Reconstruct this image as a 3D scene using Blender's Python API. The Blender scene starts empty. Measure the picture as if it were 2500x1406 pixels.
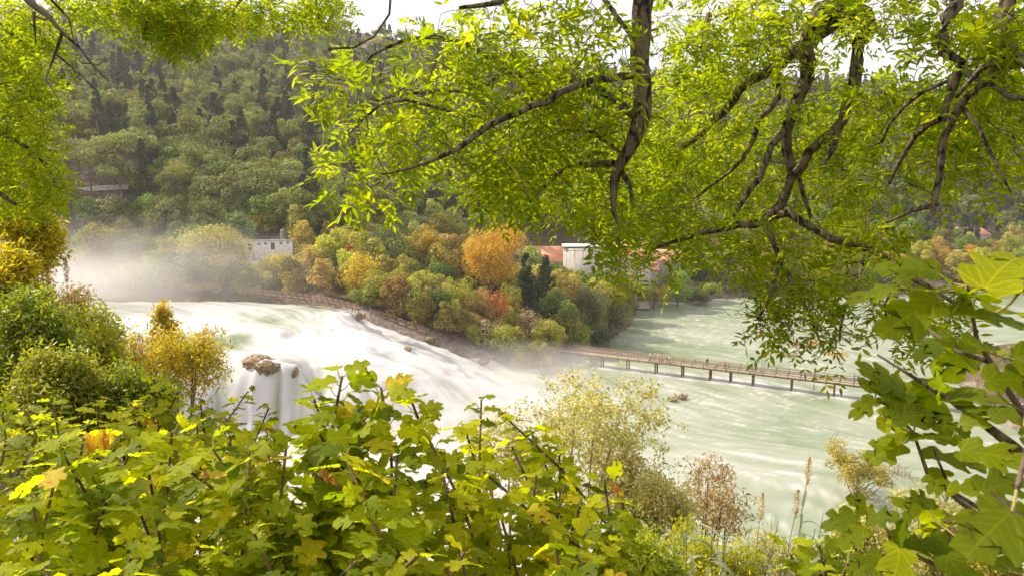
import bpy, math, random
import numpy as np
rs = np.random.RandomState(7)
random.seed(7)
scene = bpy.context.scene
rad = math.radians

# ------------------------------------------------------------------ camera
F_PX, CX, CY = 1700.0, 1250.0, 703.0          # focal length in photo pixels (2500 wide)
PITCH = math.atan((703 - 480) / F_PX)
CAM = np.array([0.0, 0.0, 35.0])
cam_data = bpy.data.cameras.new('camera')
cam_data.sensor_width = 36.0
cam_data.lens = F_PX / 2500.0 * 36.0
cam_data.clip_start = 0.05
cam_data.clip_end = 6000
cam_data.dof.use_dof = True
cam_data.dof.focus_distance = 40.0
cam_data.dof.aperture_fstop = 8.0
cam = bpy.data.objects.new('camera', cam_data)
cam.location = CAM
cam.rotation_euler = (math.pi / 2 - PITCH, 0, 0)
scene.collection.objects.link(cam)
scene.camera = cam

# ------------------------------------------------------------------ world, sun
SUN_AZ = -66.0     # degrees from +Y (view direction), negative = left
SUN_EL = 41.0
sdir = np.array([math.sin(rad(SUN_AZ)) * math.cos(rad(SUN_EL)), math.cos(rad(SUN_AZ)) * math.cos(rad(SUN_EL)), math.sin(rad(SUN_EL))])
world = bpy.data.worlds.new('World')
scene.world = world
world.use_nodes = True
wn, wl = world.node_tree.nodes, world.node_tree.links
wn.clear()
sky = wn.new('ShaderNodeTexSky'); sky.sky_type = 'NISHITA'; sky.sun_disc = False
sky.sun_elevation = rad(SUN_EL); sky.sun_rotation = rad(SUN_AZ)
sky.air_density = 1.0; sky.dust_density = 3.5; sky.ozone_density = 1.0
wtc = wn.new('ShaderNodeTexCoord')
wnz = wn.new('ShaderNodeTexNoise'); wnz.inputs['Scale'].default_value = 2.2; wnz.inputs['Detail'].default_value = 6
wmp = wn.new('ShaderNodeMapRange'); wmp.inputs['From Min'].default_value = 0.25; wmp.inputs['From Max'].default_value = 0.6
wmp.inputs['To Min'].default_value = 0.72; wmp.inputs['To Max'].default_value = 0.95
wmx = wn.new('ShaderNodeMix'); wmx.data_type = 'RGBA'
wmx.inputs['B'].default_value = (5.6, 5.35, 5.8, 1)      # thin bright high cloud
wbg = wn.new('ShaderNodeBackground'); wbg.inputs['Strength'].default_value = 0.14
wout = wn.new('ShaderNodeOutputWorld')
wl.new(wtc.outputs['Generated'], wnz.inputs['Vector'])
wl.new(wnz.outputs['Fac'], wmp.inputs['Value'])
wl.new(wmp.outputs['Result'], wmx.inputs['Factor'])
wl.new(sky.outputs['Color'], wmx.inputs['A'])
wl.new(wmx.outputs['Result'], wbg.inputs['Color'])
wl.new(wbg.outputs['Background'], wout.inputs['Surface'])
sun_data = bpy.data.lights.new('sun', 'SUN')
sun_data.energy = 4.4
sun_data.angle = rad(0.6)
sun_data.color = (1.0, 0.90, 0.75)
sun = bpy.data.objects.new('sun', sun_data)
sun.rotation_euler = (math.pi / 2 - rad(SUN_EL), 0, math.pi - rad(SUN_AZ))
# a sun lamp shines along its local -Z; aim -Z at -sdir
from mathutils import Vector, Matrix
sun.rotation_euler = Vector(sdir).to_track_quat('Z', 'Y').to_euler()
scene.collection.objects.link(sun)
scene.view_settings.view_transform = 'Standard'
scene.view_settings.look = 'None'
scene.view_settings.gamma = 1.0
scene.view_settings.exposure = 0.7
scene.cycles.max_bounces = 8
scene.cycles.transmission_bounces = 8
scene.cycles.diffuse_bounces = 4
scene.cycles.glossy_bounces = 2
scene.cycles.volume_bounces = 1
scene.cycles.volume_step_rate = 1.0
scene.cycles.volume_max_steps = 64

# ------------------------------------------------------------------ helpers
def ray(px, py):
    """direction of the photo pixel, scaled so that Y = 1"""
    u = (px - CX) / F_PX; v = (CY - py) / F_PX
    c, s = math.cos(PITCH), math.sin(PITCH)
    y = c + v * s; z = v * c - s
    return np.array([u / y, 1.0, z / y])
def G(px, py, d):            # point at forward distance d
    return CAM + ray(px, py) * d
def H(px, py, z):            # point on the level plane z
    r = ray(px, py)
    return CAM + r * ((z - CAM[2]) / r[2])
def nrm(a):
    return a / np.maximum(np.linalg.norm(a, axis=-1, keepdims=True), 1e-9)
def value_noise(x, y, seed, n=256):
    g = np.random.RandomState(seed).rand(n, n)
    xi = np.floor(x).astype(int); yi = np.floor(y).astype(int)
    fx = x - xi; fy = y - yi
    fx = fx * fx * (3 - 2 * fx); fy = fy * fy * (3 - 2 * fy)
    a = g[xi % n, yi % n]; b = g[(xi + 1) % n, yi % n]; c = g[xi % n, (yi + 1) % n]; d = g[(xi + 1) % n, (yi + 1) % n]
    return (a * (1 - fx) + b * fx) * (1 - fy) + (c * (1 - fx) + d * fx) * fy
def fbm(x, y, seed, oct=4):
    s = 0; a = 0.5; t = 0
    for i in range(oct):
        s = s + a * value_noise(x * 2 ** i, y * 2 ** i, seed + i); t += a; a *= 0.5
    return s / t
class RBF:
    def __init__(self, P, V, c):
        self.P = np.asarray(P, float); self.c = c; V = np.asarray(V, float)
        n = len(P); A = self.k(self.P, self.P) + 0
        M = np.zeros((n + 3, n + 3)); M[:n, :n] = A; M[:n, n] = 1; M[:n, n + 1:] = self.P; M[n, :n] = 1; M[n + 1:, :n] = self.P.T
        self.w = np.linalg.lstsq(M, np.concatenate([V, [0, 0, 0]]), rcond=None)[0]
    def k(self, a, b):
        return -np.sqrt(((a[:, None] - b[None]) ** 2).sum(-1) + self.c ** 2)
    def __call__(self, X, Y):
        sh = np.shape(X); Q = np.stack([np.ravel(X), np.ravel(Y)], 1).astype(float); out = np.empty(len(Q))
        for i in range(0, len(Q), 20000):
            q = Q[i:i + 20000]
            out[i:i + 20000] = self.k(q, self.P) @ self.w[:-3] + self.w[-3] + q @ self.w[-2:]
        return out.reshape(sh)
def sdf_poly(poly, X, Y):
    """signed distance to a polygon, negative inside"""
    poly = np.asarray(poly, float); x = np.ravel(X); y = np.ravel(Y)
    d = np.full(len(x), 1e18); ins = np.zeros(len(x), bool)
    for i in range(len(poly)):
        a = poly[i]; b = poly[(i + 1) % len(poly)]; e = b - a
        t = np.clip(((x - a[0]) * e[0] + (y - a[1]) * e[1]) / (e @ e), 0, 1)
        d = np.minimum(d, (x - a[0] - t * e[0]) ** 2 + (y - a[1] - t * e[1]) ** 2)
        c = (a[1] > y) != (b[1] > y)
        xx = a[0] + (y - a[1]) / (e[1] if abs(e[1]) > 1e-9 else 1e-9) * e[0]
        ins ^= c & (x < xx)
    d = np.sqrt(d); d[ins] *= -1
    return d.reshape(np.shape(X))

def link(o, parent=None):
    scene.collection.objects.link(o)
    if parent is not None: o.parent = parent
    return o
def make_mesh(name, V, FL, mats=(), mi=None, attrs=None, smooth=False):
    """V (n,3); FL list of int arrays (m,k); mi list of material indices (one per array or an array)"""
    me = bpy.data.meshes.new(name)
    V = np.asarray(V, np.float32)
    FL = [np.asarray(f, np.int32) for f in FL if len(f)]
    nl = sum(f.size for f in FL); nf = sum(len(f) for f in FL)
    me.vertices.add(len(V)); me.vertices.foreach_set('co', V.ravel())
    me.loops.add(nl); me.polygons.add(nf)
    me.loops.foreach_set('vertex_index', np.concatenate([f.ravel() for f in FL]))
    tot = np.concatenate([np.full(len(f), f.shape[1], np.int32) for f in FL])
    st = np.concatenate([[0], np.cumsum(tot)[:-1]]).astype(np.int32)
    me.polygons.foreach_set('loop_start', st)
    try: me.polygons.foreach_set('loop_total', tot)
    except Exception: pass
    for m in mats: me.materials.append(m)
    if mi is not None:
        mm = np.concatenate([np.full(len(f), k, np.int32) if np.isscalar(k) else np.asarray(k, np.int32) for f, k in zip(FL, mi)])
        me.polygons.foreach_set('material_index', mm)
    if smooth: me.polygons.foreach_set('use_smooth', np.ones(nf, bool))
    for k, a in (attrs or {}).items():
        a = np.asarray(a, np.float32)
        if a.ndim == 1:
            at = me.attributes.new(k, 'FLOAT', 'POINT'); at.data.foreach_set('value', a)
        else:
            at = me.attributes.new(k, 'FLOAT_VECTOR', 'POINT'); at.data.foreach_set('vector', a.ravel())
    me.update(calc_edges=True)
    return me
def mobj(name, me, parent=None, loc=None):
    o = bpy.data.objects.new(name, me)
    if loc is not None: o.location = loc
    return link(o, parent)
def tag(o, label=None, cat=None, group=None, kind=None):
    if label: o['label'] = label
    if cat: o['category'] = cat
    if group: o['group'] = group
    if kind: o['kind'] = kind
    return o
def empty(name, loc=(0, 0, 0), rz=0, s=1.0):
    o = bpy.data.objects.new(name, None); o.location = loc; o.rotation_euler = (0, 0, rz)
    o.scale = (s, s, s) if np.isscalar(s) else s
    o.empty_display_size = 0.2
    return link(o)
class MB:
    """mesh buffer"""
    def __init__(self): self.V = []; self.F = {}; self.n = 0; self.A = []; self.U = {}
    def add(self, V, F, m=0, rnd=0.5, uv=None):
        V = np.asarray(V, float)
        if uv is not None: self.U[self.n] = uv
        F = np.asarray(F, int)
        self.V.append(V); self.F.setdefault((F.shape[1], m), []).append(F + self.n); self.n += len(V)
        self.A.append(np.full(len(V), rnd) if np.isscalar(rnd) else np.asarray(rnd, float)); return self
    def box(self, c, s, rz=0, m=0, R=None):
        c = np.array(c, float); s = np.array(s, float) / 2
        v = np.array([[x, y, z] for x in (-1, 1) for y in (-1, 1) for z in (-1, 1)]) * s
        if R is None:
            cz, sz = math.cos(rz), math.sin(rz); R = np.array([[cz, -sz, 0], [sz, cz, 0], [0, 0, 1]])
        v = v @ np.asarray(R).T + c
        return self.add(v, [[0, 1, 3, 2], [4, 6, 7, 5], [0, 4, 5, 1], [2, 3, 7, 6], [0, 2, 6, 4], [1, 5, 7, 3]], m)
    def beam(self, a, b, w, h, m=0):
        a = np.array(a, float); b = np.array(b, float); d = b - a; L = np.linalg.norm(d); d = d / L
        up = np.array([0, 0, 1.0]) if abs(d[2]) < 0.95 else np.array([1.0, 0, 0])
        s = nrm(np.cross(d, up)); u = np.cross(s, d)
        return self.box((a + b) / 2, (L, w, h), m=m, R=np.stack([d, s, u], 1))
    def tube(self, P, rr, k=6, m=0, cap=False, rnd=0.5):
        P = np.asarray(P, float); n = len(P); rr = np.broadcast_to(rr, (n,))
        T = nrm(np.gradient(P, axis=0)); ref = np.array([0.31, 0.17, 0.93]); ref = ref if abs(T[0] @ ref) < 0.9 else np.array([1.0, 0.2, 0])
        A = nrm(np.cross(T, ref)); B = np.cross(T, A)
        t = np.arange(k) * 2 * math.pi / k
        V = P[:, None] + rr[:, None, None] * (A[:, None] * np.cos(t)[None, :, None] + B[:, None] * np.sin(t)[None, :, None])
        V = V.reshape(-1, 3)
        i = np.arange(n - 1)[:, None] * k; j = np.arange(k)[None]; j2 = (j + 1) % k
        F = np.stack([i + j, i + j2, i + k + j2, i + k + j], -1).reshape(-1, 4)
        self.add(V, F, m, rnd)
        return self
    def build(self, name, mats, parent=None, loc=None, smooth=False):
        if not self.V: return None
        if not isinstance(mats, (list, tuple)): mats = [mats]
        ks = sorted(self.F); FL = [np.concatenate(self.F[k]) for k in ks]
        at = {'rnd': np.concatenate(self.A)}
        if self.U:
            u = np.zeros((self.n, 3))
            for k, q in self.U.items(): u[k:k + len(q)] = q
            at['luv'] = u
        me = make_mesh(name, np.concatenate(self.V), FL, mats, [k[1] for k in ks], at, smooth)
        return mobj(name, me, parent, loc)

# ------------------------------------------------------------------ materials
def new_mat(name):
    m = bpy.data.materials.new(name); m.use_nodes = True
    n = m.node_tree.nodes; l = m.node_tree.links; n.clear()
    out = n.new('ShaderNodeOutputMaterial')
    return m, n, l, out
def ramp(n, stops):
    r = n.new('ShaderNodeValToRGB'); e = r.color_ramp.elements
    while len(e) > 1: e.remove(e[-1])
    e[0].position = stops[0][0]; e[0].color = (*stops[0][1], 1)
    for p, c in stops[1:]:
        x = e.new(p); x.color = (*c, 1)
    return r
def plain(name, col, rough=0.7, metal=0.0, nscale=0, namp=0.25, bump=0.0, spec=0.4):
    m, n, l, out = new_mat(name)
    b = n.new('ShaderNodeBsdfPrincipled'); b.inputs['Roughness'].default_value = rough; b.inputs['Metallic'].default_value = metal
    b.inputs['Specular IOR Level'].default_value = spec
    b.inputs['Base Color'].default_value = (*col, 1)
    if nscale:
        tc = n.new('ShaderNodeTexCoord'); nz = n.new('ShaderNodeTexNoise'); nz.inputs['Scale'].default_value = nscale; nz.inputs['Detail'].default_value = 5
        l.new(tc.outputs['Object'], nz.inputs['Vector'])
        r = ramp(n, [(0.3, tuple(c * (1 - namp) for c in col)), (0.7, tuple(min(1, c * (1 + namp)) for c in col))])
        l.new(nz.outputs['Fac'], r.inputs['Fac']); l.new(r.outputs['Color'], b.inputs['Base Color'])
        if bump:
            bp = n.new('ShaderNodeBump'); bp.inputs['Strength'].default_value = bump; bp.inputs['Distance'].default_value = 0.1
            l.new(nz.outputs['Fac'], bp.inputs['Height']); l.new(bp.outputs['Normal'], b.inputs['Normal'])
    l.new(b.outputs['BSDF'], out.inputs['Surface'])
    return m
def leaf_mat(name, stops, trans=0.45, rough=0.5, spec=0.35, vary=0.12, tboost=1.5, veins=0.0):
    """foliage: reflected colour from the per-leaf number rnd, light let through in a more yellow tone"""
    m, n, l, out = new_mat(name)
    at = n.new('ShaderNodeAttribute'); at.attribute_name = 'rnd'
    r = ramp(n, stops); l.new(at.outputs['Fac'], r.inputs['Fac'])
    oi = n.new('ShaderNodeObjectInfo')
    hs = n.new('ShaderNodeHueSaturation')
    mr = n.new('ShaderNodeMapRange'); mr.inputs['To Min'].default_value = 0.5 - vary * 0.25; mr.inputs['To Max'].default_value = 0.5 + vary * 0.25
    l.new(oi.outputs['Random'], mr.inputs['Value']); l.new(mr.outputs['Result'], hs.inputs['Hue'])
    mu = n.new('ShaderNodeMath'); mu.operation = 'MULTIPLY'; mu.inputs[1].default_value = 7.31
    fr = n.new('ShaderNodeMath'); fr.operation = 'FRACT'
    l.new(oi.outputs['Random'], mu.inputs[0]); l.new(mu.outputs[0], fr.inputs[0])
    mv = n.new('ShaderNodeMapRange'); mv.inputs['To Min'].default_value = 1 - vary * 2; mv.inputs['To Max'].default_value = 1 + vary * 2
    l.new(fr.outputs[0], mv.inputs['Value']); l.new(mv.outputs['Result'], hs.inputs['Value'])
    l.new(r.outputs['Color'], hs.inputs['Color'])
    b = n.new('ShaderNodeBsdfPrincipled'); b.inputs['Roughness'].default_value = rough; b.inputs['Specular IOR Level'].default_value = spec
    t = n.new('ShaderNodeBsdfTranslucent')
    tm = n.new('ShaderNodeMix'); tm.data_type = 'RGBA'; tm.blend_type = 'MULTIPLY'; tm.inputs['Factor'].default_value = 1
    tm.inputs['B'].default_value = (tboost * 1.04, tboost, tboost * 0.35, 1)
    src = hs.outputs['Color']
    if veins:       # leaf veins fan out from the stalk; dry spots and edges
        uv = n.new('ShaderNodeAttribute'); uv.attribute_name = 'luv'; sx = n.new('ShaderNodeSeparateXYZ'); l.new(uv.outputs['Vector'], sx.inputs[0])
        ay = n.new('ShaderNodeMath'); ay.operation = 'ABSOLUTE'; l.new(sx.outputs['Y'], ay.inputs[0]); cur = ay.outputs[0]
        def M(op, a_, b_=None):
            q = n.new('ShaderNodeMath'); q.operation = op
            for i_, v_ in enumerate((a_, b_)):
                if v_ is None: continue
                if isinstance(v_, (int, float)): q.inputs[i_].default_value = v_
                else: l.new(v_, q.inputs[i_])
            return q.outputs[0]
        for an in (36, 78):
            d_ = M('ABSOLUTE', M('SUBTRACT', M('MULTIPLY', sx.outputs['X'], math.sin(rad(an))), M('MULTIPLY', ay.outputs[0], math.cos(rad(an)))))
            cur = M('MINIMUM', cur, d_)
        sec = M('ABSOLUTE', M('SUBTRACT', M('FRACT', M('ADD', M('MULTIPLY', sx.outputs['X'], 7.0), M('MULTIPLY', ay.outputs[0], -6.0))), 0.5))
        cur = M('MINIMUM', cur, M('ADD', M('MULTIPLY', sec, 0.10), 0.006))
        vr = ramp(n, [(0.0, (1.75, 1.5, 2.2)), (0.008, (1.5, 1.35, 1.8)), (0.016, (1, 1, 1))]); l.new(cur, vr.inputs['Fac'])
        vm = n.new('ShaderNodeMix'); vm.data_type = 'RGBA'; vm.blend_type = 'MULTIPLY'; vm.inputs['Factor'].default_value = 0.75
        l.new(hs.outputs['Color'], vm.inputs['A']); l.new(vr.outputs['Color'], vm.inputs['B'])
        tn = n.new('ShaderNodeTexNoise'); tn.inputs['Scale'].default_value = 16; tn.inputs['Detail'].default_value = 5
        tcd = n.new('ShaderNodeTexCoord'); l.new(tcd.outputs['Object'], tn.inputs['Vector'])
        sr = ramp(n, [(0.0, (0.82, 0.85, 0.8)), (0.5, (1.05, 1.0, 1)), (0.70, (1.1, 0.98, 0.9)), (0.76, (0.6, 0.38, 0.25))]); l.new(tn.outputs['Fac'], sr.inputs['Fac'])
        v2 = n.new('ShaderNodeMix'); v2.data_type = 'RGBA'; v2.blend_type = 'MULTIPLY'; v2.inputs['Factor'].default_value = 1
        l.new(vm.outputs['Result'], v2.inputs['A']); l.new(sr.outputs['Color'], v2.inputs['B']); src = v2.outputs['Result']
    l.new(src, tm.inputs['A']); l.new(tm.outputs['Result'], t.inputs['Color'])
    l.new(src, b.inputs['Base Color'])
    mx = n.new('ShaderNodeMixShader'); mx.inputs['Fac'].default_value = trans
    l.new(b.outputs['BSDF'], mx.inputs[1]); l.new(t.outputs['BSDF'], mx.inputs[2]); l.new(mx.outputs['Shader'], out.inputs['Surface'])
    return m
def bark_mat(name, c1, c2, scale=9):
    m, n, l, out = new_mat(name)
    b = n.new('ShaderNodeBsdfPrincipled'); b.inputs['Roughness'].default_value = 0.85; b.inputs['Specular IOR Level'].default_value = 0.2
    tc = n.new('ShaderNodeTexCoord'); mp = n.new('ShaderNodeMapping'); mp.inputs['Scale'].default_value = (1, 1, 0.45)
    nz = n.new('ShaderNodeTexNoise'); nz.inputs['Scale'].default_value = scale; nz.inputs['Detail'].default_value = 7; nz.inputs['Roughness'].default_value = 0.65
    l.new(tc.outputs['Object'], mp.inputs['Vector']); l.new(mp.outputs['Vector'], nz.inputs['Vector'])
    r = ramp(n, [(0.42, c1), (0.5, c2), (0.68, tuple(c * 1.4 for c in c2))]); l.new(nz.outputs['Fac'], r.inputs['Fac']); l.new(r.outputs['Color'], b.inputs['Base Color'])
    bp = n.new('ShaderNodeBump'); bp.inputs['Strength'].default_value = 1.0; bp.inputs['Distance'].default_value = 0.02
    l.new(nz.outputs['Fac'], bp.inputs['Height']); l.new(bp.outputs['Normal'], b.inputs['Normal'])
    l.new(b.outputs['BSDF'], out.inputs['Surface'])
    return m
BARK = bark_mat('bark', (0.035, 0.026, 0.02), (0.15, 0.12, 0.09))
BARK_FAR = bark_mat('bark_far', (0.06, 0.045, 0.035), (0.2, 0.15, 0.11), 3)
BARK_PALE = bark_mat('bark_pale', (0.25, 0.2, 0.16), (0.45, 0.38, 0.31), 4)
TWIG_BEIGE = plain('twig_beige', (0.42, 0.31, 0.22), 0.8, nscale=0.8)
# ------------------------------------------------------------------ terrain and water
HP = []   # terrain height controls x, y, z
for x in (-90, -45, -20, 0, 20, 45, 90):
    for y, z in ((-40, 42), (-8, 37), (0, 33.2), (8, 28.3), (20, 21), (38, 9.5), (55, 0.5)):
        HP.append((x * (0.4 + abs(y) / 60 if y < 40 else 1.0), y, z + (2 if x < -30 and y > 5 else 0)))
for p in ((-55, 75, 3), (-60, 88, 9), (-75, 100, 13), (-120, 95, 18), (-160, 110, 22), (72, 62, 3), (95, 70, 6), (110, 95, 6), (130, 120, 5), (160, 150, 5), (230, 170, 5), (90, 50, 9)): HP.append(p)
for p in ((0, 80, -3), (40, 80, -3), (60, 100, -3), (30, 150, -3), (60, 200, -3), (20, 110, -3), (110, 205, -3), (200, 215, -3), (-30, 75, -3)): HP.append(p)
for p in ((-80, 130, 10), (-50, 120, 9.5), (-40, 138, 10.2), (-110, 145, 10.5), (-20, 122, 4), (-12, 115, -2), (-30, 105, 4), (0, 128, -3)): HP.append(p)
for px, d, z in ((300, 166, 14), (500, 166, 14), (700, 164, 14), (850, 158, 13.5), (1000, 150, 10), (1130, 146, 6.5), (1250, 150, 3.5), (1380, 158, 2),
                 (1000, 168, 12), (1130, 166, 8), (1250, 170, 6), (1450, 182, 2), (1100, 190, 12), (1250, 195, 7), (1400, 215, 3), (1560, 240, 2), (1800, 252, 1.5), (2100, 255, 2), (2400, 262, 3), (2800, 280, 4),
                 (900, 178, 16), (700, 178, 21), (500, 178, 19), (250, 178, 17), (60, 176, 15), (-200, 180, 16)):
    HP.append(((px - CX) / F_PX * d, d, z))
for px, py, d in ((-250, 452, 198), (0, 455, 195), (230, 458, 195), (330, 468, 196), (520, 450, 208), (700, 500, 205), (850, 520, 205), (1000, 545, 222), (1150, 552, 228), (1400, 560, 245), (1700, 585, 275), (2100, 590, 300), (2380, 590, 330), (2700, 590, 340),
                  (-250, 300, 265), (0, 300, 262), (300, 300, 260), (550, 350, 255), (800, 410, 250), (1100, 470, 255), (1500, 500, 285), (2100, 530, 335), (2500, 530, 385), (3000, 530, 400),
                  (-250, 200, 320), (300, 200, 325), (800, 260, 330), (1100, 320, 345), (1500, 360, 380), (2100, 415, 430), (2500, 420, 480), (3000, 420, 500),
                  (-250, 100, 390), (300, 115, 395), (800, 140, 420), (1100, 180, 450), (1500, 250, 470), (2100, 295, 540), (2500, 295, 600), (3000, 290, 620),
                  (-400, 70, 440), (100, 45, 450), (300, 38, 455), (550, 52, 460), (820, 75, 465), (950, 100, 475), (1100, 122, 492), (1500, 188, 545), (1800, 205, 590), (2100, 210, 642), (2500, 205, 705), (3000, 200, 730)):
    HP.append(tuple(G(px, py, d)))
for px, d, z in ((-600, 560, 140), (300, 560, 145), (1100, 620, 135), (2100, 780, 140), (3000, 860, 145), (300, 900, 130), (2000, 1200, 130), (-2500, 500, 120), (-2500, 250, 60), (4500, 500, 90), (4500, 300, 30)):
    HP.append(((px - CX) / F_PX * d, d, z))
HP = np.array(HP)
land = RBF(HP[:, :2], HP[:, 2], 6.0)

def hxy(px, py, z): return H(px, py, z)[:2]
shore = [(58, 58), (66, 74), (74, 88), (76, 108), (84, 128), (105, 158), (160, 180), (300, 200), (420, 240), (420, 262),
         hxy(2800, 716, 0), hxy(2350, 716, 0), hxy(2100, 722, 0), hxy(1850, 720, 0), hxy(1690, 738, 0), hxy(1560, 738, 0), hxy(1545, 790, 0), hxy(1470, 850, 0), hxy(1400, 888, 0),
         hxy(1300, 908, 0.2), hxy(1210, 892, 1.5), hxy(1130, 864, 4), hxy(1000, 812, 8), hxy(930, 780, 10.5), hxy(880, 762, 12), hxy(800, 745, 12.2), hxy(640, 733, 12.3), hxy(300, 738, 12.3), hxy(150, 728, 12.3), (-150, 168), (-190, 150),
         (-190, 112), (-120, 103), (-75, 104), (-62, 98), (-52, 90), (-50, 62)]
WP = [(60, 730, 12.6), (200, 735, 12.4), (400, 750, 12.1), (600, 745, 12.1), (750, 745, 12.1), (850, 762, 12), (300, 800, 12.0), (450, 800, 11.9), (560, 795, 11.8), (640, 790, 11.8), (690, 790, 11.5),
      (620, 815, 11.3), (680, 808, 11.2), (560, 842, 10.5), (650, 838, 10.2), (700, 826, 10.1), (500, 865, 10.3),
      (760, 780, 11.6), (860, 768, 11.9), (800, 800, 10.8), (885, 792, 10.0), (700, 858, 9.9), (600, 866, 10.0), (520, 885, 9.7), (760, 850, 9.7), (740, 905, 9.1), (690, 912, 9.1), (640, 910, 9.2), (560, 902, 9.2), (500, 898, 9.2),
      (930, 815, 9.0), (1000, 838, 7.4), (850, 860, 8.6), (900, 850, 8.8), (960, 875, 7.2), (1060, 868, 5.6), (1130, 885, 3.6), (1200, 905, 1.6), (900, 900, 7.3), (1000, 905, 6.2), (1080, 920, 4.9), (1150, 935, 2.9), (1190, 965, 1.2),
      (800, 915, 7.6), (830, 960, 5.6), (920, 960, 5.2), (1000, 960, 4.3), (1090, 980, 2.2), (770, 985, 3.6), (860, 1020, 2.6), (960, 1020, 2.0), (1050, 1030, 1.0)]
WC = [(*hxy(px, py, z), z) for px, py, z in WP]
for px in (470, 520, 580, 640, 700, 745):
    q = hxy(px, 905, 9.2)
    WC.append((q[0] + 0.5, q[1] - 3.0, 5.5)); WC.append((q[0] + 0.8, q[1] - 5.0, 1.5)); WC.append((q[0] + 1, q[1] - 8.0, 0.2))
for px, py in ((800, 1080), (900, 1080), (1000, 1080), (1100, 1060), (1160, 1020), (1230, 980), (1260, 940), (1330, 925)): WC.append((*hxy(px, py, 0), 0.1))
for x, y in ((-45, 70), (-20, 70), (10, 70), (40, 72), (10, 95), (30, 95), (60, 95), (20, 120), (50, 120), (75, 130), (15, 145), (40, 150), (80, 160), (25, 190), (60, 200), (120, 200), (25, 235), (90, 240), (200, 220), (300, 240), (15, 110), (12, 132), (-5, 95), (-30, 85)): WC.append((x, y, 0))
for x, y in ((-150, 160), (-180, 130), (-120, 112), (-80, 112), (-66, 104), (-56, 100)): WC.append((x, y, 12.3 if x < -70 else 11.0))
WC = np.array(WC)
watz = RBF(WC[:, :2], WC[:, 2], 0.8)
def water_z(X, Y):
    z = watz(X, Y)
    z = np.clip(z, 0, 12.6)
    flat = 1 - np.clip((np.hypot((np.asarray(X) - 30) / 1.0, 0) < -1), 0, 1)
    return np.where((np.asarray(X) > 6) | (np.asarray(Y) < 88) & (np.asarray(X) > -40), np.minimum(z, np.clip(z * 0.4, 0, 0.25)), z)

def ground_z(X, Y, detail=True):
    X = np.asarray(X, float); Y = np.asarray(Y, float)
    z = land(X, Y)
    if detail:
        w = np.clip((np.hypot(X, Y) - 20) / 120, 0.03, 1)
        z = z + (fbm(X / 14 + 50, Y / 14 + 50, 11) - 0.5) * 5 * w + (fbm(X / 2.5 + 50, Y / 2.5 + 50, 17, 3) - 0.5) * 0.7 * np.clip(w * 3, 0.25, 1)
    sd = sdf_poly(shore, X, Y)
    wz = water_z(X, Y)
    inside = np.minimum(z, wz - 0.25 - np.clip(-sd, 0, 5) * 0.35)
    near = wz + 0.25 + 0.22 * sd
    outside = np.where(sd < 14, np.maximum(z, near), z)
    outside = np.where(sd < 6, np.minimum(outside, wz + 0.9 + sd * 1.1), outside)
    return np.where(sd < 0, inside, outside)
def gz(x, y): return float(ground_z(np.array([x]), np.array([y]))[0])

xs = np.unique(np.concatenate([np.arange(-1100, -260, 28), np.arange(-260, -130, 6), np.arange(-130, 110, 1.6), np.arange(110, 420, 6), np.arange(420, 1400, 28)]))
ys = np.unique(np.concatenate([np.arange(-120, -20, 10), np.arange(-20, 20, 1.2), np.arange(20, 86, 2.4), np.arange(86, 190, 1.6), np.arange(190, 300, 3), np.arange(300, 760, 6), np.arange(760, 1700, 35)]))
X, Y = np.meshgrid(xs, ys)
Z = ground_z(X, Y)
ny, nx = X.shape
def grid_faces(ny, nx):
    i = np.arange(ny - 1)[:, None] * nx + np.arange(nx - 1)[None]
    return np.stack([i, i + 1, i + nx + 1, i + nx], -1).reshape(-1, 4)
m, n, l, out = new_mat('ground_earth')
b = n.new('ShaderNodeBsdfPrincipled'); b.inputs['Roughness'].default_value = 0.95; b.inputs['Specular IOR Level'].default_value = 0.1
tc = n.new('ShaderNodeTexCoord')
n1 = n.new('ShaderNodeTexNoise'); n1.inputs['Scale'].default_value = 0.045; n1.inputs['Detail'].default_value = 8; n1.inputs['Roughness'].default_value = 0.62
n2 = n.new('ShaderNodeTexNoise'); n2.inputs['Scale'].default_value = 0.9; n2.inputs['Detail'].default_value = 8; n2.inputs['Roughness'].default_value = 0.7
l.new(tc.outputs['Object'], n1.inputs['Vector']); l.new(tc.outputs['Object'], n2.inputs['Vector'])
r1 = ramp(n, [(0.40, (0.085, 0.085, 0.045)), (0.52, (0.16, 0.125, 0.085)), (0.62, (0.30, 0.255, 0.215)), (0.72, (0.40, 0.37, 0.34))])
r2 = ramp(n, [(0.35, (0.45, 0.45, 0.45)), (0.65, (1.25, 1.2, 1.15))])
mx = n.new('ShaderNodeMix'); mx.data_type = 'RGBA'; mx.blend_type = 'MULTIPLY'; mx.inputs['Factor'].default_value = 1
l.new(n1.outputs['Fac'], r1.inputs['Fac']); l.new(n2.outputs['Fac'], r2.inputs['Fac']); l.new(r1.outputs['Color'], mx.inputs['A']); l.new(r2.outputs['Color'], mx.inputs['B'])
l.new(mx.outputs['Result'], b.inputs['Base Color'])
bp = n.new('ShaderNodeBump'); bp.inputs['Strength'].default_value = 1; bp.inputs['Distance'].default_value = 0.5; l.new(n2.outputs['Fac'], bp.inputs['Height']); l.new(bp.outputs['Normal'], b.inputs['Normal'])
l.new(b.outputs['BSDF'], out.inputs['Surface'])
GROUND = m
tag(mobj('ground', make_mesh('ground', np.stack([X, Y, Z], -1).reshape(-1, 3), [grid_faces(ny, nx)], [GROUND], smooth=True)), kind='structure')

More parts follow.
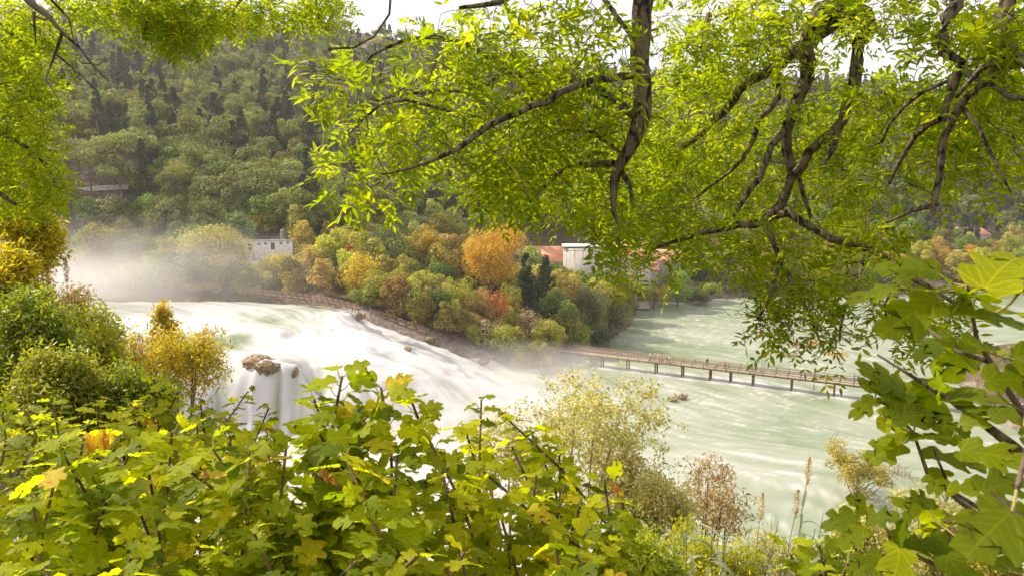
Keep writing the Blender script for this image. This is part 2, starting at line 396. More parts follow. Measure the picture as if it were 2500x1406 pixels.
# ---- water: one height field, split into the cascades and the calm water
xs = np.unique(np.concatenate([np.arange(-195, -75, 2.0), np.arange(-75, 14, 0.4), np.arange(14, 110, 0.8), np.arange(110, 425, 5)]))
ys = np.unique(np.concatenate([np.arange(52, 84, 1.6), np.arange(84, 160, 0.4), np.arange(160, 265, 1.6)]))
X, Y = np.meshgrid(xs, ys); ny, nx = X.shape
Zs = water_z(X, Y)
def wsamp(field):
    def f(x, y):
        ix = np.clip(np.searchsorted(xs, x) - 1, 0, len(xs) - 2); iy = np.clip(np.searchsorted(ys, y) - 1, 0, len(ys) - 2)
        fx = np.clip((x - xs[ix]) / (xs[ix + 1] - xs[ix]), 0, 1); fy = np.clip((y - ys[iy]) / (ys[iy + 1] - ys[iy]), 0, 1)
        return (field[iy, ix] * (1 - fx) + field[iy, ix + 1] * fx) * (1 - fy) + (field[iy + 1, ix] * (1 - fx) + field[iy + 1, ix + 1] * fx) * fy
    return f
gy, gx = np.gradient(Zs, ys, xs)
slope = np.hypot(gx, gy)
# flow: down the slope on the falls, along the river elsewhere, slowly turning
ang = -0.42 + (fbm(X / 40 + 9, Y / 40 + 9, 31, 2) - 0.5) * 1.6
ang = np.where(X > 10, ang - 0.1 - np.clip((X - 10) / 60, 0, 1) * 0.15, ang - 0.35)
bx, by = np.cos(ang), np.sin(ang)
wS = np.clip(slope * 7, 0, 3.0)
fx_ = -gx / np.maximum(slope, 1e-6) * wS + bx * 0.55; fy_ = -gy / np.maximum(slope, 1e-6) * wS + by * 0.55
q = np.maximum(np.hypot(fx_, fy_), 1e-6); fx_ /= q; fy_ /= q
FX, FY = wsamp(fx_), wsamp(fy_)
def lic(scale, steps, h, seed):
    acc = 0
    for sgn in (1, -1):
        px_, py_ = X.copy(), Y.copy()
        for k in range(steps):
            acc = acc + value_noise(px_ * scale + 300, py_ * scale + 300, seed)
            vx, vy = FX(px_, py_), FY(px_, py_)
            px_ += sgn * h * vx; py_ += sgn * h * vy
    a = acc / (2 * steps); return (a - a.mean()) / a.std()
LS = lic(0.9, 5, 0.5, 47); L1 = lic(1.5, 14, 0.45, 41); L2 = lic(0.55, 14, 0.8, 42); L3 = lic(0.2, 8, 1.6, 43)
calm = fbm(X / 9 + 5, Y / 9 + 5, 51, 4)
FC = [(300, 735, .75), (500, 738, .1), (700, 742, 0.05), (850, 757, .3), (200, 760, .9), (300, 800, .8), (450, 790, .9), (560, 780, .75), (680, 770, .65), (640, 800, .4), (560, 838, .15), (690, 800, .25), (700, 830, .7), (860, 770, .35), (820, 790, .9),
      (600, 870, 1.0), (500, 880, .9), (740, 860, .95), (560, 905, .55), (640, 905, .9), (900, 830, 1.2), (1000, 860, 1.2), (900, 900, 1.3), (1000, 930, 1.1), (1100, 900, 1.2), (1150, 940, .9), (1100, 980, 1.2), (950, 1000, 1.3), (800, 950, 1.1), (700, 870, .8)]
FC2 = [(1250, 950, 1.1), (1330, 960, .95), (1250, 1050, .95), (1400, 1000, .75), (1420, 920, .45), (1550, 930, .42), (1500, 1050, .5), (1650, 960, .32), (1700, 1050, .3), (1850, 1000, .25), (2000, 1000, .2), (2100, 1100, .22), (1850, 1150, .32), (1750, 1200, .5), (1900, 1280, .42), (1650, 1150, .6),
       (1550, 830, .12), (1700, 820, .28), (1650, 770, .2), (1850, 840, .3), (2000, 880, .3), (2200, 900, .28), (1700, 740, .25), (1850, 760, .18), (2100, 800, .2), (1200, 1150, .9), (900, 1150, 1), (600, 1100, 1), (1500, 1250, .6), (2300, 800, .2), (2500, 760, .2), (1480, 860, .0)]  # last point: foam taken out to darken the water in the island's shade
fpts = [(*hxy(a, b_, 10 if b_ < 880 and a < 900 else 5), v) for a, b_, v in FC] + [(*hxy(a, b_, 0), v) for a, b_, v in FC2]
fpts = np.array(fpts)
fo = RBF(fpts[:, :2], fpts[:, 2], 2.0)(X, Y)
fo = np.clip(fo, 0, 1.3)
fall = np.clip(Zs / 0.6, 0, 1)
streaks = L1 * 0.16 + L2 * 0.16 + L3 * 0.10
LF = lic(2.4, 6, 0.22, 48)
flecks = np.clip((LF - 0.9) * 0.35, 0, 0.45) * np.clip(fbm(X / 5 + 20, Y / 5 + 20, 78, 3) * 4 - 1.7, 0, 1) + np.clip((LS - 1.1) * 0.22, 0, 0.3) * np.clip(fbm(X / 6 + 70, Y / 6 + 70, 77, 2) * 3.2 - 1.2, 0, 1) + np.clip((L1 - 1.2) * 0.25, 0, 0.3)
foam_lake = fo * 0.7 + LF * 0.035 + L1 * 0.03 + L2 * 0.04 + L3 * 0.03 + (calm - 0.5) * 0.22 + flecks
foam = np.clip(np.where(fall > 0.5, np.minimum(fo, 1.06) + streaks * (0.8 + 0.9 * np.clip(slope - 0.3, 0, 1)) + (calm - 0.5) * 0.4, foam_lake), 0, 1)
# green tongues where the sheet bends over a lip
foam = np.clip(foam - np.clip(L2 * 0.5 - 0.45, 0, 1) * fall * 0.3, 0, 1)
# bow waves behind the piers are added with the bridge position
A_br = H(1385, 856, 2.6); B_br = H(2112, 940, 2.6)
bd = nrm((B_br - A_br)[:2]); bnrm = np.array([-bd[1], bd[0]])
PIERS = [1413, 1470, 1533, 1602, 1667, 1735, 1785, 1840, 1935, 2040]
pier_xy = []
for p in PIERS:      # where the pixel column meets the bridge line
    r = ray(p, 900)[:2]; M2 = np.array([[r[0], -bd[0]], [r[1], -bd[1]]]); t = np.linalg.solve(M2, A_br[:2] - CAM[:2])
    pier_xy.append(CAM[:2] + r * t[0])
pier_xy.append(pier_xy[-1] + bd * 6.5); pier_xy.append(pier_xy[-1] + bd * 6.5)
bump = np.zeros_like(X)
for q in pier_xy:
    u = (X - q[0]) * bd[0] + (Y - q[1]) * bd[1]; v = (X - q[0]) * bnrm[0] + (Y - q[1]) * bnrm[1]
    # water runs under the bridge towards +bnrm side away from camera or towards it; foam on both, longer upstream
    g = np.exp(-((u - 1.0 + 0.3 * v) / 2.6) ** 2) * np.where(v > 0, np.exp(-(v / 4.0) ** 2), np.exp(-(v / 2.4) ** 2))
    foam = np.maximum(foam, np.clip(g * (1.15 + 0.25 * L1), 0, 0.95)); bump += g * 0.18
hump = (fbm(X / 3.4 + 33, Y / 3.4 + 33, 88, 3) - 0.5) * 1.5 + (fbm(X / 1.4 + 33, Y / 1.4 + 33, 89, 2) - 0.5) * 0.15
Z = Zs + fall * hump * np.clip(slope * 2.2, 0.12, 0.9) * np.clip(1.6 - slope, 0, 1) + fall * (L1 * 0.085 + L2 * 0.16 + L3 * 0.16) * np.clip(0.3 + slope * 1.6, 0.3, 1.3) + (1 - fall) * (L1 * 0.018 + L2 * 0.035 + (calm - 0.5) * 0.12) + bump
sd = sdf_poly(shore, X, Y)
m, n, l, out = new_mat('river_water')
at = n.new('ShaderNodeAttribute'); at.attribute_name = 'foam'
am = n.new('ShaderNodeAttribute'); am.attribute_name = 'deep'
gr = ramp(n, [(0, (0.14, 0.19, 0.08)), (0.5, (0.175, 0.22, 0.105)), (1, (0.22, 0.25, 0.14))]); l.new(am.outputs['Fac'], gr.inputs['Fac'])
mc = n.new('ShaderNodeMix'); mc.data_type = 'RGBA'; mc.inputs['B'].default_value = (0.54, 0.525, 0.505, 1)
l.new(at.outputs['Fac'], mc.inputs['Factor']); l.new(gr.outputs['Color'], mc.inputs['A'])
b = n.new('ShaderNodeBsdfPrincipled'); l.new(mc.outputs['Result'], b.inputs['Base Color'])
rr_ = n.new('ShaderNodeMapRange'); rr_.inputs['To Min'].default_value = 0.32; rr_.inputs['To Max'].default_value = 0.9
l.new(at.outputs['Fac'], rr_.inputs['Value']); l.new(rr_.outputs['Result'], b.inputs['Roughness'])
b.inputs['Specular IOR Level'].default_value = 0.35
wtc_ = n.new('ShaderNodeTexCoord'); wmp_ = n.new('ShaderNodeMapping'); wmp_.inputs['Rotation'].default_value = (0, 0, 0.55); wmp_.inputs['Scale'].default_value = (0.55, 1.5, 1)
wnz_ = n.new('ShaderNodeTexNoise'); wnz_.inputs['Scale'].default_value = 0.9; wnz_.inputs['Detail'].default_value = 6; wnz_.inputs['Roughness'].default_value = 0.6
l.new(wtc_.outputs['Object'], wmp_.inputs['Vector']); l.new(wmp_.outputs['Vector'], wnz_.inputs['Vector'])
wbp_ = n.new('ShaderNodeBump'); wbp_.inputs['Distance'].default_value = 0.35; wst_ = n.new('ShaderNodeMapRange'); wst_.inputs['To Min'].default_value = 0.38; wst_.inputs['To Max'].default_value = 0.08
l.new(at.outputs['Fac'], wst_.inputs['Value']); l.new(wst_.outputs['Result'], wbp_.inputs['Strength']); l.new(wnz_.outputs['Fac'], wbp_.inputs['Height']); l.new(wbp_.outputs['Normal'], b.inputs['Normal'])
l.new(b.outputs['BSDF'], out.inputs['Surface'])
WATER = m
allF = grid_faces(ny, nx)
zf = Zs.ravel()[allF].max(1); sf = sd.ravel()[allF].min(1)
keep = sf < 1.5
Vw = np.stack([X, Y, Z], -1).reshape(-1, 3)
def part(mask, name):
    F = allF[mask]; u, inv = np.unique(F, return_inverse=True)
    me = make_mesh(name, Vw[u], [inv.reshape(-1, 4)], [WATER], attrs={'foam': foam.ravel()[u], 'deep': np.clip(calm.ravel()[u] * 1.2 - 0.1, 0, 1)}, smooth=True)
    return tag(mobj(name, me), kind='structure')
part(keep & (zf > 0.35), 'waterfall'); part(keep & (zf <= 0.35), 'lake_water')

# haze: even, pale
m, n, l, out = new_mat('haze')
pv = n.new('ShaderNodeVolumePrincipled'); pv.inputs['Density'].default_value = 0.00017; pv.inputs['Anisotropy'].default_value = 0.3
pv.inputs['Color'].default_value = (0.97, 0.93, 0.9, 1)
l.new(pv.outputs['Volume'], out.inputs['Volume'])
tag(MB().box((150, 790, 88), (2560, 1860, 190)).build('haze', m), kind='stuff')
# ------------------------------------------------------------------ foliage library
def rand_dirs(r, n):
    v = r.normal(size=(n, 3)); return nrm(v)
# leaf templates: (verts xyz with x = along, y = across), faces
T_CARD = (np.array([[0, 0, 0], [0.45, -0.30, 0.07], [1, 0, 0], [0.5, 0.32, 0.07]]), np.array([[0, 1, 2, 3]]))
T_LEAF = (np.array([[0, 0, 0], [0.35, -0.17, 0.05], [0.75, -0.10, 0.04], [1, 0, -0.03], [0.75, 0.10, 0.04], [0.35, 0.17, 0.05]]), np.array([[0, 1, 2, 3], [0, 3, 4, 5]]))
T_NEEDLE = (np.array([[0, -0.07, 0], [1, -0.12, 0], [1, 0.12, 0], [0, 0.07, 0]]), np.array([[0, 1, 2, 3]]))
def leaves(mb, C, D, N, S, T=T_CARD, m=0, rnd=None, W=1.0):
    """place one template per centre: D along, N normal, S size"""
    V0, F0 = T; n = len(C); k = len(V0)
    D = nrm(D); N = N - (N * D).sum(1, keepdims=True) * D; N = nrm(N); Wd = np.cross(N, D)
    S = np.broadcast_to(S, (n,))[:, None, None]; W = np.broadcast_to(W, (n,))[:, None, None]
    V = C[:, None] + S * (V0[None, :, 0:1] * D[:, None] + V0[None, :, 1:2] * W * Wd[:, None] + V0[None, :, 2:3] * N[:, None])
    F = (F0[None] + np.arange(n)[:, None, None] * k).reshape(-1, F0.shape[1])
    if rnd is None: rnd = rs.rand(n)
    mb.add(V.reshape(-1, 3), F, m, np.repeat(rnd, k))
def clumps(r, mb, cen, rad_, ncard, card, up=0.35, T=T_CARD, outw=1.1, fill=0.6, m=0, flat=0.8, center=None):
    """leaf clumps: cards on and in lumpy balls"""
    n = len(cen) * ncard
    c = np.repeat(cen, ncard, 0); R = np.repeat(np.broadcast_to(rad_, (len(cen),)), ncard)
    d = rand_dirs(r, n); rr = (fill + (1 - fill) * r.rand(n)) ** 0.7
    P = c + d * (R * rr)[:, None] * np.array([1, 1, flat])
    out = d * outw + r.normal(size=(n, 3)) * 0.42 + np.array([0, 0, up])
    D = np.cross(out, r.normal(size=(n, 3))); D[:, 2] -= 0.15
    cr = np.repeat(r.rand(len(cen)), ncard) * 0.55 + r.rand(n) * 0.45
    leaves(mb, P, D, out, card * (0.65 + 0.7 * r.rand(n)), T, m, cr)
def crown_pts(r, k, w, h, shape='round', zbase=0.0):
    if shape in ('round', 'dome'):      # a crown is a heap of uneven lobes
        nl_ = 7 if k > 30 else 5; lob = []
        for i in range(nl_):
            a = r.rand() * 6.28; q = 0.55 * math.sqrt(r.rand()) if i else 0.0; zz = (0.30 + 0.5 * r.rand()) if i else 0.62
            lr = 0.34 + 0.16 * r.rand(); wd = 1.0 if shape == 'dome' else math.sin(math.pi * min(0.95, max(0.2, zz))) ** 0.5
            lob.append((q * wd * math.cos(a) * w / 2, q * wd * math.sin(a) * w / 2, zbase + h * min(zz, 1 - lr * 0.55), lr * w / 2, lr * h * 0.6))
        lob.append((0, 0, zbase + h * 0.35, 0.42 * w, 0.36 * h))
        out = []
        for j in range(k):
            lx, ly, lz, lw, lh = lob[j % len(lob)]; d = rand_dirs(r, 1)[0]; q = (0.45 + 0.55 * r.rand())
            out.append((lx + d[0] * lw * q, ly + d[1] * lw * q, max(zbase * 0.9, lz + d[2] * lh * q)))
        return np.array(out)
    """clump centres inside a crown w wide, h high, standing on zbase"""
    out = []
    while len(out) < k:
        d = rand_dirs(r, 1)[0]; q = (0.35 + 0.65 * r.rand()) ** 0.5
        if d[2] < -0.65: continue
        x, y, z = d * q
        if shape == 'round': p = (x * w / 2, y * w / 2, zbase + h * (0.48 + 0.52 * z))
        elif shape == 'dome':
            z = abs(z); p = (x * w / 2 * (1 - 0.2 * z), y * w / 2 * (1 - 0.2 * z), zbase + h * z * 0.95)
        elif shape == 'cone':
            t = r.rand() ** 1.35; rr = w / 2 * (1 - t) ** 0.8 * math.sqrt(r.rand() * 0.7 + 0.3); a = r.rand() * 6.283
            p = (rr * math.cos(a), rr * math.sin(a), zbase + h * t * 0.96)
        elif shape == 'spindle':
            t = r.rand(); rr = w / 2 * (math.sin(math.pi * min(1, (t * 0.92 + 0.08)) ** 0.75)) ** 0.7 * (0.5 + 0.5 * r.rand()); a = r.rand() * 6.283
            p = (rr * math.cos(a), rr * math.sin(a), zbase + h * t * 0.97)
        elif shape == 'umbrella':
            z = abs(z) ** 0.8; p = (x * w / 2, y * w / 2, zbase + h * (0.35 + 0.62 * z * (1 - 0.5 * (x * x + y * y))))
        out.append(p)
    return np.array(out)
def limb(a, b_, r, sag=0.1, n=5):
    a = np.array(a, float); b_ = np.array(b_, float); t = np.linspace(0, 1, n)[:, None]
    L = np.linalg.norm(b_ - a); w = r.normal(size=3) * L * sag
    return a + (b_ - a) * t + np.sin(t * math.pi) * w
def trunk_mesh(r, mb, h, rad_, targets, m=0, fork=0.35, k=6, twr=0.25):
    """a tapered bole with limbs to the target points"""
    P = np.array([[0, 0, -0.8], [0.01 * h, 0, h * 0.15], [r.normal() * 0.02 * h, r.normal() * 0.02 * h, h * 0.5], [r.normal() * 0.03 * h, r.normal() * 0.03 * h, h * 0.92]])
    t = np.linspace(0, 1, 9); Q = np.stack([np.interp(t, [0, .2, .55, 1], P[:, i]) for i in range(3)], 1)
    mb.tube(Q, rad_ * np.array([1.5, 1.1, 1, .9, .75, .6, .45, .3, .15]), k, m)
    for T in targets:
        s = fork + r.rand() * 0.3; s = min(s, 0.85, max(0.12, T[2] / max(h, .1) * 0.75))
        a = np.array([np.interp(s, t, Q[:, i]) for i in range(3)])
        mb.tube(limb(a, T, r, 0.09), rad_ * twr * np.linspace(1.3, 0.3, 5), 4, m)

def LM(name, stops, **k): return leaf_mat(name, stops, **k)
PINE = LM('foliage_pine', [(0, (0.09, 0.115, 0.025)), (0.5, (0.24, 0.28, 0.065)), (1, (0.44, 0.46, 0.13))], trans=0.22, tboost=1.3, vary=0.1, rough=0.7, spec=0.15)
CYPR = LM('foliage_cypress', [(0, (0.02, 0.04, 0.018)), (1, (0.06, 0.09, 0.035))], trans=0.15, tboost=1.2, vary=0.12, rough=0.75, spec=0.15)
OAK = LM('foliage_olive_green', [(0, (0.10, 0.14, 0.02)), (0.6, (0.26, 0.30, 0.045)), (1, (0.46, 0.44, 0.07))], trans=0.38, tboost=1.3, vary=0.2, rough=0.65, spec=0.2)
GREYG = LM('foliage_grey_green', [(0, (0.08, 0.11, 0.04)), (1, (0.28, 0.32, 0.14))], trans=0.35, tboost=1.2, vary=0.15, rough=0.65, spec=0.2)
YELG = LM('foliage_yellow_green', [(0, (0.20, 0.22, 0.025)), (0.6, (0.42, 0.39, 0.045)), (1, (0.62, 0.52, 0.06))], trans=0.45, tboost=1.3, vary=0.12)
YEL = LM('foliage_yellow', [(0, (0.28, 0.22, 0.02)), (0.6, (0.55, 0.42, 0.03)), (1, (0.75, 0.56, 0.05))], trans=0.45, tboost=1.25, vary=0.08)
BRGR = LM('foliage_fresh_green', [(0, (0.10, 0.16, 0.025)), (1, (0.25, 0.34, 0.06))], trans=0.45, tboost=1.3, vary=0.08)
ORANGE = LM('foliage_orange', [(0, (0.34, 0.17, 0.01)), (0.5, (0.58, 0.33, 0.018)), (1, (0.74, 0.48, 0.035))], trans=0.4, tboost=1.25, vary=0.05)
OLIVEB = LM('foliage_olive_brown', [(0, (0.20, 0.19, 0.035)), (0.5, (0.42, 0.36, 0.07)), (1, (0.62, 0.49, 0.12))], trans=0.4, tboost=1.2, vary=0.15)
BROWNP = LM('foliage_dry_brown', [(0, (0.24, 0.17, 0.09)), (1, (0.55, 0.41, 0.24))], trans=0.35, tboost=1.1, vary=0.12)
RED = LM('foliage_red', [(0, (0.28, 0.07, 0.03)), (0.6, (0.52, 0.17, 0.06)), (1, (0.62, 0.28, 0.10))], trans=0.4, tboost=1.2, vary=0.05)
BEIGE = LM('foliage_dry_beige', [(0, (0.30, 0.22, 0.12)), (1, (0.58, 0.46, 0.28))], trans=0.35, tboost=1.1, vary=0.15)

def gen_tree(seed, shape, w, h, zb, k, ncard, card, mat, clr=None, trunk_r=None, bark=None, up=0.3, T=T_CARD, bare=0, flat=0.8, fill=0.6, bare_m=None, nl=14, brad=0.035):
    """returns (trunk mesh, crown mesh) of a tree whose top is at h; crown from zb to h"""
    r = np.random.RandomState(seed)
    cen = crown_pts(r, k, w, h - zb, shape, zb)
    crr = (clr or w * 0.17) * (0.7 + 0.6 * r.rand(k))
    if shape in ('spindle', 'cone'): crr = crr * np.clip(1.25 - (cen[:, 2] - zb) / (h - zb), 0.35, 1.1)
    cen[:, 2] = np.minimum(cen[:, 2], h - crr * flat * 0.8)
    mb = MB(); clumps(r, mb, cen, crr, ncard, card, up, T, flat=flat, fill=fill)
    tb = MB(); tr = trunk_r or max(0.08, h * 0.022)
    trunk_mesh(r, tb, h * (0.9 if shape in ('cone', 'spindle') else 0.72), tr, cen[r.permutation(k)[:nl]])
    if bare:
        for i in range(bare):
            c = cen[r.randint(k)]; d = rand_dirs(r, 1)[0]; d[2] = abs(d[2]) + 0.3
            tb.tube(limb(c, c + nrm(d) * crr.mean() * (1.1 + r.rand()), r, 0.12, 4), np.linspace(brad, brad * 0.35, 4), 3, 0)
    t = tb.build('trunk', bark or BARK_FAR); c = mb.build('crown', mat)
    tm, cm = t.data, c.data
    bpy.data.objects.remove(t); bpy.data.objects.remove(c)
    return tm, cm
def put_tree(name, meshes, x, y, z, s, rz, label, cat, group=None, sz=None):
    o = empty(name, (x, y, z), rz, (s, s, sz or s)); tag(o, label, cat, group)
    mobj('trunk', meshes[0], o); mobj('crown', meshes[1], o)
    return o
# ------------------------------------------------------------------ wooded hillside
pines = [gen_tree(100 + i, 'umbrella' if i < 3 else 'round', 5.6 + 0.7 * (i % 3), 9.6 - 0.4 * (i % 2), 3.0, 17, 150, 0.42, PINE, clr=1.15, T=T_CARD, flat=0.72, nl=9, fill=0.75) for i in range(6)]
pinet = [gen_tree(120 + i, 'round', 5.2, 10, 1.6, 22, 110, 0.42, PINE, clr=1.1, flat=0.85, nl=8, fill=0.75) for i in range(2)]
cyps = [gen_tree(140 + i, 'spindle', 1.9 + 0.3 * i, 10, 0.4, 40, 50, 0.4, CYPR, clr=0.55, flat=1.5, nl=4, up=0.6) for i in range(3)]
shr = [gen_tree(160 + i, 'dome', 5.5, 4.6, 0.3, 24, 80, 0.42, OAK, clr=1.0, nl=8) for i in range(3)]
hdark = [gen_tree(170, 'dome', 5.5, 5.0, 0.3, 24, 80, 0.42, GREYG, clr=1.0, nl=8)]
def px_of(x, y, z):
    v = np.stack([np.asarray(x), np.asarray(y), np.asarray(z) - CAM[2]], -1); c, s = math.cos(PITCH), math.sin(PITCH)
    dd = v[..., 1] * c - v[..., 2] * s; uu = v[..., 0]; vv = v[..., 2] * c + v[..., 1] * s
    return CX + F_PX * uu / dd, CY - F_PX * vv / dd
cand = []
fr = np.random.RandomState(5)
for i in range(90000):
    y = 176 + 560 * fr.rand() ** 0.8; x = (fr.rand() * 1.9 - 0.95) * y
    cand.append((x, y))
cand = np.array(cand)
dens = fbm(cand[:, 0] / 45 + 80, cand[:, 1] / 45 + 80, 61, 3)
crest = np.array([G(px, 60, d)[:2] for px, d in ((-400, 440), (100, 450), (300, 455), (550, 460), (820, 465), (950, 475), (1100, 492), (1500, 545), (1800, 590), (2100, 642), (2500, 705), (3000, 730))])
ymax = np.interp(cand[:, 0] / cand[:, 1], crest[:, 0] / crest[:, 1], crest[:, 1]) - 2
pz = ground_z(cand[:, 0], cand[:, 1])
ppx, ppy = px_of(cand[:, 0], cand[:, 1], pz)
# lower limit of the wood: above the hand placed rows by the water
low = np.interp(ppx, [-200, 150, 330, 560, 800, 1000, 1150, 1400, 1700, 2100, 2400, 2700], [440, 440, 520, 560, 560, 560, 560, 590, 610, 612, 612, 612])
ok = (cand[:, 1] < ymax) & (ppx > -260) & (ppx < 2760) & (ppy < low) & (sdf_poly(shore, cand[:, 0], cand[:, 1]) > 8)
ok &= ~((dens < 0.30) & (ppy < 330))
# keep the house, the terrace and the buildings free
for (cx_, cy_, rr_) in ((*G(2390, 590, 330)[:2], 15), (*G(1440, 640, 215)[:2], 24), (*G(1620, 640, 225)[:2], 14), (*G(230, 455, 205)[:2], 12)):
    ok &= np.hypot(cand[:, 0] - cx_, cand[:, 1] - cy_) > rr_
cand, pz, ppx, ppy, dens = cand[ok], pz[ok], ppx[ok], ppy[ok], dens[ok]
grid = {}
sel = []
for i in range(len(cand)):
    x, y = cand[i]; sp = 5.0 if y < 300 else 5.7 if y < 450 else 6.4
    k = (int(x // 7.5), int(y // 7.5)); bad = False
    for a in (-1, 0, 1):
        for b_ in (-1, 0, 1):
            for j in grid.get((k[0] + a, k[1] + b_), ()):
                if (cand[j][0] - x) ** 2 + (cand[j][1] - y) ** 2 < sp * sp: bad = True
    if not bad: grid.setdefault(k, []).append(i); sel.append(i)
kinds = {'pine': [], 'cypress': [], 'shrub': []}
for i in sel:
    u = fr.rand(); x, y = cand[i]; py = ppy[i]; px = ppx[i]
    cyz = fbm(np.array([x / 30 + 20]), np.array([y / 30 + 20]), 71, 2)[0]
    pc = 0.17 + 0.5 * max(0, cyz - 0.5) * 2
    if px > 1900: pc += 0.18
    if py > 400 and px < 1400: pc *= 0.35
    ps = 0.22 if py < 330 else 0.30
    if u < pc: kinds['cypress'].append(i)
    elif u < pc + ps: kinds['shrub'].append(i)
    else: kinds['pine'].append(i)
BX = [(-1e9, 330, 'at far left'), (330, 560, 'above the misty river'), (560, 840, 'above the ruined house'), (840, 1130, 'above the yellow trees'), (1130, 1500, 'above the orange tree'),
      (1500, 1900, 'behind the ash canopy'), (1900, 2230, 'behind the ash limbs'), (2230, 1e9, 'above the orange roof')]
BY = [(-1e9, 90, 'on the skyline'), (90, 170, 'below the ridge'), (170, 260, 'high on the slope'), (260, 350, 'halfway up the slope'), (350, 440, 'low on the slope'), (440, 1e9, 'at the slope foot')]
SZ = ['small', 'middling', 'tall']
def where(px, py):
    a = [t for lo, hi, t in BX if lo <= px < hi][0]; b_ = [t for lo, hi, t in BY if lo <= py < hi][0]
    return b_ + ' ' + a
def forest(kind, name, lib, cat, adj, group, hmin, hmax, far_h, stuffname, cap=290):
    idx = kinds[kind]; idx.sort(key=lambda i: np.hypot(cand[i][0], cand[i][1])); far = idx[cap:]; idx = idx[:cap]
    for i in idx:
        x, y = cand[i]; u = fr.rand(); hh = hmin + (hmax - hmin) * u
        if ppy[i] < 110: hh *= 0.6 + 0.3 * fr.rand()
        if y < 262: hh *= 1.15
        me = lib[fr.randint(len(lib))]; s = hh / max(me[1].vertices[0].co.z * 0 + 10, 1)
        lab = '%s %s %s' % (SZ[int(u * 2.999)], adj, where(ppx[i], ppy[i]))
        put_tree(name, me, x, y, pz[i], s, fr.rand() * 6.28, lab, cat, group)
    if far:
        # one joined mass of the smallest trees
        mbs = []
        VV, FF, AA, MI = [], [], [], []; off = 0
        srcs = []
        for me in lib:
            for q, mid in ((me[1], 0), (me[0], 1)):
                n_ = len(q.vertices); v = np.empty(n_ * 3, np.float32); q.vertices.foreach_get('co', v)
                f = np.empty(len(q.loops), np.int32); q.loops.foreach_get('vertex_index', f)
                a = np.empty(n_, np.float32); q.attributes['rnd'].data.foreach_get('value', a)
                v = v.reshape(-1, 3); f = f.reshape(-1, 4)
                if mid == 0:      # thin out the distant crowns, larger leaf clumps
                    F2 = f[::2]; c = v[F2].mean(1, keepdims=True); v2 = (v[F2] - c) * 1.35 + c; v = v2.reshape(-1, 3); a = a[F2].reshape(-1); f = np.arange(len(v)).reshape(-1, 4)
                srcs.append((v, f, a))
        for i in far:
            x, y = cand[i]; u = fr.rand(); hh = (hmin + (hmax - hmin) * u) * far_h; s = hh / 10
            if ppy[i] < 110: s *= 0.75
            li = fr.randint(len(lib)); th = fr.rand() * 6.28; c_, s_ = math.cos(th), math.sin(th); dv = (fr.rand() - 0.5) * 0.3
            for mid in (0,):
                v, f, a = srcs[li * 2 + mid]
                w = np.stack([v[:, 0] * c_ - v[:, 1] * s_, v[:, 0] * s_ + v[:, 1] * c_, v[:, 2]], 1) * s + np.array([x, y, pz[i]])
                VV.append(w); FF.append(f + off); AA.append(np.clip(a + dv, 0, 1)); off += len(w)
        me = make_mesh(stuffname, np.concatenate(VV), [np.concatenate(FF)], [lib[0][1].materials[0]], attrs={'rnd': np.concatenate(AA)})
        tag(mobj(stuffname, me), kind='stuff')
    return len(idx), len(far)
print('FOREST pine', forest('pine', 'pine_tree', pines + pinet, 'pine tree', 'rounded green pine', 'pines on the hillside', 9, 16, 0.95, 'pine_forest'))
print('FOREST cyp', forest('cypress', 'cypress_tree', cyps, 'cypress tree', 'narrow dark cypress', 'cypresses on the hillside', 11, 20, 0.95, 'cypress_forest'))
print('FOREST shr', forest('shrub', 'shrub', shr + hdark, 'shrub', 'olive green shrub', 'shrubs between the hillside trees', 8.5, 15, 0.95, 'hillside_scrub'))
# ------------------------------------------------------------------ single trees by the river
def tree_at(name, px, top, bot, wpx, d, shape, mat, label, cat='tree', seed=0, k=34, nc=110, card=0.42, zbf=None, group=None, flat=0.85, bare=0, clr=None, T=T_CARD, up=0.3, bark=None, fill=0.5, nl=16, tr=None, brad=0.035):
    x = (px - CX) / F_PX * d; z0 = gz(x, d); zt = G(px, top, d)[2]; zb_ = G(px, bot, d)[2]
    h = max(zt - z0, 1.5); zb = max(0.15, zb_ - z0); w = wpx / F_PX * d
    zb = min(zb, h * 0.6)
    me = gen_tree(seed + int(px), shape, w * (1.12 if shape in ('round', 'dome') else 0.95), h, zb, k, nc, card, mat, clr=clr or (w * 0.5 + (h - zb) * 0.5) * 0.17, up=up, flat=flat, bare=bare, T=T, bark=bark, fill=fill, nl=nl, trunk_r=tr, brad=brad)
    return put_tree(name, me, x, d, z0, 1.0, 0, label, cat, group)
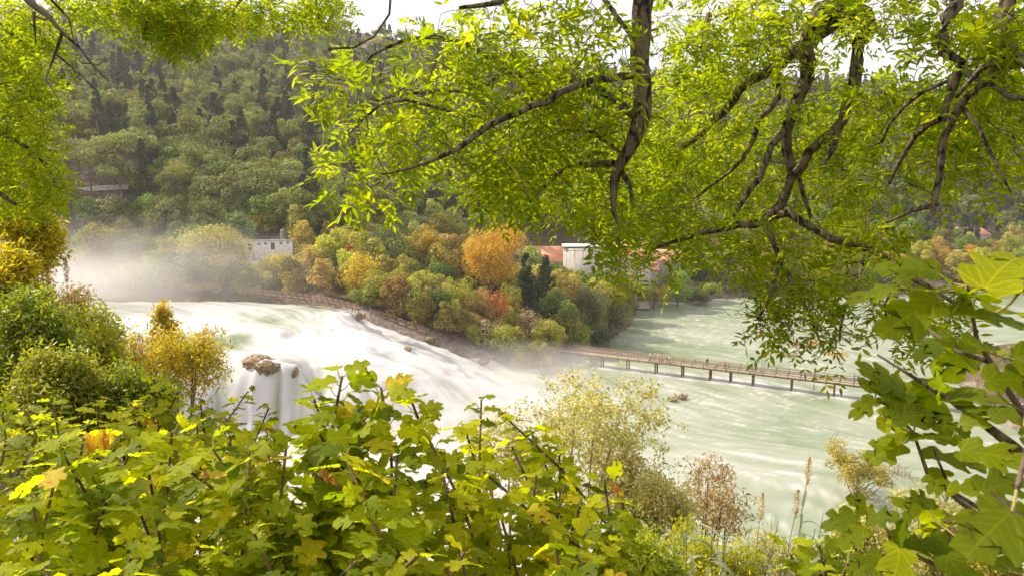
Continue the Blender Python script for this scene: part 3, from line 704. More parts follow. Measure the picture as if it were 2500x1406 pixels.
ML = [
 # name, px, top, bottom, width, dist, shape, material, label
 ('broadleaf_tree', 510, 550, 715, 190, 163, 'round', OLIVEB, 'large round olive tree turning yellow left of the ruined white house', dict(k=70, nc=150)),
 ('broadleaf_tree', 555, 600, 715, 110, 158, 'round', OLIVEB, 'pale autumn tree in front of the large round olive tree', {}),
 ('broadleaf_tree', 300, 560, 700, 170, 172, 'round', GREYG, 'grey green tree standing in the mist behind the small golden tree', dict(k=60, nc=120)),
 ('broadleaf_tree', 240, 545, 660, 90, 176, 'round', GREYG, 'light green tree top rising from the mist under the terrace', {}),
 ('broadleaf_tree', 190, 600, 720, 150, 176, 'round', OAK, 'dark misty tree beside the narrow side waterfall', {}),
 ('broadleaf_tree', 400, 600, 720, 130, 174, 'dome', OAK, 'dark green tree in the mist between golden and olive trees', {}),
 ('broadleaf_tree', 310, 643, 738, 82, 160, 'round', YELG, 'small golden tree glowing in the mist at the edge of the upper river', dict(k=22, nc=60, card=0.4)),
 ('bush', 420, 672, 738, 110, 161, 'dome', BROWNP, 'bare twiggy brown bush in the mist beside the upper river', dict(bare=30, k=18, nc=40)),
 ('bush', 500, 690, 740, 120, 160, 'dome', BROWNP, 'low brown riverside bush under the large round olive tree', dict(bare=20)),
 ('bush', 230, 690, 740, 120, 163, 'dome', BROWNP, 'low brown bush in thick mist at the upper river', dict(bare=10)),
 ('bush', 590, 680, 730, 90, 157, 'dome', OAK, 'dark bush where the wooden railing begins', {}),
 ('broadleaf_tree', 640, 640, 712, 90, 162, 'round', OLIVEB, 'low yellow brown tree before the wall of the ruined house', {}),
 ('broadleaf_tree', 690, 615, 716, 105, 164, 'round', YELG, 'yellow tree touching the right end of the ruined white house', dict(k=44)),
 ('broadleaf_tree', 755, 600, 722, 120, 165, 'round', YELG, 'yellow green tree above the wooden railing', dict(k=50)),
 ('broadleaf_tree', 720, 660, 722, 100, 158, 'round', OLIVEB, 'dull olive tree directly behind the wooden railing', {}),
 ('broadleaf_tree', 800, 640, 735, 90, 160, 'round', RED, 'thin red autumn tree left of the bright yellow tree', dict(k=22, nc=34, card=0.38, bare=40, bark=BARK_PALE)),
 ('broadleaf_tree', 850, 597, 690, 60, 166, 'round', RED, 'orange red tree top above the bright yellow tree', dict(k=16, nc=80)),
 ('broadleaf_tree', 880, 618, 742, 130, 152, 'round', YEL, 'bright yellow tree at the bend of the wooden railing', dict(k=56, nc=120)),
 ('broadleaf_tree', 905, 690, 765, 110, 147, 'round', BRGR, 'green tree below the bright yellow tree at the waterfall lip', dict(k=36)),
 ('broadleaf_tree', 940, 548, 680, 150, 168, 'round', GREYG, 'large dark grey green tree behind the bright yellow tree', dict(k=60, nc=150)),
 ('broadleaf_tree', 880, 550, 640, 110, 176, 'round', YELG, 'yellowish tree behind the large grey green tree', {}),
 ('broadleaf_tree', 1042, 548, 655, 90, 171, 'round', YEL, 'vivid yellow tree left of the big orange tree', dict(k=40)),
 ('broadleaf_tree', 1015, 640, 700, 80, 162, 'round', OAK, 'dark green tree under the vivid yellow tree', {}),
 ('broadleaf_tree', 1075, 632, 700, 85, 163, 'dome', BRGR, 'fresh green bush between vivid yellow and orange trees', {}),
 ('broadleaf_tree', 1110, 570, 660, 60, 176, 'round', OLIVEB, 'brownish tree squeezed behind the big orange tree', {}),
 ('broadleaf_tree', 1197, 545, 700, 165, 165, 'round', ORANGE, 'big round orange plane tree beside dark conifers', dict(k=120, nc=190, card=0.40, fill=0.6)),
 ('conifer_tree', 1285, 615, 740, 62, 172, 'cone', CYPR, 'dark conifer partly hidden between orange tree and power station', dict(k=60, nc=80)),
 ('conifer_tree', 1332, 622, 765, 84, 166, 'cone', CYPR, 'broad pointed dark conifer in front of the power station tower', dict(k=80, nc=90, up=0.6)),
 ('broadleaf_tree', 970, 655, 745, 62, 146, 'round', YELG, 'slim yellow green tree with a visible pale trunk by the lower railing', dict(k=20, nc=80, bark=BARK_PALE)),
 ('broadleaf_tree', 1040, 675, 790, 85, 150, 'round', BROWNP, 'brown thinning tree right of the slim pale trunked tree', dict(bare=26, k=26, nc=60)),
 ('broadleaf_tree', 1058, 730, 822, 105, 146, 'round', OLIVEB, 'tan leaved tree at the lower railing above the cascade', dict(k=44)),
 ('broadleaf_tree', 1118, 672, 800, 92, 150, 'round', YELG, 'tall pale green tree with white stem among the autumn trees', dict(k=40, bark=BARK_PALE, bare=8)),
 ('broadleaf_tree', 1175, 690, 810, 100, 151, 'round', OLIVEB, 'tan autumn tree directly below the big orange tree', dict(bare=10)),
 ('broadleaf_tree', 1222, 700, 790, 62, 148, 'round', RED, 'small pinkish red tree in the middle of the tan trees', dict(k=16, nc=60)),
 ('broadleaf_tree', 1248, 690, 800, 90, 156, 'round', YELG, 'golden topped tree below the dark conifers', {}),
 ('broadleaf_tree', 1190, 780, 880, 120, 143, 'round', BROWNP, 'dull brown tree leaning over the white cascade', dict(bare=14)),
 ('broadleaf_tree', 1150, 760, 860, 90, 145, 'round', OLIVEB, 'yellow tan tree beside the foot of the railing path', {}),
 ('broadleaf_tree', 1240, 790, 895, 130, 141, 'round', OAK, 'olive green tree over the foaming bank', dict(k=44)),
 ('broadleaf_tree', 1292, 745, 860, 100, 148, 'round', BROWNP, 'bare purple brown tree above the end of the footbridge', dict(bare=50, k=20, nc=40)),
 ('broadleaf_tree', 1340, 775, 890, 95, 146, 'round', OLIVEB, 'tan tree at the end of the footbridge', dict(bare=10)),
 ('broadleaf_tree', 1300, 835, 905, 120, 139, 'round', OLIVEB, 'low olive tree hanging over the spray beside the footbridge', {}),
 ('broadleaf_tree', 1352, 702, 770, 62, 156, 'dome', BRGR, 'rounded fresh green tree below the power station', dict(k=24, nc=140, fill=0.8)),
 ('broadleaf_tree', 1388, 722, 800, 66, 153, 'dome', BRGR, 'second rounded green tree nearer the water below the power station', dict(k=24, nc=140, fill=0.8)),
 ('broadleaf_tree', 1438, 692, 850, 110, 162, 'round', GREYG, 'large grey green willow at the tip of the wooded island', dict(k=60, nc=150)),
 ('broadleaf_tree', 1495, 715, 830, 95, 172, 'round', GREYG, 'grey green willow leaning over the lake', dict(k=44, nc=130)),
 ('broadleaf_tree', 1400, 790, 870, 90, 152, 'round', OAK, 'dark willow bush beside the end of the footbridge', dict(k=36)),
 ('broadleaf_tree', 1460, 790, 850, 90, 158, 'dome', GREYG, 'low grey willow bush at the lake edge', dict(k=30)),
 ('bush', 1640, 690, 745, 90, 240, 'dome', OAK, 'dark bush on the far lake shore below the power station', dict(card=0.55)),
 ('bush', 1682, 702, 750, 75, 236, 'dome', BEIGE, 'pale beige round bush on the far lake shore', dict(card=0.55, fill=0.8)),
 ('bush', 1590, 700, 745, 80, 240, 'dome', GREYG, 'grey green bush on the far lake shore', dict(card=0.55)),
 ('bush', 1740, 690, 735, 90, 243, 'dome', OAK, 'deep green bush between two pale far shore bushes', dict(card=0.55)),
 ('broadleaf_tree', 1795, 640, 725, 66, 245, 'round', OLIVEB, 'light willow standing on the far lake shore', dict(card=0.5)),
 ('broadleaf_tree', 1745, 615, 705, 90, 262, 'round', GREYG, 'dark green tree with shade beneath on the far shore', dict(card=0.6)),
 ('broadleaf_tree', 1860, 640, 722, 100, 255, 'round', OAK, 'green tree on the far shore right of the light willow', dict(card=0.6)),
 ('broadleaf_tree', 1950, 640, 722, 110, 262, 'dome', YELG, 'yellow green tree on the far shore behind hanging ash twigs', dict(card=0.6)),
 ('bush', 1960, 690, 738, 150, 250, 'dome', BEIGE, 'dry reddish reed bush at the far lake edge', dict(card=0.6)),
 ('broadleaf_tree', 2060, 630, 722, 110, 265, 'round', YEL, 'yellow autumn tree on the far shore behind ash leaves', dict(card=0.6)),
 ('broadleaf_tree', 2160, 605, 722, 90, 270, 'round', ORANGE, 'small orange tree on the far shore behind the thick ash limb', dict(card=0.6)),
 ('broadleaf_tree', 2235, 585, 690, 60, 285, 'round', YELG, 'yellow green tree left of the dark conifers on the far shore', dict(card=0.6)),
 ('broadleaf_tree', 2305, 600, 722, 56, 268, 'round', YEL, 'rounded yellow tree below the orange roofed house', dict(card=0.5, k=40)),
 ('broadleaf_tree', 2390, 598, 722, 66, 268, 'round', ORANGE, 'golden orange tree below the orange roofed house', dict(card=0.5, k=40)),
 ('broadleaf_tree', 2350, 625, 722, 60, 262, 'round', OLIVEB, 'brownish tree between yellow and golden trees by the far lake edge', dict(card=0.5)),
 ('broadleaf_tree', 2455, 610, 722, 66, 268, 'round', ORANGE, 'pale orange tree right of the golden tree', dict(card=0.5)),
 ('broadleaf_tree', 2445, 585, 660, 60, 300, 'round', YELG, 'yellowish tree just right of the orange roofed house', dict(card=0.5)),
 ('conifer_tree', 2275, 535, 640, 70, 300, 'cone', CYPR, 'tall dark conifer left of the orange roofed house', dict(card=0.55, k=60)),
 ('conifer_tree', 2235, 545, 640, 50, 310, 'cone', CYPR, 'second dark conifer farther left of the orange roofed house', dict(card=0.55, k=50)),
 ('conifer_tree', 2215, 530, 620, 60, 318, 'cone', GREYG, 'bluish conifer half behind the dark conifers by the house', dict(card=0.55, k=50)),
 ('bush', 2400, 705, 745, 200, 250, 'dome', BEIGE, 'dry beige shrub along the far lake edge behind fig leaves', dict(card=0.6)),
 ('pine_tree', 205, 340, 425, 190, 199, 'umbrella', PINE, 'great dark umbrella pine over the stone terrace wall', dict(k=60, nc=150, card=0.42, flat=0.6, tr=0.38)),
 ('pine_tree', 110, 350, 430, 130, 200, 'umbrella', PINE, 'dark pine left of the great umbrella pine on the terrace', dict(k=44, nc=140, card=0.42, flat=0.6, tr=0.35)),
 ('pine_tree', 290, 335, 430, 140, 212, 'umbrella', PINE, 'pine with two bare stems right of the terrace', dict(k=44, nc=140, card=0.42, flat=0.6, tr=0.3)),
 ('pine_tree', 375, 310, 440, 170, 214, 'umbrella', PINE, 'wide light green pine above the right end of the terrace', dict(k=60, nc=140, card=0.42, flat=0.6, tr=0.3)),
 ('pine_tree', 500, 330, 450, 190, 216, 'umbrella', PINE, 'broad arching pine right of the terrace pines', dict(k=60, nc=140, card=0.42, flat=0.6, tr=0.3)),
 ('pine_tree', 450, 390, 500, 170, 198, 'round', PINE, 'bushy bright pine below the broad arching pine', dict(k=60, nc=140, card=0.4)),
 ('broadleaf_tree', 350, 415, 500, 90, 196, 'round', YELG, 'pale yellow green tree at the right end of the terrace wall', {}),
 ('pine_tree', 420, 470, 590, 150, 186, 'round', PINE, 'bright green pine above the misty grey green trees', dict(k=60, nc=150, card=0.4)),
 ('pine_tree', 500, 480, 590, 110, 184, 'round', PINE, 'fresh green pine above the large round olive tree', dict(k=50, nc=150, card=0.4)),
 ('pine_tree', 690, 470, 590, 120, 194, 'round', PINE, 'dense green pine above the ruined white house', dict(k=50, nc=150, card=0.4)),
 ('broadleaf_tree', 600, 500, 600, 130, 190, 'round', OAK, 'dark olive tree left above the ruined white house', dict(k=50)),
 ('broadleaf_tree', 650, 520, 600, 100, 186, 'round', YELG, 'yellow flecked tree close above the ruined white house', {}),
 ('broadleaf_tree', 770, 490, 610, 120, 192, 'round', GREYG, 'pale green tree right of the stone chimney', dict(k=50)),
 ('broadleaf_tree', 740, 550, 625, 110, 184, 'round', OAK, 'dark green tree behind the stone chimney', {}),
 ('broadleaf_tree', 840, 520, 610, 110, 196, 'round', YELG, 'yellow edged tree above the red autumn tree', {}),
 ('pine_tree', 740, 410, 500, 110, 225, 'umbrella', PINE, 'flat topped pine in the band of bright green trees', dict(k=44, nc=130)),
 ('pine_tree', 860, 430, 520, 100, 222, 'round', PINE, 'pale pine left of the ash leaves over the middle slope', dict(k=44, nc=130)),
 ('pine_tree', 1040, 460, 550, 90, 228, 'round', PINE, 'loose pine beside the white globe lamp', dict(k=40, nc=120)),
 ('pine_tree', 960, 480, 560, 80, 224, 'round', PINE, 'dark pine left of the white globe lamp', dict(k=40, nc=120)),
 ('cypress_tree', 1108, 478, 548, 22, 226, 'spindle', CYPR, 'single dark cypress beside the metal lamp pole', dict(k=40, nc=60)),
 ('broadleaf_tree', 600, 415, 500, 130, 222, 'round', YELG, 'yellow green oak right of the broad arching pine', {}),
 ('broadleaf_tree', 660, 440, 520, 100, 210, 'round', OAK, 'green oak in front of the flat topped pine', {}),
 ('broadleaf_tree', 930, 525, 590, 100, 200, 'round', OLIVEB, 'brown green tree behind the large grey green tree', {}),
 ('broadleaf_tree', 1000, 545, 610, 90, 196, 'round', OLIVEB, 'tawny tree behind the vivid yellow tree', {}),
 ('broadleaf_tree', 1120, 545, 620, 110, 204, 'round', OAK, 'dark olive tree behind the big orange tree', {}),
 ('pine_tree', 1195, 515, 590, 50, 225, 'umbrella', PINE, 'small umbrella pine above the big orange tree', dict(k=24, nc=100)),
 ('broadleaf_tree', 1150, 640, 720, 90, 178, 'round', OAK, 'shaded green tree under the big orange tree', {}),
 ('bush', 130, 480, 560, 90, 186, 'round', GREYG, 'dim bush in thin mist below the terrace', {}),
 ('bush', 225, 478, 545, 80, 184, 'round', OAK, 'dark green bush with yellow tips below the terrace wall', {}),
 ('bush', 330, 480, 560, 100, 186, 'dome', OAK, 'dark bush on the earth slope right of the terrace', {}),
 ('bush', 100, 560, 640, 130, 178, 'round', GREYG, 'misty bush above the narrow side waterfall', {}),
 ('bush', 1010, 800, 830, 60, 147, 'dome', OLIVEB, 'small tan bush at the end of the lower railing', {}),
 ('bush', 1500, 705, 760, 80, 196, 'dome', GREYG, 'grey willow bush left below the power station at the shore', dict(card=0.5, k=40)),
 ('bush', 1550, 690, 745, 80, 206, 'dome', OAK, 'olive bush hiding the foot of the power station', dict(card=0.5, k=40)),
 ('broadleaf_tree', 1470, 660, 740, 90, 207, 'round', GREYG, 'grey green tree before the power station wall', dict(card=0.5, k=50)),
 ('bush', 1600, 695, 745, 70, 214, 'dome', YELG, 'yellowish bush at the shore below the stone annex', dict(card=0.5, k=36)),
 ('broadleaf_tree', 1660, 650, 735, 70, 222, 'round', OAK, 'green tree in front of the taller stone house', dict(card=0.5, k=44)),
 ('broadleaf_tree', 1430, 680, 760, 80, 205, 'round', OAK, 'dark green tree at the left corner of the power station', dict(card=0.5, k=44)),
 ('bush', 1710, 700, 740, 60, 226, 'dome', GREYG, 'small grey bush near the pale beige round bush', dict(card=0.5)),
 # trees and scrub on the right bank
 ('lake_tree', 2130, 1082, 1205, 170, 78, 'round', OLIVEB, 'small yellow green tree standing in the water near the right bank', dict(k=48, nc=130, card=0.24, fill=0.3, bare=20, clr=0.95, bark=BARK)),
 ('bush', 2225, 1130, 1230, 120, 84, 'round', BROWNP, 'thin brownish bush behind the tree standing in the water', dict(k=26, nc=60, card=0.22, bare=30)),
]
for i, (nm, px, top, bot, w, d, shp, mat, lab, kw) in enumerate(ML):
    tree_at(nm, px, top, bot, w, d, shp, mat, lab, 'bush' if nm == 'bush' else 'tree', seed=i * 13, **kw)
# bare beige scrub on the right bank
r = np.random.RandomState(3)
BW = ['tallest', 'forked', 'leaning', 'low spreading', 'densely twigged', 'thin', 'broad', 'small']
for i in range(26):
    px = 2250 + 330 * r.rand(); d = 80 + 60 * r.rand(); x = (px - CX) / F_PX * d
    if sdf_poly(shore, np.array([x]), np.array([d]))[0] < 0.3: continue
    h = 3.5 + 4 * r.rand(); mb = MB(); tb = MB(); z0 = gz(x, d)
    for s in range(9):
        a = r.rand() * 6.28; t = np.array([math.cos(a) * h * 0.35 * r.rand(), math.sin(a) * h * 0.35 * r.rand(), h * (0.7 + 0.3 * r.rand())])
        P = limb([0, 0, -0.3], t, r, 0.06, 6); tb.tube(P, np.linspace(0.07, 0.02, 6), 4)
        for q in range(9):
            c = P[2 + r.randint(4)]; dd = rand_dirs(r, 1)[0]; dd[2] = abs(dd[2]) * 0.8 + 0.3
            tb.tube(limb(c, c + nrm(dd) * h * (0.15 + 0.2 * r.rand()), r, 0.1, 4), np.linspace(0.028, 0.01, 4), 3)
    cen = np.array([[r.normal() * h * 0.25, r.normal() * h * 0.25, h * (0.4 + 0.55 * r.rand())] for _ in range(22)])
    clumps(r, mb, cen, h * 0.12, 26, 0.2)
    o = empty('bush', (x, d, z0)); tb.build('stem', TWIG_BEIGE, o); mb.build('crown', BEIGE if i % 3 else OLIVEB, o)
    tag(o, '%s bare beige shrub %s on the right bank' % (BW[i % 8], ['near the water tree', 'behind the fig branches', 'by the bridge end', 'at the picture edge'][i // 8 % 4]), 'bush', 'dry shrubs on the right bank')

# trees of the bank that close the gaps between the ones above
r = np.random.RandomState(77)
MT = [gen_tree(700 + i, 'round', 6.2, 8, 0.8, 44, 90, 0.40, m_, nl=12, bare=3) for i, m_ in enumerate((OAK, GREYG, YELG, OLIVEB, OAK, PINE))]
MN = ['olive green', 'grey green', 'yellow green', 'tawny', 'dark green', 'pine green']
pts = [(px_, d_) for px_ in np.arange(-60, 1560, 36) for d_ in (139, 143, 148, 153, 158, 166, 175, 184, 193, 203, 213)] + [(px_, d_) for px_ in np.arange(1560, 2560, 40) for d_ in (250, 260, 272, 286, 300)]
taken = []
cnt = 0
for px_, d_ in pts:
    px2 = px_ + r.normal() * 14; d2 = d_ + r.normal() * 3; x_ = (px2 - CX) / F_PX * d2
    sd_ = sdf_poly(shore, np.array([x_]), np.array([d2]))[0]
    if sd_ < (1.2 if px2 > 980 else 4.5): continue
    if 1115 < px2 < 1380 and 149 < d2 < 172: continue
    if 820 < px2 < 950 and 146 < d2 < 158: continue
    z_ = gz(x_, d2)
    if d2 > 180 and px2 < 1500:
        if px_of(x_, d2, z_)[1] < 470: continue
    if any(abs(px2 - a) < b_ and abs(d2 - c_) < e_ for a, b_, c_, e_ in ((650, 70, 172, 14), (1440, 150, 214, 14), (1600, 90, 224, 12), (2390, 60, 330, 30), (230, 120, 196, 12))): continue
    
    pool = [0, 1, 4, 5, 5] if d2 > 182 and px2 < 1500 else [2, 3, 3, 2, 0, 3] if 600 < px2 < 1330 else [0, 1, 4, 1] if px2 < 600 else [0, 2, 3, 4]
    q = pool[r.randint(len(pool))]; hh = (7.5 + 5 * r.rand()) * (0.7 if 1100 < px2 < 1400 and d2 < 150 else 1) * (0.8 if d2 < 162 else 1.15)
    rowt = 'at the water edge' if sd_ < 8 else 'inside the bank wood' if d2 < 185 else 'behind the bank wood'
    colt = ['in the mist at far left', 'behind the misty river', 'around the ruined house', 'behind the wooden railing', 'above the cascade', 'near the footbridge end', 'by the power station', 'on the far lake shore', 'on the shore behind ash leaves', 'on the shore under the house'][min(9, max(0, int((px2 + 60) / 262)))]
    put_tree('bank_tree', MT[q], x_, d2, z_ - 0.2, hh / 8, r.rand() * 6.28, '%s %s tree %s %s' % (['small', 'rounded', 'tall'][min(2, max(0, int((hh - 5) / 7.5 * 2.99)))], MN[q], rowt, colt), 'tree', 'trees of the river bank'); cnt += 1
print('BANK', cnt)

for i, (x_, y_) in enumerate([(-58, 92), (-64, 96), (-72, 100), (-80, 100), (-60, 84), (-66, 88), (-56, 76), (-62, 78), (-70, 82), (-56, 68), (-63, 70), (-90, 98), (-100, 100), (-76, 92), (-58, 62), (-68, 62), (-86, 88)]):
    put_tree('bank_tree', MT[(i * 5 + 2) % 6], x_ - 1.5, y_, gz(x_ - 1.5, y_) - 0.2, 0.7 + 0.5 * r.rand(), r.rand() * 6.28, '%s %s tree on the near bank left of the falls' % (['small', 'tall'][i % 2], MN[(i * 5 + 2) % 6]), 'tree', 'trees left of the falls')
# ------------------------------------------------------------------ built things
WOOD = plain('weathered_wood', (0.33, 0.235, 0.165), 0.85, nscale=3, namp=0.3)
WOODD = plain('dark_wood', (0.17, 0.12, 0.085), 0.9, nscale=3, namp=0.3)
WOODR = plain('rail_wood', (0.26, 0.17, 0.11), 0.85, nscale=3, namp=0.3)
DECK = plain('deck_planks', (0.40, 0.30, 0.22), 0.85, nscale=4, namp=0.25)
PLASTER = plain('pale_plaster', (0.50, 0.45, 0.385), 0.9, nscale=0.7, namp=0.1)
PLASTW = plain('worn_white_plaster', (0.62, 0.58, 0.54), 0.9, nscale=1.2, namp=0.18)
STONE = plain('rough_stone', (0.34, 0.29, 0.24), 0.95, nscale=2.5, namp=0.35, bump=0.8)
ROOF = plain('orange_roof_tiles', (0.64, 0.30, 0.165), 0.85, nscale=2.2, namp=0.2)
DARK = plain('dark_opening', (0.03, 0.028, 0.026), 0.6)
GLASSD = plain('window_pane', (0.05, 0.055, 0.06), 0.15, spec=0.6)
METAL = plain('grey_metal', (0.38, 0.4, 0.42), 0.5, metal=0.6)
WHITE = plain('white_paint', (0.75, 0.74, 0.7), 0.6)
GREENP = plain('green_shutter', (0.08, 0.16, 0.12), 0.6)
def kid(mbx, name, mats, par, smooth=False, label=None):
    q = mbx.build(name, mats, par, smooth=smooth); q.matrix_parent_inverse = Matrix.Translation(par.location).inverted()
    if label: q['label'] = label
    return q
# footbridge
ZD = 2.6
P0 = np.array([*A_br[:2], ZD]) - np.array([*bd, 0]) * 1.5; LEN = np.linalg.norm((B_br - A_br)[:2]) + 24; bd3 = np.array([*bd, 0.0]); bn3 = np.array([*bnrm, 0.0]); W2 = 1.0
o = empty('footbridge', tuple(P0)); tag(o, 'long wooden footbridge on posts crossing the green lake', 'bridge')
mb = MB()
nP = int(LEN / 0.2)
for i in range(nP):
    c = P0 + bd3 * (i * 0.2 + 0.1); mb.box(c + np.array([0, 0, 0.003 * (i % 3)]), (0.185, 2 * W2 + 0.1, 0.05), rz=math.atan2(bd[1], bd[0]))
kid(mb, 'deck', DECK, o)
for s in (-1, 1):
    kid(MB().beam(P0 + bn3 * s * 0.75 - [0, 0, 0.18], P0 + bd3 * LEN + bn3 * s * 0.75 - [0, 0, 0.18], 0.16, 0.26), 'beam', WOODD, o)
    for hz in (0.42, 0.76, 1.1):
        kid(MB().beam(P0 + bn3 * s * 1.02 + [0, 0, hz], P0 + bd3 * LEN + bn3 * s * 1.02 + [0, 0, hz], 0.09 if hz < 1 else 0.13, 0.09), 'rail', WOODR, o)
sp = 2.15
for i in range(int(LEN / sp) + 1):
    for s in (-1, 1):
        c = P0 + bd3 * (i * sp + 0.3) + bn3 * s * 1.10
        kid(MB().beam(c - [0, 0, 0.32], c + [0, 0, 1.12], 0.12, 0.12), 'rail_post', WOODR, o)
for q in pier_xy:
    for s in (-0.7, 0.7):
        b0 = np.array([q[0], q[1], -1.6]) + bn3 * s; m_ = MB().tube([b0, b0 + [0, 0, 1.5], [b0[0], b0[1], ZD - 0.3]], [0.17, 0.16, 0.15], 10); kid(m_, 'pier', WOODD, o, True)
    c = np.array([q[0], q[1], ZD - 0.42]); kid(MB().beam(c - bn3 * 1.1, c + bn3 * 1.1, 0.2, 0.22), 'crossbeam', WOODD, o)

# railing along the river path
def fence(pts, label, h=1.05):
    P = [np.array(p) for p in pts]; o = empty('wooden_railing', tuple(P[0])); tag(o, label, 'railing')
    Q, _ = smooth3(P, 2.0)
    for hz in (0.35, 0.7, h):
        m_ = MB()
        for a, b_ in zip(Q[:-1], Q[1:]): m_.beam(a + [0, 0, hz], b_ + [0, 0, hz], 0.07, 0.12)
        kid(m_, 'rail', WOODR, o)
    for p in Q: kid(MB().beam(p - [0, 0, 0.5], p + [0, 0, h + 0.05], 0.15, 0.15), 'post', WOODR, o)
    m_ = MB()
    for a, b_ in zip(Q[:-1], Q[1:]):
        d = nrm(b_ - a); m_.beam(a + [0.0, 0.75, 0.02], b_ + [0.0, 0.75, 0.0], 1.1, 0.08)
    kid(m_, 'path_boards', WOODD, o)
def smooth3(P, step):
    P = np.array(P); t = np.concatenate([[0], np.cumsum(np.linalg.norm(np.diff(P, axis=0), axis=1))]); n = max(2, int(round(t[-1] / step)) + 1); u = np.linspace(0, t[-1], n)
    return np.stack([np.interp(u, t, P[:, i]) for i in range(3)], 1), u
def ondry(px, py, z):
    p = H(px, py, z); return p
fence([ondry(598, 716, 13.7), ondry(660, 722, 13.7), ondry(720, 727, 13.7), ondry(780, 735, 13.7), ondry(830, 745, 13.6), ondry(875, 757, 13.3)], 'upper wooden railing along the river path below the yellow trees')
fence([ondry(905, 768, 12.8), ondry(940, 777, 11.7), ondry(975, 790, 10.6), ondry(1010, 803, 9.7), ondry(1045, 815, 8.8)], 'lower wooden railing stepping down beside the cascade')
# stone bank under the railing
def rocks(name, pts, label, cat, mat, seed, size):
    r = np.random.RandomState(seed)
    return
def boulder(name, c, s, label, mat, seed, rz=0.0, group=None, sub=4, rough=0.22, cat='rock'):
    import bmesh
    bm = bmesh.new(); bmesh.ops.create_icosphere(bm, subdivisions=sub, radius=1.0); r = np.random.RandomState(seed)
    co = np.array([v.co[:] for v in bm.verts]); off = r.rand(3) * 50
    n1_ = fbm(co[:, 0] * 1.3 + off[0] + co[:, 2] * 0.7, co[:, 1] * 1.3 + off[1] - co[:, 2] * 0.9, seed, 3); n2_ = fbm(co[:, 0] * 5 + off[0] + co[:, 2] * 3, co[:, 1] * 5 + off[1] + co[:, 2] * 4, seed + 5, 3)
    q = 1 + (n1_ - 0.5) * 1.1 + (n2_ - 0.5) * rough * 2
    co = co * q[:, None]; co = np.sign(co) * np.abs(co) ** 0.85
    for v, p in zip(bm.verts, co): v.co = (p[0] * s[0], p[1] * s[1], p[2] * s[2])
    me = bpy.data.meshes.new(name); bm.to_mesh(me); bm.free(); me.materials.append(mat); me.polygons.foreach_set('use_smooth', [True] * len(me.polygons))
    o = mobj(name, me, loc=tuple(c)); o.rotation_euler = (0, 0, rz); tag(o, label, cat, group); return o
def rock_mat(name, c1, c2, c3):
    m, n, l, out = new_mat(name); b = n.new('ShaderNodeBsdfPrincipled'); b.inputs['Roughness'].default_value = 0.8
    tc = n.new('ShaderNodeTexCoord'); nz = n.new('ShaderNodeTexNoise'); nz.inputs['Scale'].default_value = 1.6; nz.inputs['Detail'].default_value = 9; nz.inputs['Roughness'].default_value = 0.65
    l.new(tc.outputs['Object'], nz.inputs['Vector']); r_ = ramp(n, [(0.36, c1), (0.5, c2), (0.66, c3)]); l.new(nz.outputs['Fac'], r_.inputs['Fac']); l.new(r_.outputs['Color'], b.inputs['Base Color'])
    bp = n.new('ShaderNodeBump'); bp.inputs['Strength'].default_value = 0.9; bp.inputs['Distance'].default_value = 0.25; l.new(nz.outputs['Fac'], bp.inputs['Height']); l.new(bp.outputs['Normal'], b.inputs['Normal'])
    l.new(b.outputs['BSDF'], out.inputs['Surface']); return m
TUFA = rock_mat('tufa_brown', (0.12, 0.07, 0.035), (0.30, 0.19, 0.10), (0.48, 0.35, 0.22))
MOSS = rock_mat('mossy_rock', (0.06, 0.045, 0.02), (0.17, 0.13, 0.05), (0.3, 0.25, 0.1))
c = H(625, 893, 9.8); boulder('river_rock', c + [0, 1.0, 0.1], (2.3, 1.5, 1.25), 'pale brown slab of rock standing in the white water', TUFA, 3, 0.3)
c = H(660, 898, 9.6); boulder('river_rock', c + [-0.2, -0.7, 0.15], (1.55, 1.1, 1.05), 'rugged darker brown rock in front of the pale slab', MOSS, 8, -0.2, rough=0.5)
c = H(722, 912, 8.9); boulder('river_rock', c + [-0.1, 0.2, -0.3], (0.55, 0.9, 1.3), 'narrow mossy rock on the lip right of the rock slab', MOSS, 11, 0.3)
c = H(995, 852, 7.3); boulder('river_rock', c, (0.9, 0.7, 0.45), 'small brown rock washed over in the right cascade', TUFA, 13)
r = np.random.RandomState(19)
for i, (px, py, z) in enumerate([(880, 772, 11.8), (1050, 832, 6.7), (1180, 884, 2.5)]):
    boulder('bank_rock', H(px, py, z) + [0, 0.8, 0], (0.8 + 0.7 * r.rand(), 0.7 + 0.5 * r.rand(), 0.5 + 0.5 * r.rand()), '%s brown rock at the water edge %s' % (['wet', 'mossy', 'low', 'rounded', 'jagged'][i % 5], ['at the lip below the railing', 'under the railing bend', 'beside the cascade', 'along the lower cascade', 'above the footbridge'][min(4, i // 3)]), [TUFA, MOSS][i % 2], 40 + i, r.rand() * 3, 'rocks along the cascade bank', sub=3)
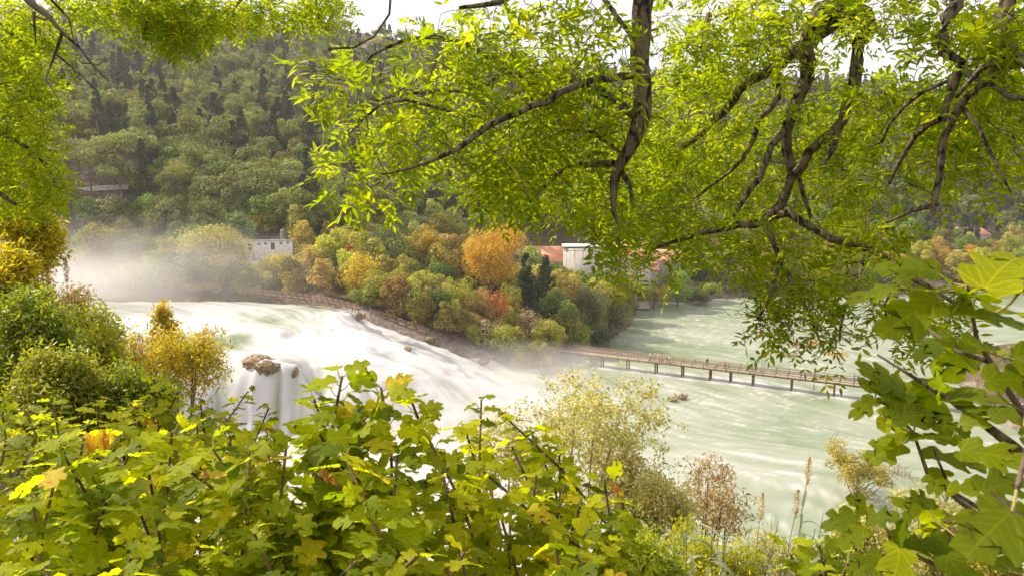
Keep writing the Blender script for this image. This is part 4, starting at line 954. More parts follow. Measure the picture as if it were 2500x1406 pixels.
# drowned bushes in the lake
for i, (px, py, w_, mat_, lab) in enumerate([(1942, 842, 46, RED, 'reddish drowned bush, largest patch left of the hanging twigs'), (1993, 836, 34, ORANGE, 'orange tinted drowned bush behind the hanging twigs'), (1915, 868, 60, BROWNP, 'brown drowned bush nearest the footbridge'), (2040, 866, 54, ORANGE, 'orange brown drowned bush right of the brown one'), (1975, 847, 20, RED, 'tiny red drowned bush between the others'),
                                            (1580, 968, 30, BEIGE, 'dry reed tuft in the rapids below the footbridge'), (1665, 973, 26, BEIGE, 'yellow reed tuft in the rapids below the footbridge'), (1640, 978, 20, BEIGE, 'low brown reed tuft beside the yellow one')]):
    p = H(px, py, 0); w = w_ / F_PX * p[1]; r = np.random.RandomState(80 + i); m_ = MB(); cen = np.stack([r.normal(size=16) * w * 0.28, r.normal(size=16) * w * 0.3, 0.1 + r.rand(16) * 0.5], 1)
    clumps(r, m_, cen, w * 0.12, 40, 0.3, 0.8, T_NEEDLE); t_ = MB()
    for k_ in range(14): e = cen[k_] * 1.1; t_.tube([[e[0] * 0.6, e[1] * 0.6, -0.5], e + [0, 0, 0.35]], [0.02, 0.008], 3)
    o = empty('drowned_bush', tuple(p)); m_.build('leaves', mat_, o); t_.build('stem', TWIG_BEIGE, o); tag(o, lab, 'bush')

# houses ------------------------------------------------------------
def local(o_, rz):
    c, s = math.cos(rz), math.sin(rz); R = np.array([[c, -s, 0], [s, c, 0], [0, 0, 1]]); return lambda p: np.array(o_) + R @ np.array(p, float)
def gable(mbx, F, x0, x1, y0, y1, z, h, ov=0.3, m=0, th=0.18):
    """roof with its ridge along x"""
    ym = (y0 + y1) / 2
    for s, ye in ((1, y0 - ov), (-1, y1 + ov)):
        zz = z - ov * h / (ym - y0); a = [F((x0 - ov, ye, zz)), F((x1 + ov, ye, zz)), F((x1 + ov, ym, z + h)), F((x0 - ov, ym, z + h))]
        b_ = [p + np.array([0, 0, th]) for p in a]; V = a + b_; mbx.add(V, [[0, 3, 2, 1], [4, 5, 6, 7], [0, 1, 5, 4], [1, 2, 6, 5], [2, 3, 7, 6], [3, 0, 4, 7]], m)
def gable_walls(mbx, F, x0, x1, y0, y1, z0, z, h, m=0):
    ym = (y0 + y1) / 2; V = [F(p) for p in ((x0, y0, z0), (x1, y0, z0), (x1, y1, z0), (x0, y1, z0), (x0, y0, z), (x1, y0, z), (x1, y1, z), (x0, y1, z), (x0, ym, z + h - .05), (x1, ym, z + h - .05))]
    mbx.add(V, [[0, 1, 5, 4], [1, 2, 6, 5], [2, 3, 7, 6], [3, 0, 4, 7]], m); mbx.add([V[4], V[7], V[8], V[5], V[6], V[9]], [[0, 2, 1], [3, 4, 5]], m)
def opening(par, F, x, z, w, h, y, arch=False, frame=PLASTW, pane=GLASSD, rz=0.0, name='window'):
    f = MB(); t = 0.12
    f.box(F((x, y - 0.03, z + h / 2 + t / 2)), (w + 2 * t, 0.1, t), rz); f.box(F((x, y - 0.03, z - h / 2 - t / 2)), (w + 2 * t, 0.16, t), rz)
    for s in (-1, 1): f.box(F((x + s * (w / 2 + t / 2), y - 0.03, z)), (t, 0.1, h), rz)
    q = kid(f, name, frame, par); p = MB().box(F((x, y - 0.004, z)), (w, 0.02, h), rz).build('pane', pane, q); p.matrix_parent_inverse = Matrix.Translation(par.location).inverted(); return q
# power station
D = 214; bx_ = (1375 - CX) / F_PX * D; o = empty('power_station', (bx_, D, 2.5)); tag(o, 'large pale power station with a tower and orange roofs behind the dark conifers', 'building')
F = local((bx_, D, 0), rad(-4)); rz_ = rad(-4)
ztop = G(1400, 607, D)[2]; zw = G(1330, 640, D)[2]
m_ = MB(); m_.box(F((7.5, 4.5, (ztop + 1) / 2)), (15, 9, ztop - 1), rz_); kid(m_, 'tower', PLASTER, o)
kid(MB().box(F((7.5, 4.5, ztop + 0.6)), (15.8, 9.8, 0.5), rz_), 'cornice', WHITE, o)
g_ = MB()
for i in range(6): g_.box(F((0.9 + i * 2.64, -0.06, (ztop + 1) / 2)), (0.35, 0.14, ztop - 1.4), rz_)
for zz in (3.5, 7.2, 11.0, ztop - 0.6): g_.box(F((7.5, -0.04, zz)), (15, 0.09, 0.3), rz_)
kid(g_, 'pilasters', PLASTW, o)
m_ = MB(); gable_walls(m_, F, -12, -0.02, 2, 12, 0.5, zw, 4.2); kid(m_, 'wall', PLASTER, o, label='lower left wing of the power station')
m_ = MB(); gable(m_, F, -12, -0.3, 2, 12, zw, 4.2); kid(m_, 'roof', ROOF, o)
zr = G(1500, 632, D)[2]; m_ = MB(); gable_walls(m_, F, 15.02, 27, 1.5, 12, 0.5, zr, 4.6); kid(m_, 'wall', PLASTER, o, label='right wing with arched windows')
m_ = MB(); gable(m_, F, 15.3, 27, 1.5, 12, zr + 0.02, 4.6); kid(m_, 'roof', ROOF, o)
kid(MB().box(F((21, 1.15, zr - 0.15)), (12.4, 0.5, 0.35), rz_), 'gutter', WHITE, o)
for x in (17.5, 20.5, 23.5, 26): opening(o, F, x, 9.0, 1.0, 2.4, 1.5, rz=rz_)
for x in (17.5, 20.5, 23.5, 26): opening(o, F, x, 4.6, 1.0, 2.2, 1.5, rz=rz_)
for i, x in enumerate((-10.5, -8, -5.5, -3)): opening(o, F, x, 8.0, 0.9, 1.8, 2.0, rz=rz_)
for s in (0, 1): kid(MB().tube([F((-1.2 - s * 0.5, 1.7, 1)), F((-1.2 - s * 0.5, 1.7, zw - 0.5))], 0.14, 6), 'drainpipe', METAL, o)
m_ = MB()
for zz in np.arange(2, zw - 0.5, 1.6): m_.box(F((-1.5, 1.6, zz)), (1.5, 0.3, 0.12), rz_)
kid(m_, 'ladder_landings', METAL, o)
def house(px, d, wpx, ztop_px, base_px, hroof, depth, name, label, wall, rot=-0.1, wins=((0.25, .5), (0.75, .5)), chim=False, name_cat='building'):
    x = (px - CX) / F_PX * d; zt = G(px, ztop_px, d)[2]; z0 = min(gz(x, d), G(px, base_px, d)[2]) - 0.5; w = wpx / F_PX * d; ze = zt - hroof
    o = empty(name, (x, d, z0)); tag(o, label, name_cat); F = local((x, d, 0), rot)
    m_ = MB(); gable_walls(m_, F, -w / 2, w / 2, 0, depth, z0, ze, hroof - 0.2); kid(m_, 'wall', wall, o)
    m_ = MB(); gable(m_, F, -w / 2, w / 2, 0, depth, ze, hroof - 0.2); kid(m_, 'roof', ROOF, o)
    for fx_0, fz in wins: opening(o, F, (fx_0 - 0.5) * w, z0 + (ze - z0) * fz, 0.9, 1.3, 0, rz=rot, frame=PLASTW)
    if chim: kid(MB().box(F((w * 0.15, depth * 0.55, zt + 0.3)), (0.7, 0.7, 1.6), rot), 'chimney', STONE, o)
    return o
house(1562, 222, 92, 634, 730, 3.2, 10, 'stone_house', 'low stone annex with an orange roof right of the power station', STONE, wins=((.2, .7), (.5, .7), (.8, .7)))
house(1625, 232, 82, 612, 725, 3.4, 11, 'stone_house', 'taller stone house with an orange gable roof right of the low annex', STONE, rot=-0.25, wins=((.3, .75), (.7, .75), (.3, .5), (.7, .5)))
house(1735, 262, 90, 622, 700, 2.8, 9, 'stone_house', 'long low house with an orange roof behind the light willow', STONE, wins=((.2, .5), (.5, .5), (.8, .5)))
house(1850, 268, 70, 610, 700, 2.6, 9, 'stone_house', 'small orange roofed house half hidden by ash leaves', PLASTER)
house(2388, 330, 84, 556, 592, 3.4, 11, 'hill_house', 'single house with a bright orange roof at the foot of the right hill', PLASTER, rot=0.35, wins=((.2, .6), (.5, .6), (.8, .6)), chim=True)
house(205, 208, 70, 402, 455, 2.8, 8, 'terrace_house', 'yellowish house glimpsed between pine trunks above the stone wall', plain('yellow_plaster', (0.55, 0.42, 0.24), 0.9, nscale=1, namp=0.12), wins=((.2, .5), (.5, .5), (.8, .5)))
# ruined white house with the stone chimney stack
D = 171; x = (655 - CX) / F_PX * D; z0 = gz(x, D) - 1; o = empty('ruined_house', (x, D, z0)); tag(o, 'roofless ruined white house with small openings above the yellow trees', 'building')
F = local((x, D, 0), rad(12)); rz_ = rad(12); zt = G(655, 588, D)[2]; w = 11.4
wl_ = MB()
ops_ = [(-4.3, -1.6, 0.9, 1.5), (-2.2, -0.9, 0.7, 0.28), (-0.7, -0.8, 0.7, 0.28), (1.0, -1.4, 0.9, 1.6), (3.0, -0.7, 0.7, 0.3), (4.6, -0.6, 0.6, 0.3)]
xs_ = sorted([-w / 2, w / 2] + [a - c_ / 2 for a, b_, c_, d_ in ops_] + [a + c_ / 2 for a, b_, c_, d_ in ops_])
for a, b_ in zip(xs_[:-1], xs_[1:]):
    m0 = (a + b_) / 2; hit = [q for q in ops_ if abs(q[0] - m0) < q[2] / 2]
    if hit:
        q = hit[0]; t_, l_ = zt + q[1] + q[3] / 2, zt + q[1] - q[3] / 2
        wl_.box(F((m0, 0, (zt + t_) / 2)), (b_ - a, 0.4, zt - t_), rz_); wl_.box(F((m0, 0, (l_ + z0) / 2)), (b_ - a, 0.4, l_ - z0), rz_)
    else: wl_.box(F((m0, 0, (zt + z0) / 2)), (b_ - a, 0.4, zt - z0), rz_)
wl_.box(F((-w / 2 + 0.2, 2.7, (zt + z0) / 2 - 0.3)), (0.4, 5, zt - z0 - 0.6), rz_); wl_.box(F((w / 2 - 0.2, 2.7, (zt + z0) / 2)), (0.4, 5, zt - z0), rz_); wl_.box(F((0, 5.4, (zt + z0) / 2 - 1.2)), (w, 0.4, zt - z0 - 2.4), rz_)
kid(wl_, 'wall', PLASTW, o); kid(MB().box(F((0, -0.02, zt + 0.12)), (w + 0.3, 0.6, 0.22), rz_), 'coping', PLASTW, o)
for q in ops_: kid(MB().box(F((q[0], 0.25, zt + q[1])), (q[2] + 0.02, 0.06, q[3] + 0.02), rz_), 'opening', DARK, o)
kid(MB().box(F((-4.0, -3.0, z0 + 1.6)), (4.2, 3.0, 3.4), rz_), 'annex', PLASTW, o, label='lower annex almost hidden by trees')
D2 = 178; cpt = G(692, 585, D2); m_ = MB(); r = np.random.RandomState(4); zb0 = gz(cpt[0], D2) - 0.5; zc = G(692, 561, D2)[2]
for k_, zz in enumerate(np.arange(zb0, zc, 0.35)): m_.box((cpt[0] + r.normal() * 0.04, D2, zz + 0.17), (1.5 - 0.5 * (zz - zb0) / (zc - zb0) + r.normal() * 0.08, 1.3 + r.normal() * 0.06, 0.35 + 0.004), 0.1 * r.normal())
tag(m_.build('chimney_stack', STONE), 'rough stone chimney stack rising behind the ruined white house', 'chimney')
# terrace wall
m_ = MB(); Q, _ = smooth3([G(150, 462, 195), G(200, 460, 194), G(240, 455, 194), G(310, 452, 194.5)], 0.55)
for j, p in enumerate(Q):
    for k_ in range(4): m_.box((p[0], p[1], p[2] - 1.1 + k_ * 0.34 + r.normal() * 0.02), (0.6 + r.normal() * 0.05, 0.5 + r.normal() * 0.04, 0.36), 0.06 * r.normal())
tag(m_.build('stone_wall', plain('pale_dry_stone', (0.5, 0.46, 0.4), 0.95, nscale=2, namp=0.3)), 'pale dry stone terrace wall under the dark umbrella pines', 'wall')
# lamps and guard rail on the road
for px, top, bot, d, kind, lab in ((1000, 508, 545, 221, 'globe', 'street lamp with a white globe among the middle slope trees'), (1152, 505, 545, 227, 'pole', 'plain grey lamp pole beside the road left of the ash leaves')):
    p = G(px, bot, d); zt = G(px, top, d)[2]; z0 = gz(p[0], d) - 0.2; o = empty('street_lamp', (p[0], d, z0)); kid(MB().tube([[p[0], d, z0], [p[0], d, zt - 0.3]], [0.09, 0.06], 8), 'pole', METAL, o, True)
    import bmesh
    bm = bmesh.new()
    if kind == 'globe': bmesh.ops.create_uvsphere(bm, u_segments=16, v_segments=10, radius=0.34)
    else:
        bmesh.ops.create_cube(bm, size=1.0); bmesh.ops.scale(bm, vec=(1.2, 0.35, 0.15), verts=bm.verts); bmesh.ops.bevel(bm, geom=bm.edges[:], offset=0.04)
    me = bpy.data.meshes.new('lamp_head'); bm.to_mesh(me); bm.free(); me.materials.append(WHITE if kind == 'globe' else METAL); mobj('lamp_head', me, o, (0.4 if kind != 'globe' else 0, 0, zt - z0)); tag(o, lab, 'street lamp')
m_ = MB(); Q, _ = smooth3([G(1112, 541, 227), G(1150, 540, 228), G(1200, 538, 230), G(1280, 522, 236)], 2.0); o = empty('guard_rail', tuple(Q[0]))
for a, b_ in zip(Q[:-1], Q[1:]): m_.beam(a + [0, 0, 0.5], b_ + [0, 0, 0.5], 0.06, 0.3)
kid(m_, 'rail', METAL, o)
for p in Q: kid(MB().beam(p - [0, 0, 1.0], p + [0, 0, 0.5], 0.1, 0.1), 'post', METAL, o)
tag(o, 'grey guard rail of the road on the middle slope', 'railing')
# narrow side waterfall at the far left
m_ = MB(); r = np.random.RandomState(6)
top_ = G(152, 648, 168); bot_ = G(146, 728, 162)
for k_ in range(9):
    dx = r.normal() * 0.9; a = top_ + [dx * 0.6, 0, 0]; b_ = bot_ + [dx * 1.5, 0, 0]; mid_ = (a + b_) / 2 + [r.normal() * 0.3, -0.8, 0.6]
    m_.tube([a, mid_, b_], [0.16, 0.24, 0.45], 6)
me_ = m_.build('side_waterfall', plain('falling_water', (0.62, 0.61, 0.6), 0.7), smooth=True); tag(me_, kind='structure')

# spray in the air over the falls
def mist(name, c, s, dens, noise_scale=0.12, col=(0.97, 0.93, 0.89), lo=0.35, hi=0.7):
    m, n, l, out = new_mat(name); pv = n.new('ShaderNodeVolumePrincipled'); pv.inputs['Color'].default_value = (*col, 1); pv.inputs['Anisotropy'].default_value = 0.2
    tc = n.new('ShaderNodeTexCoord'); mp = n.new('ShaderNodeMapping'); mp.inputs['Scale'].default_value = (1 / (s[0] / 2), 1 / (s[1] / 2), 1 / (s[2] / 2)); gt = n.new('ShaderNodeTexGradient'); gt.gradient_type = 'SPHERICAL'
    l.new(tc.outputs['Object'], mp.inputs['Vector']); l.new(mp.outputs['Vector'], gt.inputs['Vector'])
    nz = n.new('ShaderNodeTexNoise'); nz.inputs['Scale'].default_value = noise_scale; nz.inputs['Detail'].default_value = 3; l.new(tc.outputs['Object'], nz.inputs['Vector'])
    mr = n.new('ShaderNodeMapRange'); mr.inputs['From Min'].default_value = lo; mr.inputs['From Max'].default_value = hi; mr.inputs['To Min'].default_value = 0.25; l.new(nz.outputs['Fac'], mr.inputs['Value'])
    a = n.new('ShaderNodeMath'); a.operation = 'MULTIPLY'; l.new(gt.outputs['Fac'], a.inputs[0]); l.new(mr.outputs['Result'], a.inputs[1])
    b_ = n.new('ShaderNodeMath'); b_.operation = 'MULTIPLY'; b_.inputs[1].default_value = dens; l.new(a.outputs[0], b_.inputs[0]); l.new(b_.outputs[0], pv.inputs['Density']); l.new(pv.outputs['Volume'], out.inputs['Volume'])
    o = MB().box((0, 0, 0), s).build(name, m, loc=tuple(c)); tag(o, kind='stuff'); return o
mist('mist', G(260, 680, 150) , (110, 30, 30), 0.06)
mist('mist', G(130, 705, 140), (60, 30, 18), 0.12)
mist('mist', G(1240, 905, 131), (60, 22, 13), 0.11)
mist('mist', G(950, 985, 106), (60, 24, 14), 0.09)
# ------------------------------------------------------------------ people on the footbridge
def cloth(name, c): return plain(name, c, 0.85)
SKIN = plain('skin', (0.55, 0.33, 0.23), 0.6)
def person(s_along, side, face, height, shirt, trousers, hair, label, pose='stand', pack=None, hat=None):
    """skin-modifier figure; local +Y is the way it faces, feet at z = 0, drawn 1.75 m tall and scaled"""
    V, E, R = [], [], []
    def v(p, r_): V.append(p); R.append(r_); return len(V) - 1
    def e(a, b_): E.append((a, b_))
    lean = 0.22 if pose == 'lean' else 0.03
    pel = v((0, 0, 0.95), 0.13); wst = v((0, lean * 0.3, 1.10), 0.115); che = v((0, lean * 0.8, 1.32), 0.14); nk = v((0, lean * 1.0, 1.47), 0.055); hd0 = v((0, lean * 1.1 + 0.01, 1.57), 0.085); hd = v((0, lean * 1.15 + 0.01, 1.68), 0.088)
    e(pel, wst); e(wst, che); e(che, nk); e(nk, hd0); e(hd0, hd)
    nose = v((0, lean * 1.1 + 0.105, 1.60), 0.014); e(hd0, nose)
    for s in (-1, 1):
        st = {'walk': 0.28 * s, 'stand': 0.0, 'lean': 0.05 * s}.get(pose, 0)
        hip = v((0.09 * s, 0, 0.9), 0.095); kn = v((0.10 * s, st * 0.55 + 0.03, 0.50), 0.062); an = v((0.10 * s, st - (0.05 if st < 0 else 0), 0.08), 0.042); ft = v((0.11 * s, st + 0.15, 0.035), 0.032)
        e(pel, hip); e(hip, kn); e(kn, an); e(an, ft)
        sh = v((0.19 * s, lean * 0.9, 1.41), 0.06)
        if pose == 'rail' or pose == 'lean': el = v((0.25 * s, lean + 0.10, 1.16), 0.042); wr = v((0.20 * s, lean + 0.33, 1.12), 0.028); hand = v((0.19 * s, lean + 0.39, 1.12), 0.03)
        elif pose == 'walk': el = v((0.25 * s, -0.14 * s + lean, 1.15), 0.042); wr = v((0.24 * s, -0.10 * s + 0.10, 0.92), 0.028); hand = v((0.24 * s, -0.10 * s + 0.14, 0.87), 0.03)
        else: el = v((0.26 * s, 0.0, 1.14), 0.042); wr = v((0.25 * s, 0.08, 0.90), 0.028); hand = v((0.25 * s, 0.10, 0.84), 0.03)
        e(che, sh); e(sh, el); e(el, wr); e(wr, hand)
        w_, h_ = np.array(V[wr]), np.array(V[hand]); dr = nrm(h_ - w_); sd_ = nrm(np.cross(dr, [0, 0.3, 1.0])) if abs(dr[2]) < .9 else np.array([0, 1.0, 0])
        for k_ in range(5):
            if k_ < 4: off = (k_ - 1.5) * 0.019; L_ = (0.062, 0.075, 0.07, 0.055)[k_]; b0 = h_ + dr * 0.03 + sd_ * off; a1 = v(tuple(b0), 0.010); a2 = v(tuple(b0 + dr * L_ * 0.55), 0.0085); a3 = v(tuple(b0 + dr * L_ - np.array([0, 0, 0.015])), 0.0075); e(hand, a1); e(a1, a2); e(a2, a3)
            else: b0 = w_ + dr * 0.03 + sd_ * 0.032; a1 = v(tuple(b0), 0.011); a2 = v(tuple(b0 + dr * 0.035 + sd_ * 0.018), 0.009); e(hand, a1); e(a1, a2)
    me = bpy.data.meshes.new('body'); me.from_pydata(V, E, []); ob = bpy.data.objects.new('body', me); link(ob)
    sk = ob.modifiers.new('s', 'SKIN'); sk.use_smooth_shade = True; sv = me.skin_vertices[0].data
    for i, r_ in enumerate(R): sv[i].radius = (r_, r_ * (0.72 if r_ > 0.1 else 1)); 
    sv[0].use_root = True
    sb = ob.modifiers.new('u', 'SUBSURF'); sb.levels = 1; sb.render_levels = 1
    dg = bpy.context.evaluated_depsgraph_get(); m2 = bpy.data.meshes.new_from_object(ob.evaluated_get(dg)); bpy.data.objects.remove(ob)
    m2.materials.clear()
    for m_ in (SKIN, shirt, trousers, DARK): m2.materials.append(m_)
    for p in m2.polygons:
        c = p.center; hh = abs(c.x) > 0.14 and pose != 'stand' and c.y > 0.26 and c.z > 0.8
        if c.z > 1.46 and abs(c.x) < 0.12: p.material_index = 0
        elif abs(c.x) > 0.17 and c.z < 0.9: p.material_index = 0
        elif hh: p.material_index = 0
        elif c.z > 0.98 or (abs(c.x) > 0.19 and c.z > 0.85): p.material_index = 1
        elif c.z > 0.075: p.material_index = 2
        else: p.material_index = 3
    m2.name = 'body'
    base = P0 + bd3 * s_along + bn3 * side; o = empty('person', (base[0], base[1], ZD + 0.03), face, height / 1.75)
    mobj('body', m2, o)
    hb = MB(); r = np.random.RandomState(int(s_along * 10)); import bmesh
    bm = bmesh.new(); bmesh.ops.create_uvsphere(bm, u_segments=14, v_segments=10, radius=1.0)
    for vv in bm.verts: vv.co = Vector((vv.co.x * 0.098, vv.co.y * 0.105, vv.co.z * 0.09 - (0.02 if vv.co.y < -0.3 else 0)))
    bmesh.ops.delete(bm, geom=[vv for vv in bm.verts if vv.co.z < -0.035 and vv.co.y > -0.02], context='VERTS')
    hm = bpy.data.meshes.new('hair'); bm.to_mesh(hm); bm.free(); hm.materials.append(hair); mobj('hair', hm, o, (0, lean * 1.15 - 0.012, 1.685))
    eb = MB()
    for s in (-1, 1): eb.box((0.033 * s, lean * 1.1 + 0.093, 1.635), (0.018, 0.012, 0.01))
    eb.build('eyes', DARK, o)
    if pack is not None:
        bm = bmesh.new(); bmesh.ops.create_cube(bm, size=1); bmesh.ops.scale(bm, vec=(0.28, 0.16, 0.40), verts=bm.verts); bmesh.ops.bevel(bm, geom=bm.edges[:], offset=0.05, segments=2)
        pm = bpy.data.meshes.new('backpack'); bm.to_mesh(pm); bm.free(); pm.materials.append(pack); mobj('backpack', pm, o, (0, lean * 0.6 - 0.17, 1.28))
    if hat is not None:
        bm = bmesh.new(); bmesh.ops.create_cone(bm, segments=14, radius1=0.11, radius2=0.08, depth=0.09, cap_ends=True); bmesh.ops.create_cube(bm, size=0.1, matrix=Matrix.Translation((0, 0.12, -0.035)) @ Matrix.Diagonal((1.5, 1, 0.15, 1)))
        pm = bpy.data.meshes.new('cap'); bm.to_mesh(pm); bm.free(); pm.materials.append(hat); mobj('cap', pm, o, (0, lean * 1.15, 1.765))
    tag(o, label, 'person'); return o
def s_of(px):
    r = ray(px, 900)[:2]; M2 = np.array([[r[0], -bd[0]], [r[1], -bd[1]]]); return np.linalg.solve(M2, P0[:2] - CAM[:2])[1]
BL = cloth('black_cloth', (0.03, 0.03, 0.035)); WH = cloth('white_cloth', (0.7, 0.68, 0.65)); NV = cloth('navy_cloth', (0.04, 0.06, 0.14)); RD = cloth('red_cloth', (0.65, 0.10, 0.06)); PK = cloth('pink_cloth', (0.75, 0.18, 0.3)); GR = cloth('grey_cloth', (0.25, 0.25, 0.27)); BLU = cloth('blue_cloth', (0.15, 0.32, 0.6)); JN = cloth('jeans', (0.09, 0.13, 0.22)); GN = cloth('green_cloth', (0.35, 0.55, 0.2)); PU = cloth('purple_cloth', (0.12, 0.06, 0.22)); LB = cloth('pale_lilac_cloth', (0.6, 0.5, 0.58)); TN = cloth('tan_cloth', (0.5, 0.38, 0.28)); YC = cloth('cream_cloth', (0.65, 0.58, 0.42))
HB = plain('brown_hair', (0.06, 0.035, 0.02), 0.6); HBk = plain('black_hair', (0.015, 0.012, 0.012), 0.6); HBl = plain('fair_hair', (0.4, 0.3, 0.16), 0.6); HG = plain('grey_hair', (0.45, 0.43, 0.42), 0.7)
aw = math.atan2(bd[1], bd[0]) - math.pi / 2     # facing along the bridge to the right
PP = [(1589, -0.5, aw + 2.4, 1.78, WH, BL, HB, 'person in white top and black trousers, leftmost walker on the footbridge', 'walk', None, None), (1596, 0.5, aw + 3.0, 1.72, LB, JN, HB, 'person in pale lilac top beside the far railing, second from the left', 'stand', None, None), (1604, 0.35, aw + 0.4, 1.68, YC, TN, HBl, 'person in cream shirt leaning to the far railing', 'rail', None, None),
      (1614, -0.35, aw, 1.75, TN, GR, HB, 'person in tan top walking just left of the pink bag', 'walk', PK, None), (1619, -0.6, aw + 0.3, 1.5, PK, JN, HBl, 'small person in a bright pink top', 'walk', None, None), (1628, 0.1, aw + 3.1, 1.74, TN, BL, HBk, 'person in tan jacket and black trousers in the middle of the group', 'stand', None, None),
      (1636, -0.5, aw + 2.8, 1.66, WH, RD, HBk, 'person in white top and red shorts at the right of the group', 'walk', None, None), (1727, 0.0, aw, 1.78, NV, JN, HB, 'lone person in navy with a dark backpack', 'walk', BL, None), (1751, 0.0, aw + 3.1, 1.66, LB, GR, HBl, 'person in pale lilac near the lone person in navy', 'walk', None, None),
      (1770, -0.1, aw + 3.1, 1.72, RD, BL, HB, 'person in a red jacket on the footbridge', 'walk', None, None), (1825, -0.4, aw, 1.78, GN, JN, HB, 'person in light green top with grey backpack and blue cap', 'walk', GR, NV), (1843, 0.1, aw, 1.6, BLU, NV, HB, 'person in a blue top behind the blue capped walker', 'walk', None, None),
      (1858, 0.2, aw, 1.76, GR, JN, HBk, 'person in dark grey bending forward on the footbridge', 'lean', None, None), (2087, 0.55, aw + 2.6, 1.72, GR, BL, HB, 'person in grey patterned jacket standing at the railing far right', 'rail', None, None), (2096, 0.5, aw + 2.9, 1.70, PU, WH, HG, 'grey haired person in purple beside the grey jacket', 'stand', None, None)]
for px, side, face, hh, sh_, tr_, ha_, lab, pose, pk_, ht_ in PP: person(s_of(px), side, face, hh, sh_, tr_, ha_, lab, pose, pk_, ht_)
# ------------------------------------------------------------------ foreground: ash trees, figs, slope growth
ASHL = LM('foliage_ash', [(0, (0.08, 0.125, 0.003)), (0.5, (0.165, 0.22, 0.004)), (0.88, (0.28, 0.305, 0.006)), (0.965, (0.4, 0.36, 0.02)), (1, (0.25, 0.14, 0.04))], trans=0.62, tboost=2.6, vary=0.0, rough=0.5, spec=0.2)
ASHY = LM('foliage_ash_gold', [(0, (0.20, 0.21, 0.01)), (0.5, (0.42, 0.38, 0.015)), (0.85, (0.62, 0.50, 0.02)), (1, (0.6, 0.27, 0.05))], trans=0.52, tboost=1.6, vary=0.0, rough=0.45, spec=0.35)
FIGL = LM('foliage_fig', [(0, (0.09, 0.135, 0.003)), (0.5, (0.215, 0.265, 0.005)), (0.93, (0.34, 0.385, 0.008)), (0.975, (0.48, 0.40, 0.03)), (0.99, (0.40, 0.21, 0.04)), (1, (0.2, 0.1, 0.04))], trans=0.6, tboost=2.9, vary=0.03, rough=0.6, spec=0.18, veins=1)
NEARY = LM('foliage_small_yellow', [(0, (0.26, 0.27, 0.03)), (0.5, (0.54, 0.46, 0.04)), (0.9, (0.75, 0.56, 0.05)), (1, (0.5, 0.26, 0.06))], trans=0.45, tboost=1.35, vary=0.03, rough=0.45, spec=0.4)
NEARG = LM('foliage_small_green', [(0, (0.11, 0.15, 0.015)), (0.6, (0.27, 0.31, 0.025)), (0.9, (0.45, 0.43, 0.04)), (1, (0.45, 0.32, 0.06))], trans=0.45, tboost=2.0, vary=0.1, rough=0.35, spec=0.5)
LIME = LM('foliage_small_lime', [(0, (0.16, 0.20, 0.015)), (0.6, (0.36, 0.40, 0.025)), (0.9, (0.52, 0.50, 0.04)), (1, (0.6, 0.45, 0.06))], trans=0.5, tboost=1.9, vary=0.06, rough=0.4, spec=0.4)
NEARP = LM('foliage_pale_bush', [(0, (0.34, 0.36, 0.12)), (0.6, (0.60, 0.57, 0.24)), (0.85, (0.72, 0.60, 0.32)), (0.93, (0.4, 0.22, 0.12)), (1, (0.18, 0.09, 0.05))], trans=0.45, tboost=1.2, vary=0.05, rough=0.5)
NEARR = LM('foliage_russet', [(0, (0.28, 0.29, 0.09)), (0.45, (0.45, 0.36, 0.15)), (1, (0.62, 0.34, 0.17))], trans=0.35, tboost=1.2, vary=0.05)
REEDL = LM('foliage_reed', [(0, (0.13, 0.17, 0.08)), (0.7, (0.26, 0.30, 0.16)), (1, (0.45, 0.42, 0.25))], trans=0.35, tboost=1.2, vary=0.1, rough=0.4, spec=0.5)
IVY = LM('foliage_ivy', [(0, (0.06, 0.10, 0.015)), (0.6, (0.18, 0.23, 0.03)), (0.9, (0.40, 0.40, 0.04)), (1, (0.5, 0.4, 0.06))], trans=0.35, tboost=1.4, vary=0.0, rough=0.3, spec=0.5)
PLUME = LM('reed_plume', [(0, (0.5, 0.36, 0.24)), (1, (0.8, 0.63, 0.46))], trans=0.4, tboost=1.0, vary=0.05)
FIGBARK = bark_mat('fig_bark', (0.05, 0.035, 0.025), (0.16, 0.115, 0.075), 14)
PETIOLE = plain('petiole', (0.32, 0.26, 0.07), 0.6)
def smooth_path(P, R, step=0.12):
    P = np.asarray(P, float); R = np.asarray(R, float); seg = np.linalg.norm(np.diff(P, axis=0), axis=1); t = np.concatenate([[0], np.cumsum(seg)])
    n = max(3, int(t[-1] / step)); u = np.linspace(0, t[-1], n)
    M = np.gradient(P, t, axis=0)
    i = np.clip(np.searchsorted(t, u, side='right') - 1, 0, len(P) - 2); h = (t[i + 1] - t[i]); s = ((u - t[i]) / h)[:, None]; h = h[:, None]
    Q = (2 * s**3 - 3 * s**2 + 1) * P[i] + (s**3 - 2 * s**2 + s) * h * M[i] + (-2 * s**3 + 3 * s**2) * P[i + 1] + (s**3 - s**2) * h * M[i + 1]
    return Q, np.interp(u, t, R)
